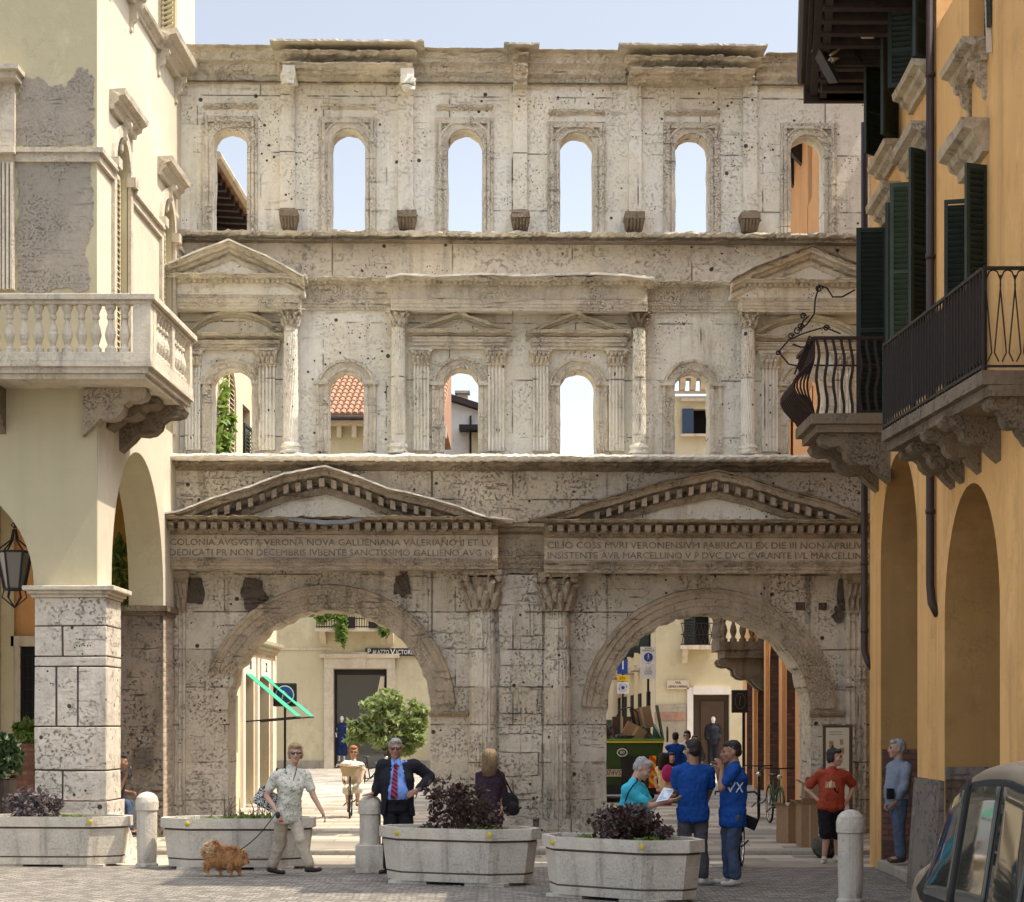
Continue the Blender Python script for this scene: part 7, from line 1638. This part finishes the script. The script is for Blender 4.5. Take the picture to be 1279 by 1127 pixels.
# --- blonde woman from behind
w2 = person('blonde woman in a dark plum top seen from behind, black bag on her shoulder', 27.6,
    dict(head=(612, 947), neck=(612, 962), pel=(614, 1018), eA=(630, 990, .02), wA=(627, 1008, -.05), eB=(597, 990, .02), wB=(600, 1002, .14), kA=(619, 1044), aA=(619, 1066), kB=(608, 1044), aB=(608, 1066)),
    s=.93, byaw=178, hyaw=172, hair=LONG, hairmat=plain('brown_blond_hair', (.27,.18,.095), .6, var=.6, sc_=60, bump=1.0), top=('plum', 1.3, .14, .006), bottom=('blackc', 1.9, .008), female=True)
sb_ = empty('shoulder_bag', px(637, 1005, 27.5), 'slouchy black shoulder bag at the hip of the blonde woman', 'bag'); t = MB(); t.ell(px(637, 1005, 27.55), (.13, .06, .17), 12); t.ell(px(641, 1010, 27.5), (.10, .07, .10), 10); blobmesh(t, 'pouch', 'blackc', sb_, .016, disp=.012); t = MB(); t.tube([px(634, 990, 27.5), px(627, 972, 27.42), px(622, 961, 27.5), px(628, 968, 27.7), px(640, 992, 27.65)], .012, 6); t.build('strap', 'blackc', sb_)
# --- man in turquoise reading a paper
m2 = person('grey haired man in a turquoise polo bent over a sheet of paper', 23.0,
    dict(head=(803, 960), neck=(792, 977), pel=(789, 1030), eA=(811, 1006, -.16), wA=(833, 999, -.28), eB=(812, 1006, .16), wB=(829, 993, .02), kA=(794, 1065, -.05), aA=(790, 1096, -.05), kB=(797, 1065, .12), aB=(793, 1096, .12)),
    s=.99, w_=1.12, byaw=62, hyaw=72, pitch=28, hair=SHORT, hairmat='hair_grey', top=('turq', .72, .06, .012), bottom=('jeans_g', 1.95, .012), belly=.05, handdirs={'A': ((1, 0, .15), (0, .6, 1)), 'B': ((1, -.1, -.1), (0, -.6, 1))}, curls=(.7, .7))
t = MB(); a, b = px(817, 1001, 22.95), px(835, 985, 23.0); pts = [Vector((a.x, 22.70, a.z)), Vector((px(834, 1000, 22.7).x, 22.66, px(833, 999, 22.7).z)), px(843, 986, 23.0), px(829, 984, 23.05)]; t.prism(pts, (0, 0, .003)); po = t.build('paper_sheet', 'paper'); tag(po, 'white printed sheet held by the man in the turquoise polo', 'paper')
t = MB()
for k in range(7):
    f0 = .12+k*.11; l = pts[0].lerp(pts[3], f0); r_ = pts[1].lerp(pts[2], f0); n = Vector((0, -.003, .005)); t.add([l.lerp(r_, .12)+n, l.lerp(r_, .88-.2*(k % 3 == 1))+n, l.lerp(r_, .88-.2*(k % 3 == 1))+n+(pts[3]-pts[0])*.03, l.lerp(r_, .12)+n+(pts[3]-pts[0])*.03], [(0, 1, 2, 3)])
t.build('print', plain('grey_blue_print', (.2,.25,.35), .8), po)
t = MB(); ln_ = [px(797, 975, 22.86), px(791, 981, 22.72), px(785, 990, 22.72), px(781, 1001, 22.8)]; t.tube([px(795, 972, 22.95)]+ln_, .008, 6); t.build('cross_strap', 'blackc', m2['root'])
# --- two men in royal blue shirts
m3 = person('man in a royal blue shirt and grey jeans standing with his back to the viewer', 22.9,
    dict(head=(865, 937), neck=(866, 954), pel=(865, 1018), eA=(888, 985, .06), wA=(884, 1003, .20), eB=(845, 985, .06), wB=(850, 1002, .22), kA=(876, 1060, .0), aA=(879, 1096, .02), kB=(855, 1060, .0), aB=(854, 1096, .02)),
    s=1.02, w_=1.03, byaw=184, hyaw=205, skin='skin_dk', hair=SHORT, hairmat='hair_dk', top=('royal', .78, .06, .014), bottom=('jeans_g', 1.9, .010), shoe='shoe_w', toes={'A': (.7, .6, 0), 'B': (-.4, .9, 0)})
m4 = person('young man in royal blue shirt and blue jeans in profile, hand at his mouth', 22.85,
    dict(head=(913, 939), neck=(917, 955), pel=(915, 1020), sB=(915, 961, -.17), sA=(918, 961, .17), eB=(898, 984, -.22), wB=(899, 962, -.20), eA=(903, 984, .14), wA=(897, 966, .02), kB=(914, 1060, -.05), aB=(918, 1096, -.06), kA=(910, 1060, .10), aA=(912, 1095, .12)),
    s=1.02, byaw=-72, hyaw=-82, pitch=4, skin='skin_dk', hair=SHORT, hairmat='hair_dk', top=('royal', .62, .10, .018), bottom=('jeans_b', 1.92, .010), shoe='shoe_w', toes={'A': (-1, -.1, 0), 'B': (-1, -.35, 0)},
    handdirs={'B': ((-.25, .1, 1), (-.5, .6, .0)), 'A': ((-.3, -.1, 1), (-.4, -.4, 0))}, curls=(.8, .9))
c = px(931, 985, 22.5); dd = Vector((-.45, .89, 0)); Mx = Matrix.Translation((c.x, 22.5, c.z)) @ Matrix.Rotation(math.atan2(.45, .89), 4, 'Z') @ FACE
tx = text('shirt_lettering', 'VX', .17, 'white', m4['root'], Mx, ext=0, local=False, sx=.8)
import bmesh as _bm
bm = _bm.new(); bm.from_mesh(tx.data); _bm.ops.subdivide_edges(bm, edges=bm.edges, cuts=3); bm.to_mesh(tx.data); bm.free(); decal_proj([tx], m4['top'], dd)
wb = empty('waist_bag', px(936, 1027, 22.9), 'small black bag behind the hip of the young man in profile', 'bag'); t = MB(); t.obox(px(936, 1027, 22.95), (.9, 0, -.4), (0, 1, 0), (.4, 0, .9), .09, .06, .07); blobmesh(t, 'pouch', 'blackc', wb, .014, disp=.008); t = MB(); t.tube([px(926, 1022, 22.8), px(933, 1022, 22.85), px(928, 1034, 22.85), px(927, 1040, 22.85)], .012, 6); t.build('strap', 'blackc', wb)
# --- man in the red t-shirt
m5 = person('man in a brick red printed t-shirt and dark shorts, hands on hips', 26.5,
    dict(head=(1043, 946), neck=(1039, 961), pel=(1038, 1006), eA=(1008.5, 985, .08), wA=(1021, 999, -.05), eB=(1068.5, 983, .10), wB=(1059, 998, -.04), kA=(1032, 1043, -.02), aA=(1029.5, 1071, .0), kB=(1047, 1043, .06), aB=(1047, 1070, .10)),
    s=.92, w_=1.12, byaw=8, hyaw=58, hair=BUSHY, hairmat='hair_dk', top=('redshirt', .72, .04, .016), bottom=('blackc', .92, .02), shoe='shoe_w', belly=.03, toes={'A': (-.35, -1, 0), 'B': (.6, -.8, 0)},
    handdirs={'A': ((.8, -.25, -.6), (.3, .9, 0)), 'B': ((-.7, -.3, -.8), (-.3, .9, 0))}, curls=(.4, .4))
t = MB(); rnd = random.Random(8); c = px(1041, 983, 26.1)
t.prism([(c.x-.09, 26.1, c.z-.09), (c.x+.10, 26.1, c.z-.10), (c.x+.12, 26.1, c.z-.03), (c.x+.0, 26.1, c.z+.01), (c.x-.10, 26.1, c.z-.03)], (0, .001, 0)); g1 = t.build('dark_print', 'blackc', m5['root'])
t = MB()
for k in range(9): x = c.x-.07+k*.016; t.prism([(x, 26.1, c.z-.02), (x+.008, 26.1, c.z-.02), (x+.012+rnd.uniform(-.03, .03), 26.1, c.z+.08+rnd.uniform(-.04, .05)), (x-.004, 26.1, c.z+.06)], (0, .001, 0))
g2 = t.build('pale_print', 'fur_lt', m5['root']); decal_proj([g1, g2], m5['top'], (0, 1, 0))
# --- man in the arch at right
m6 = person('grey haired man in pale checked shirt and light jeans in the ochre archway', 24.3,
    dict(head=(1120, 935), neck=(1123, 951), pel=(1121, 1000), eB=(1126, 982, -.20), wB=(1116, 999, -.17), eA=(1121, 982, .17), wA=(1113, 1000, .13), kB=(1121, 1036, -.07), aB=(1124, 1069, -.07), kA=(1124, 1036, .10), aA=(1127, 1069, .10)),
    s=.93, w_=1.04, byaw=-66, hyaw=-84, z0=.14, hair=SHORT, hairmat='hair_grey', top=('check', 1.75, -.05, .012), bottom=('jeans_l', 1.95, .012), shoe='shoe_br', belly=.03, toes={'A': (-1, -.1, 0), 'B': (-1, -.4, 0)})
t = MB(); c = px(1111, 991, 24.1); t.box(c.x-.03, c.x+.05, 24.05, 24.15, c.z-.07, c.z+.06); t.build('belt_pouch', 'blackc', m6['root'], bevel=.01)
# --- cyclist
m7 = person('red haired woman in a cream blouse riding a bicycle towards the gate', 37.7,
    dict(head=(441.5, 939.5), neck=(441.5, 951), pel=(441.5, 980, .25), eA=(429.5, 963, -.02), wA=(430, 973, -.28), eB=(454, 963, -.02), wB=(453, 973, -.28), kA=(435, 988, -.22), aA=(436, 1009, -.02), kB=(447.5, 986, -.22), aB=(447, 1001, -.06)),
    s=.95, byaw=0, hyaw=5, hair=BUSHY, hairmat='hair_red', top=('cream_c', .8, .04, .012), bottom=('cream_c', .9, .02), shoe='shoe_br', glasses=True, female=True, vox=.012, bust=.02)
# --- distant group
far = dict(vox=.016, hands=False, nface=False, group='distant pedestrians')
def fj(u, vh, S_, Y, bend=0):
    k = F/Y*S_; v = vh; return dict(head=(u, v), neck=(u, v+.17*k), pel=(u, v+.74*k), eA=(u-.24*k, v+.5*k), wA=(u-.2*k, v+.70*k, -.1), eB=(u+.24*k, v+.5*k), wB=(u+.2*k, v+.70*k, -.1), kA=(u-.1*k, v+1.15*k), aA=(u-.1*k, v+1.56*k), kB=(u+.1*k, v+1.15*k), aB=(u+.1*k, v+1.56*k))
person('distant man in a dark blue top with his back turned, beyond the men in blue', 49, fj(843.5, 921, 1, 49), byaw=180, hyaw=180, hair=SHORT, top=('royal', 1.5, .05, .02), bottom=('jeans_b', 1.9, .01), **far)
person('distant woman with sunglasses in a white top facing the gate', 51, fj(858, 919, .97, 51), byaw=0, hyaw=-20, hair=BUSHY, hairmat='hair_dk', top=('cream_c', .8, .05, .01), bottom=('jeans_b', 1.9, .01), female=True, **{**far, 'nface': True}, glasses=True)
k1 = person('distant girl in pink trousers with a magenta backpack beside the truck', 43, fj(830, 948, .88, 43), byaw=160, hyaw=150, hair=LONG, top=('fur_lt', .5, .04, .01), bottom=('pinkbag', 1.9, .01), female=True, **far)
t = MB(); t.ell(px(834, 966, 42.8), (.14, .12, .2), 12); tag(blobmesh(t, 'child_backpack', 'pinkbag', None, .02), 'magenta backpack on the back of the distant girl', 'bag')
person('distant child in dark clothes standing right of the girl with the magenta backpack', 44, fj(838.5, 947, .8, 44), byaw=10, hyaw=10, hair=SHORT, top=('blackc', 1.5, .05, .01), bottom=('jeans_g', 1.9, .01), **far)
person('distant pedestrian in a grey top at the doorway under the sign box', 55, fj(868, 924, .97, 55), byaw=20, hyaw=20, hair=SHORT, top=('jeans_g', 1.5, .05, .01), bottom=('blackc', 1.9, .01), **far)
# --- person drinking in the portico, seated
m8 = person('dark haired person seated in the left portico drinking from a bottle', 28.9,
    dict(head=(151, 951), neck=(147, 965), pel=(141, 1001), eB=(152, 985, -.15), wB=(160, 970, -.15), eA=(150, 988, .15), wA=(158, 990, .1), kB=(160, 1004, -.08), aB=(160, 1036, -.08), kA=(160, 1004, .12), aA=(160, 1036, .12)),
    s=.9, byaw=80, hyaw=82, pitch=8, skin='skin_dk', hair=SHORT, top=('blackc', .6, .03, .01), bottom=('jeans_b', 1.9, .01), toes={'A': (1, 0, 0), 'B': (1, 0, 0)}, vox=.011)
ch = empty('chair', px(141, 1041, 28.9), 'plain dark chair under the seated drinker in the portico', 'chair'); c = px(141, 1010, 28.9)
MB().box(c.x-.22, c.x+.22, 28.7, 29.12, c.z-.05, c.z-.01).build('seat', 'wood', ch)
for sx2 in (-.2, .2):
    for sy in (28.72, 29.1): MB().box(c.x+sx2-.02, c.x+sx2+.02, sy-.02, sy+.02, 0, c.z-.05).build('leg', 'wood', ch)
MB().box(c.x-.24, c.x-.2, 28.7, 29.12, c.z+.15, c.z+.45).build('backrest', 'wood', ch)
t = MB(); q = px(163, 965, 28.72); t.lathe(q.x, 28.72, [(.03, q.z-.16), (.032, q.z-.02), (.014, q.z+.04), (.013, q.z+.09)], 12); tag(t.build('bottle', 'glass', smooth=True), 'small dark bottle held by the seated person in the portico', 'bottle')
# --- shop mannequins
person('white shop mannequin in a navy dress inside the far shop window of the left arch', 76.25, fj(427, 898, 1.0, 76.25), byaw=0, skin='white', top=('blueshirt' if False else cloth('navy_dress', (.015,.03,.10)), .1, .3, .02), bottom=(cloth('navy_skirt', (.015,.03,.10)), 1.5, .03), vox=.025, hands=False, nface=False, female=True, name='mannequin', cat='mannequin', shoe='white')
person('pale mannequin in a dark suit in the doorway of the right arch', 70.1, fj(891, 899, 1.0, 70.1), byaw=0, skin='white', top=('navy', 1.9, .15, .03), bottom=('navy', 1.9, .02), vox=.025, hands=False, nface=False, name='mannequin', cat='mannequin')
# =================================================================== CAR
car = empty('parked_car', (3.75, 12.2, 0), 'pale bronze car parked at the lower right corner, its windows reflecting the street', 'car')
def ring_car(y, zb, zs, zr, xin, xr): # one cross section, left side to right side
    cx_ = 3.70; hw = .80
    L = [(hw-.10, zb), (hw-.02, zb+.12), (hw, zb+.3), (hw-.01, zs-.08), (hw-.035, zs)]
    Rr = [(hw-xin*.5, (zs+zr)/2), (hw-xin, zr-.06), (hw-xin-.10, zr-.005), (hw*.4, zr+.02)]
    half = L+Rr; return [(cx_-a, y, z) for a, z in half]+[(cx_+a, y, z) for a, z in half[::-1]]
secs = [(14.34, .34, .62, .70, .30, 0), (14.30, .28, .80, .86, .26, 0), (14.20, .24, .86, .96, .22, 0), (14.05, .22, .68, 1.16, .22, 0), (13.85, .2, .68, 1.36, .20, 0), (13.55, .2, .68, 1.53, .19, 0), (13.2, .2, .68, 1.62, .18, 0), (12.6, .2, .70, 1.67, .17, 0), (12.0, .2, .70, 1.69, .17, 0), (11.5, .2, .70, 1.64, .18, 0), (11.0, .2, .70, 1.36, .2, 0), (10.7, .2, .86, 1.08, .2, 0), (10.3, .22, .82, .90, .24, 0), (9.95, .3, .62, .72, .3, 0)]
t = MB(); R_ = [ring_car(*q_) for q_ in secs]; m = len(R_[0])
for r_ in R_: t.v += [Vector(p) for p in r_]
for i in range(len(R_)-1):
    for k in range(m): t.f.append((i*m+k, i*m+(k+1) % m, (i+1)*m+(k+1) % m, (i+1)*m+k))
t.f.append(tuple(range(m))); t.f.append(tuple((len(R_)-1)*m+k for k in range(m))[::-1])
cb_ = t.build('body', 'carpaint', car, smooth=True); md = cb_.modifiers.new('s', 'SUBSURF'); md.levels = 2; md.render_levels = 2
def side_pt(y, f, off=.012):
    for i in range(len(secs)-1):
        if secs[i+1][0] <= y <= secs[i][0]:
            g_ = (y-secs[i][0])/(secs[i+1][0]-secs[i][0]); v = [a+(b-a)*g_ for a, b in zip(secs[i], secs[i+1])]; break
    _, zb_, zs_, zr_, xin_, _ = v; z = zs_+(zr_-.075-zs_)*f; x = 3.70-(.80-.035-(xin_-.035)*f)-off; return Vector((x, y, z))
def side_panel(name, ylist, f0, f1, mat, off): # strips of glass or trim following the greenhouse
    t = MB(); n = 8
    for y in ylist: t.v += [side_pt(y, (f0(y) if callable(f0) else f0)+((f1(y) if callable(f1) else f1)-(f0(y) if callable(f0) else f0))*k/n, off) for k in range(n+1)]
    for i in range(len(ylist)-1):
        for k in range(n): t.f.append((i*(n+1)+k, i*(n+1)+k+1, (i+1)*(n+1)+k+1, (i+1)*(n+1)+k))
    o = t.build(name, mat, car, smooth=True); md = o.modifiers.new('t', 'SOLIDIFY'); md.thickness = .01; return o
yy = lambda a, b, n=10: [a+(b-a)*k/n for k in range(n+1)]
side_panel('window_seal', yy(14.1, 11.2, 20), -.06, .95, 'rubber', .012); side_panel('quarter_window', yy(14.0, 13.12), .04, .90, 'carglass', .022); side_panel('side_window', yy(13.0, 12.15), .04, .90, 'carglass', .022); side_panel('side_window', yy(12.05, 11.35), .04, .90, 'carglass', .022)
side_panel('pillar', yy(13.13, 12.99, 2), .0, 1.0, 'rubber', .024)
for y in (13.6, 10.8):
    for x in (2.99, 4.38): t = MB(); t.tube([(x, y, .32), (x+.17, y, .32)], .32, 24); wh = t.build('wheel', 'rubber', car); MB().tube([(x-.012 if x < 3.5 else x+.17, y, .32), (x+.0 if x < 3.5 else x+.182, y, .32)], .2, 16).build('rim', 'chrome', wh)
t = MB(); t.box(3.2, 4.3, 14.32, 14.37, .45, .6); t.build('bumper', 'black', car, bevel=.02)
# =================================================================== SKY, SUN, CAMERA
wd = bpy.data.worlds.new('World'); sc.world = wd; wd.use_nodes = True; nt = wd.node_tree; sky = nt.nodes.new('ShaderNodeTexSky'); sky.sky_type = 'NISHITA'; sky.sun_disc = False
sky.sun_elevation = R(60); sky.sun_rotation = R(90); sky.air_density = 1.0; sky.dust_density = 1.6; sky.ozone_density = 1.0
bw = nt.nodes.new('ShaderNodeRGBToBW'); hs_ = nt.nodes.new('ShaderNodeMix'); hs_.data_type = 'RGBA'; hs_.inputs[0].default_value = .66; nt.links.new(sky.outputs[0], bw.inputs[0]); nt.links.new(sky.outputs[0], hs_.inputs[6]); nt.links.new(bw.outputs[0], hs_.inputs[7]); tcw = nt.nodes.new('ShaderNodeTexCoord'); spw = nt.nodes.new('ShaderNodeSeparateXYZ'); nt.links.new(tcw.outputs['Generated'], spw.inputs[0])
mrw = nt.nodes.new('ShaderNodeMapRange'); mrw.interpolation_type = 'SMOOTHSTEP'; mrw.inputs['From Min'].default_value = .32; mrw.inputs['From Max'].default_value = .72; mrw.inputs['To Min'].default_value = .66; mrw.inputs['To Max'].default_value = 1.6; nt.links.new(spw.outputs['Z'], mrw.inputs['Value'])
mlw = nt.nodes.new('ShaderNodeVectorMath'); mlw.operation = 'SCALE'; nt.links.new(hs_.outputs[2], mlw.inputs[0]); nt.links.new(mrw.outputs[0], mlw.inputs['Scale']); nt.links.new(mlw.outputs[0], nt.nodes['Background'].inputs[0]); nt.nodes['Background'].inputs[1].default_value = .15
ld = bpy.data.lights.new('sun', 'SUN'); ld.energy = 2.2; ld.angle = R(.5); ld.color = (1, .90, .74); lo = bpy.data.objects.new('sun', ld); COL.objects.link(lo); lo.rotation_euler = (0, R(29.5), R(-4)); lo.location = (20, 0, 30)
cd = bpy.data.cameras.new('camera'); cam = bpy.data.objects.new('camera', cd); COL.objects.link(cam); cam.location = (0, 0, H); cam.rotation_euler = (R(90), 0, 0)
cd.sensor_width = 36; cd.sensor_fit = 'HORIZONTAL'; cd.lens = 36*F/1279; cd.shift_y = (V0-563.5)/1279; cd.clip_end = 3000; cd.clip_start = .5
sc.collection.children.link(COL); sc.camera = cam; sc.render.engine = 'CYCLES'; sc.render.resolution_x = 1024; sc.render.resolution_y = 902
sc.view_settings.view_transform = 'Standard'; sc.view_settings.look = 'None'; sc.view_settings.exposure = 1.55; sc.view_settings.gamma = 1
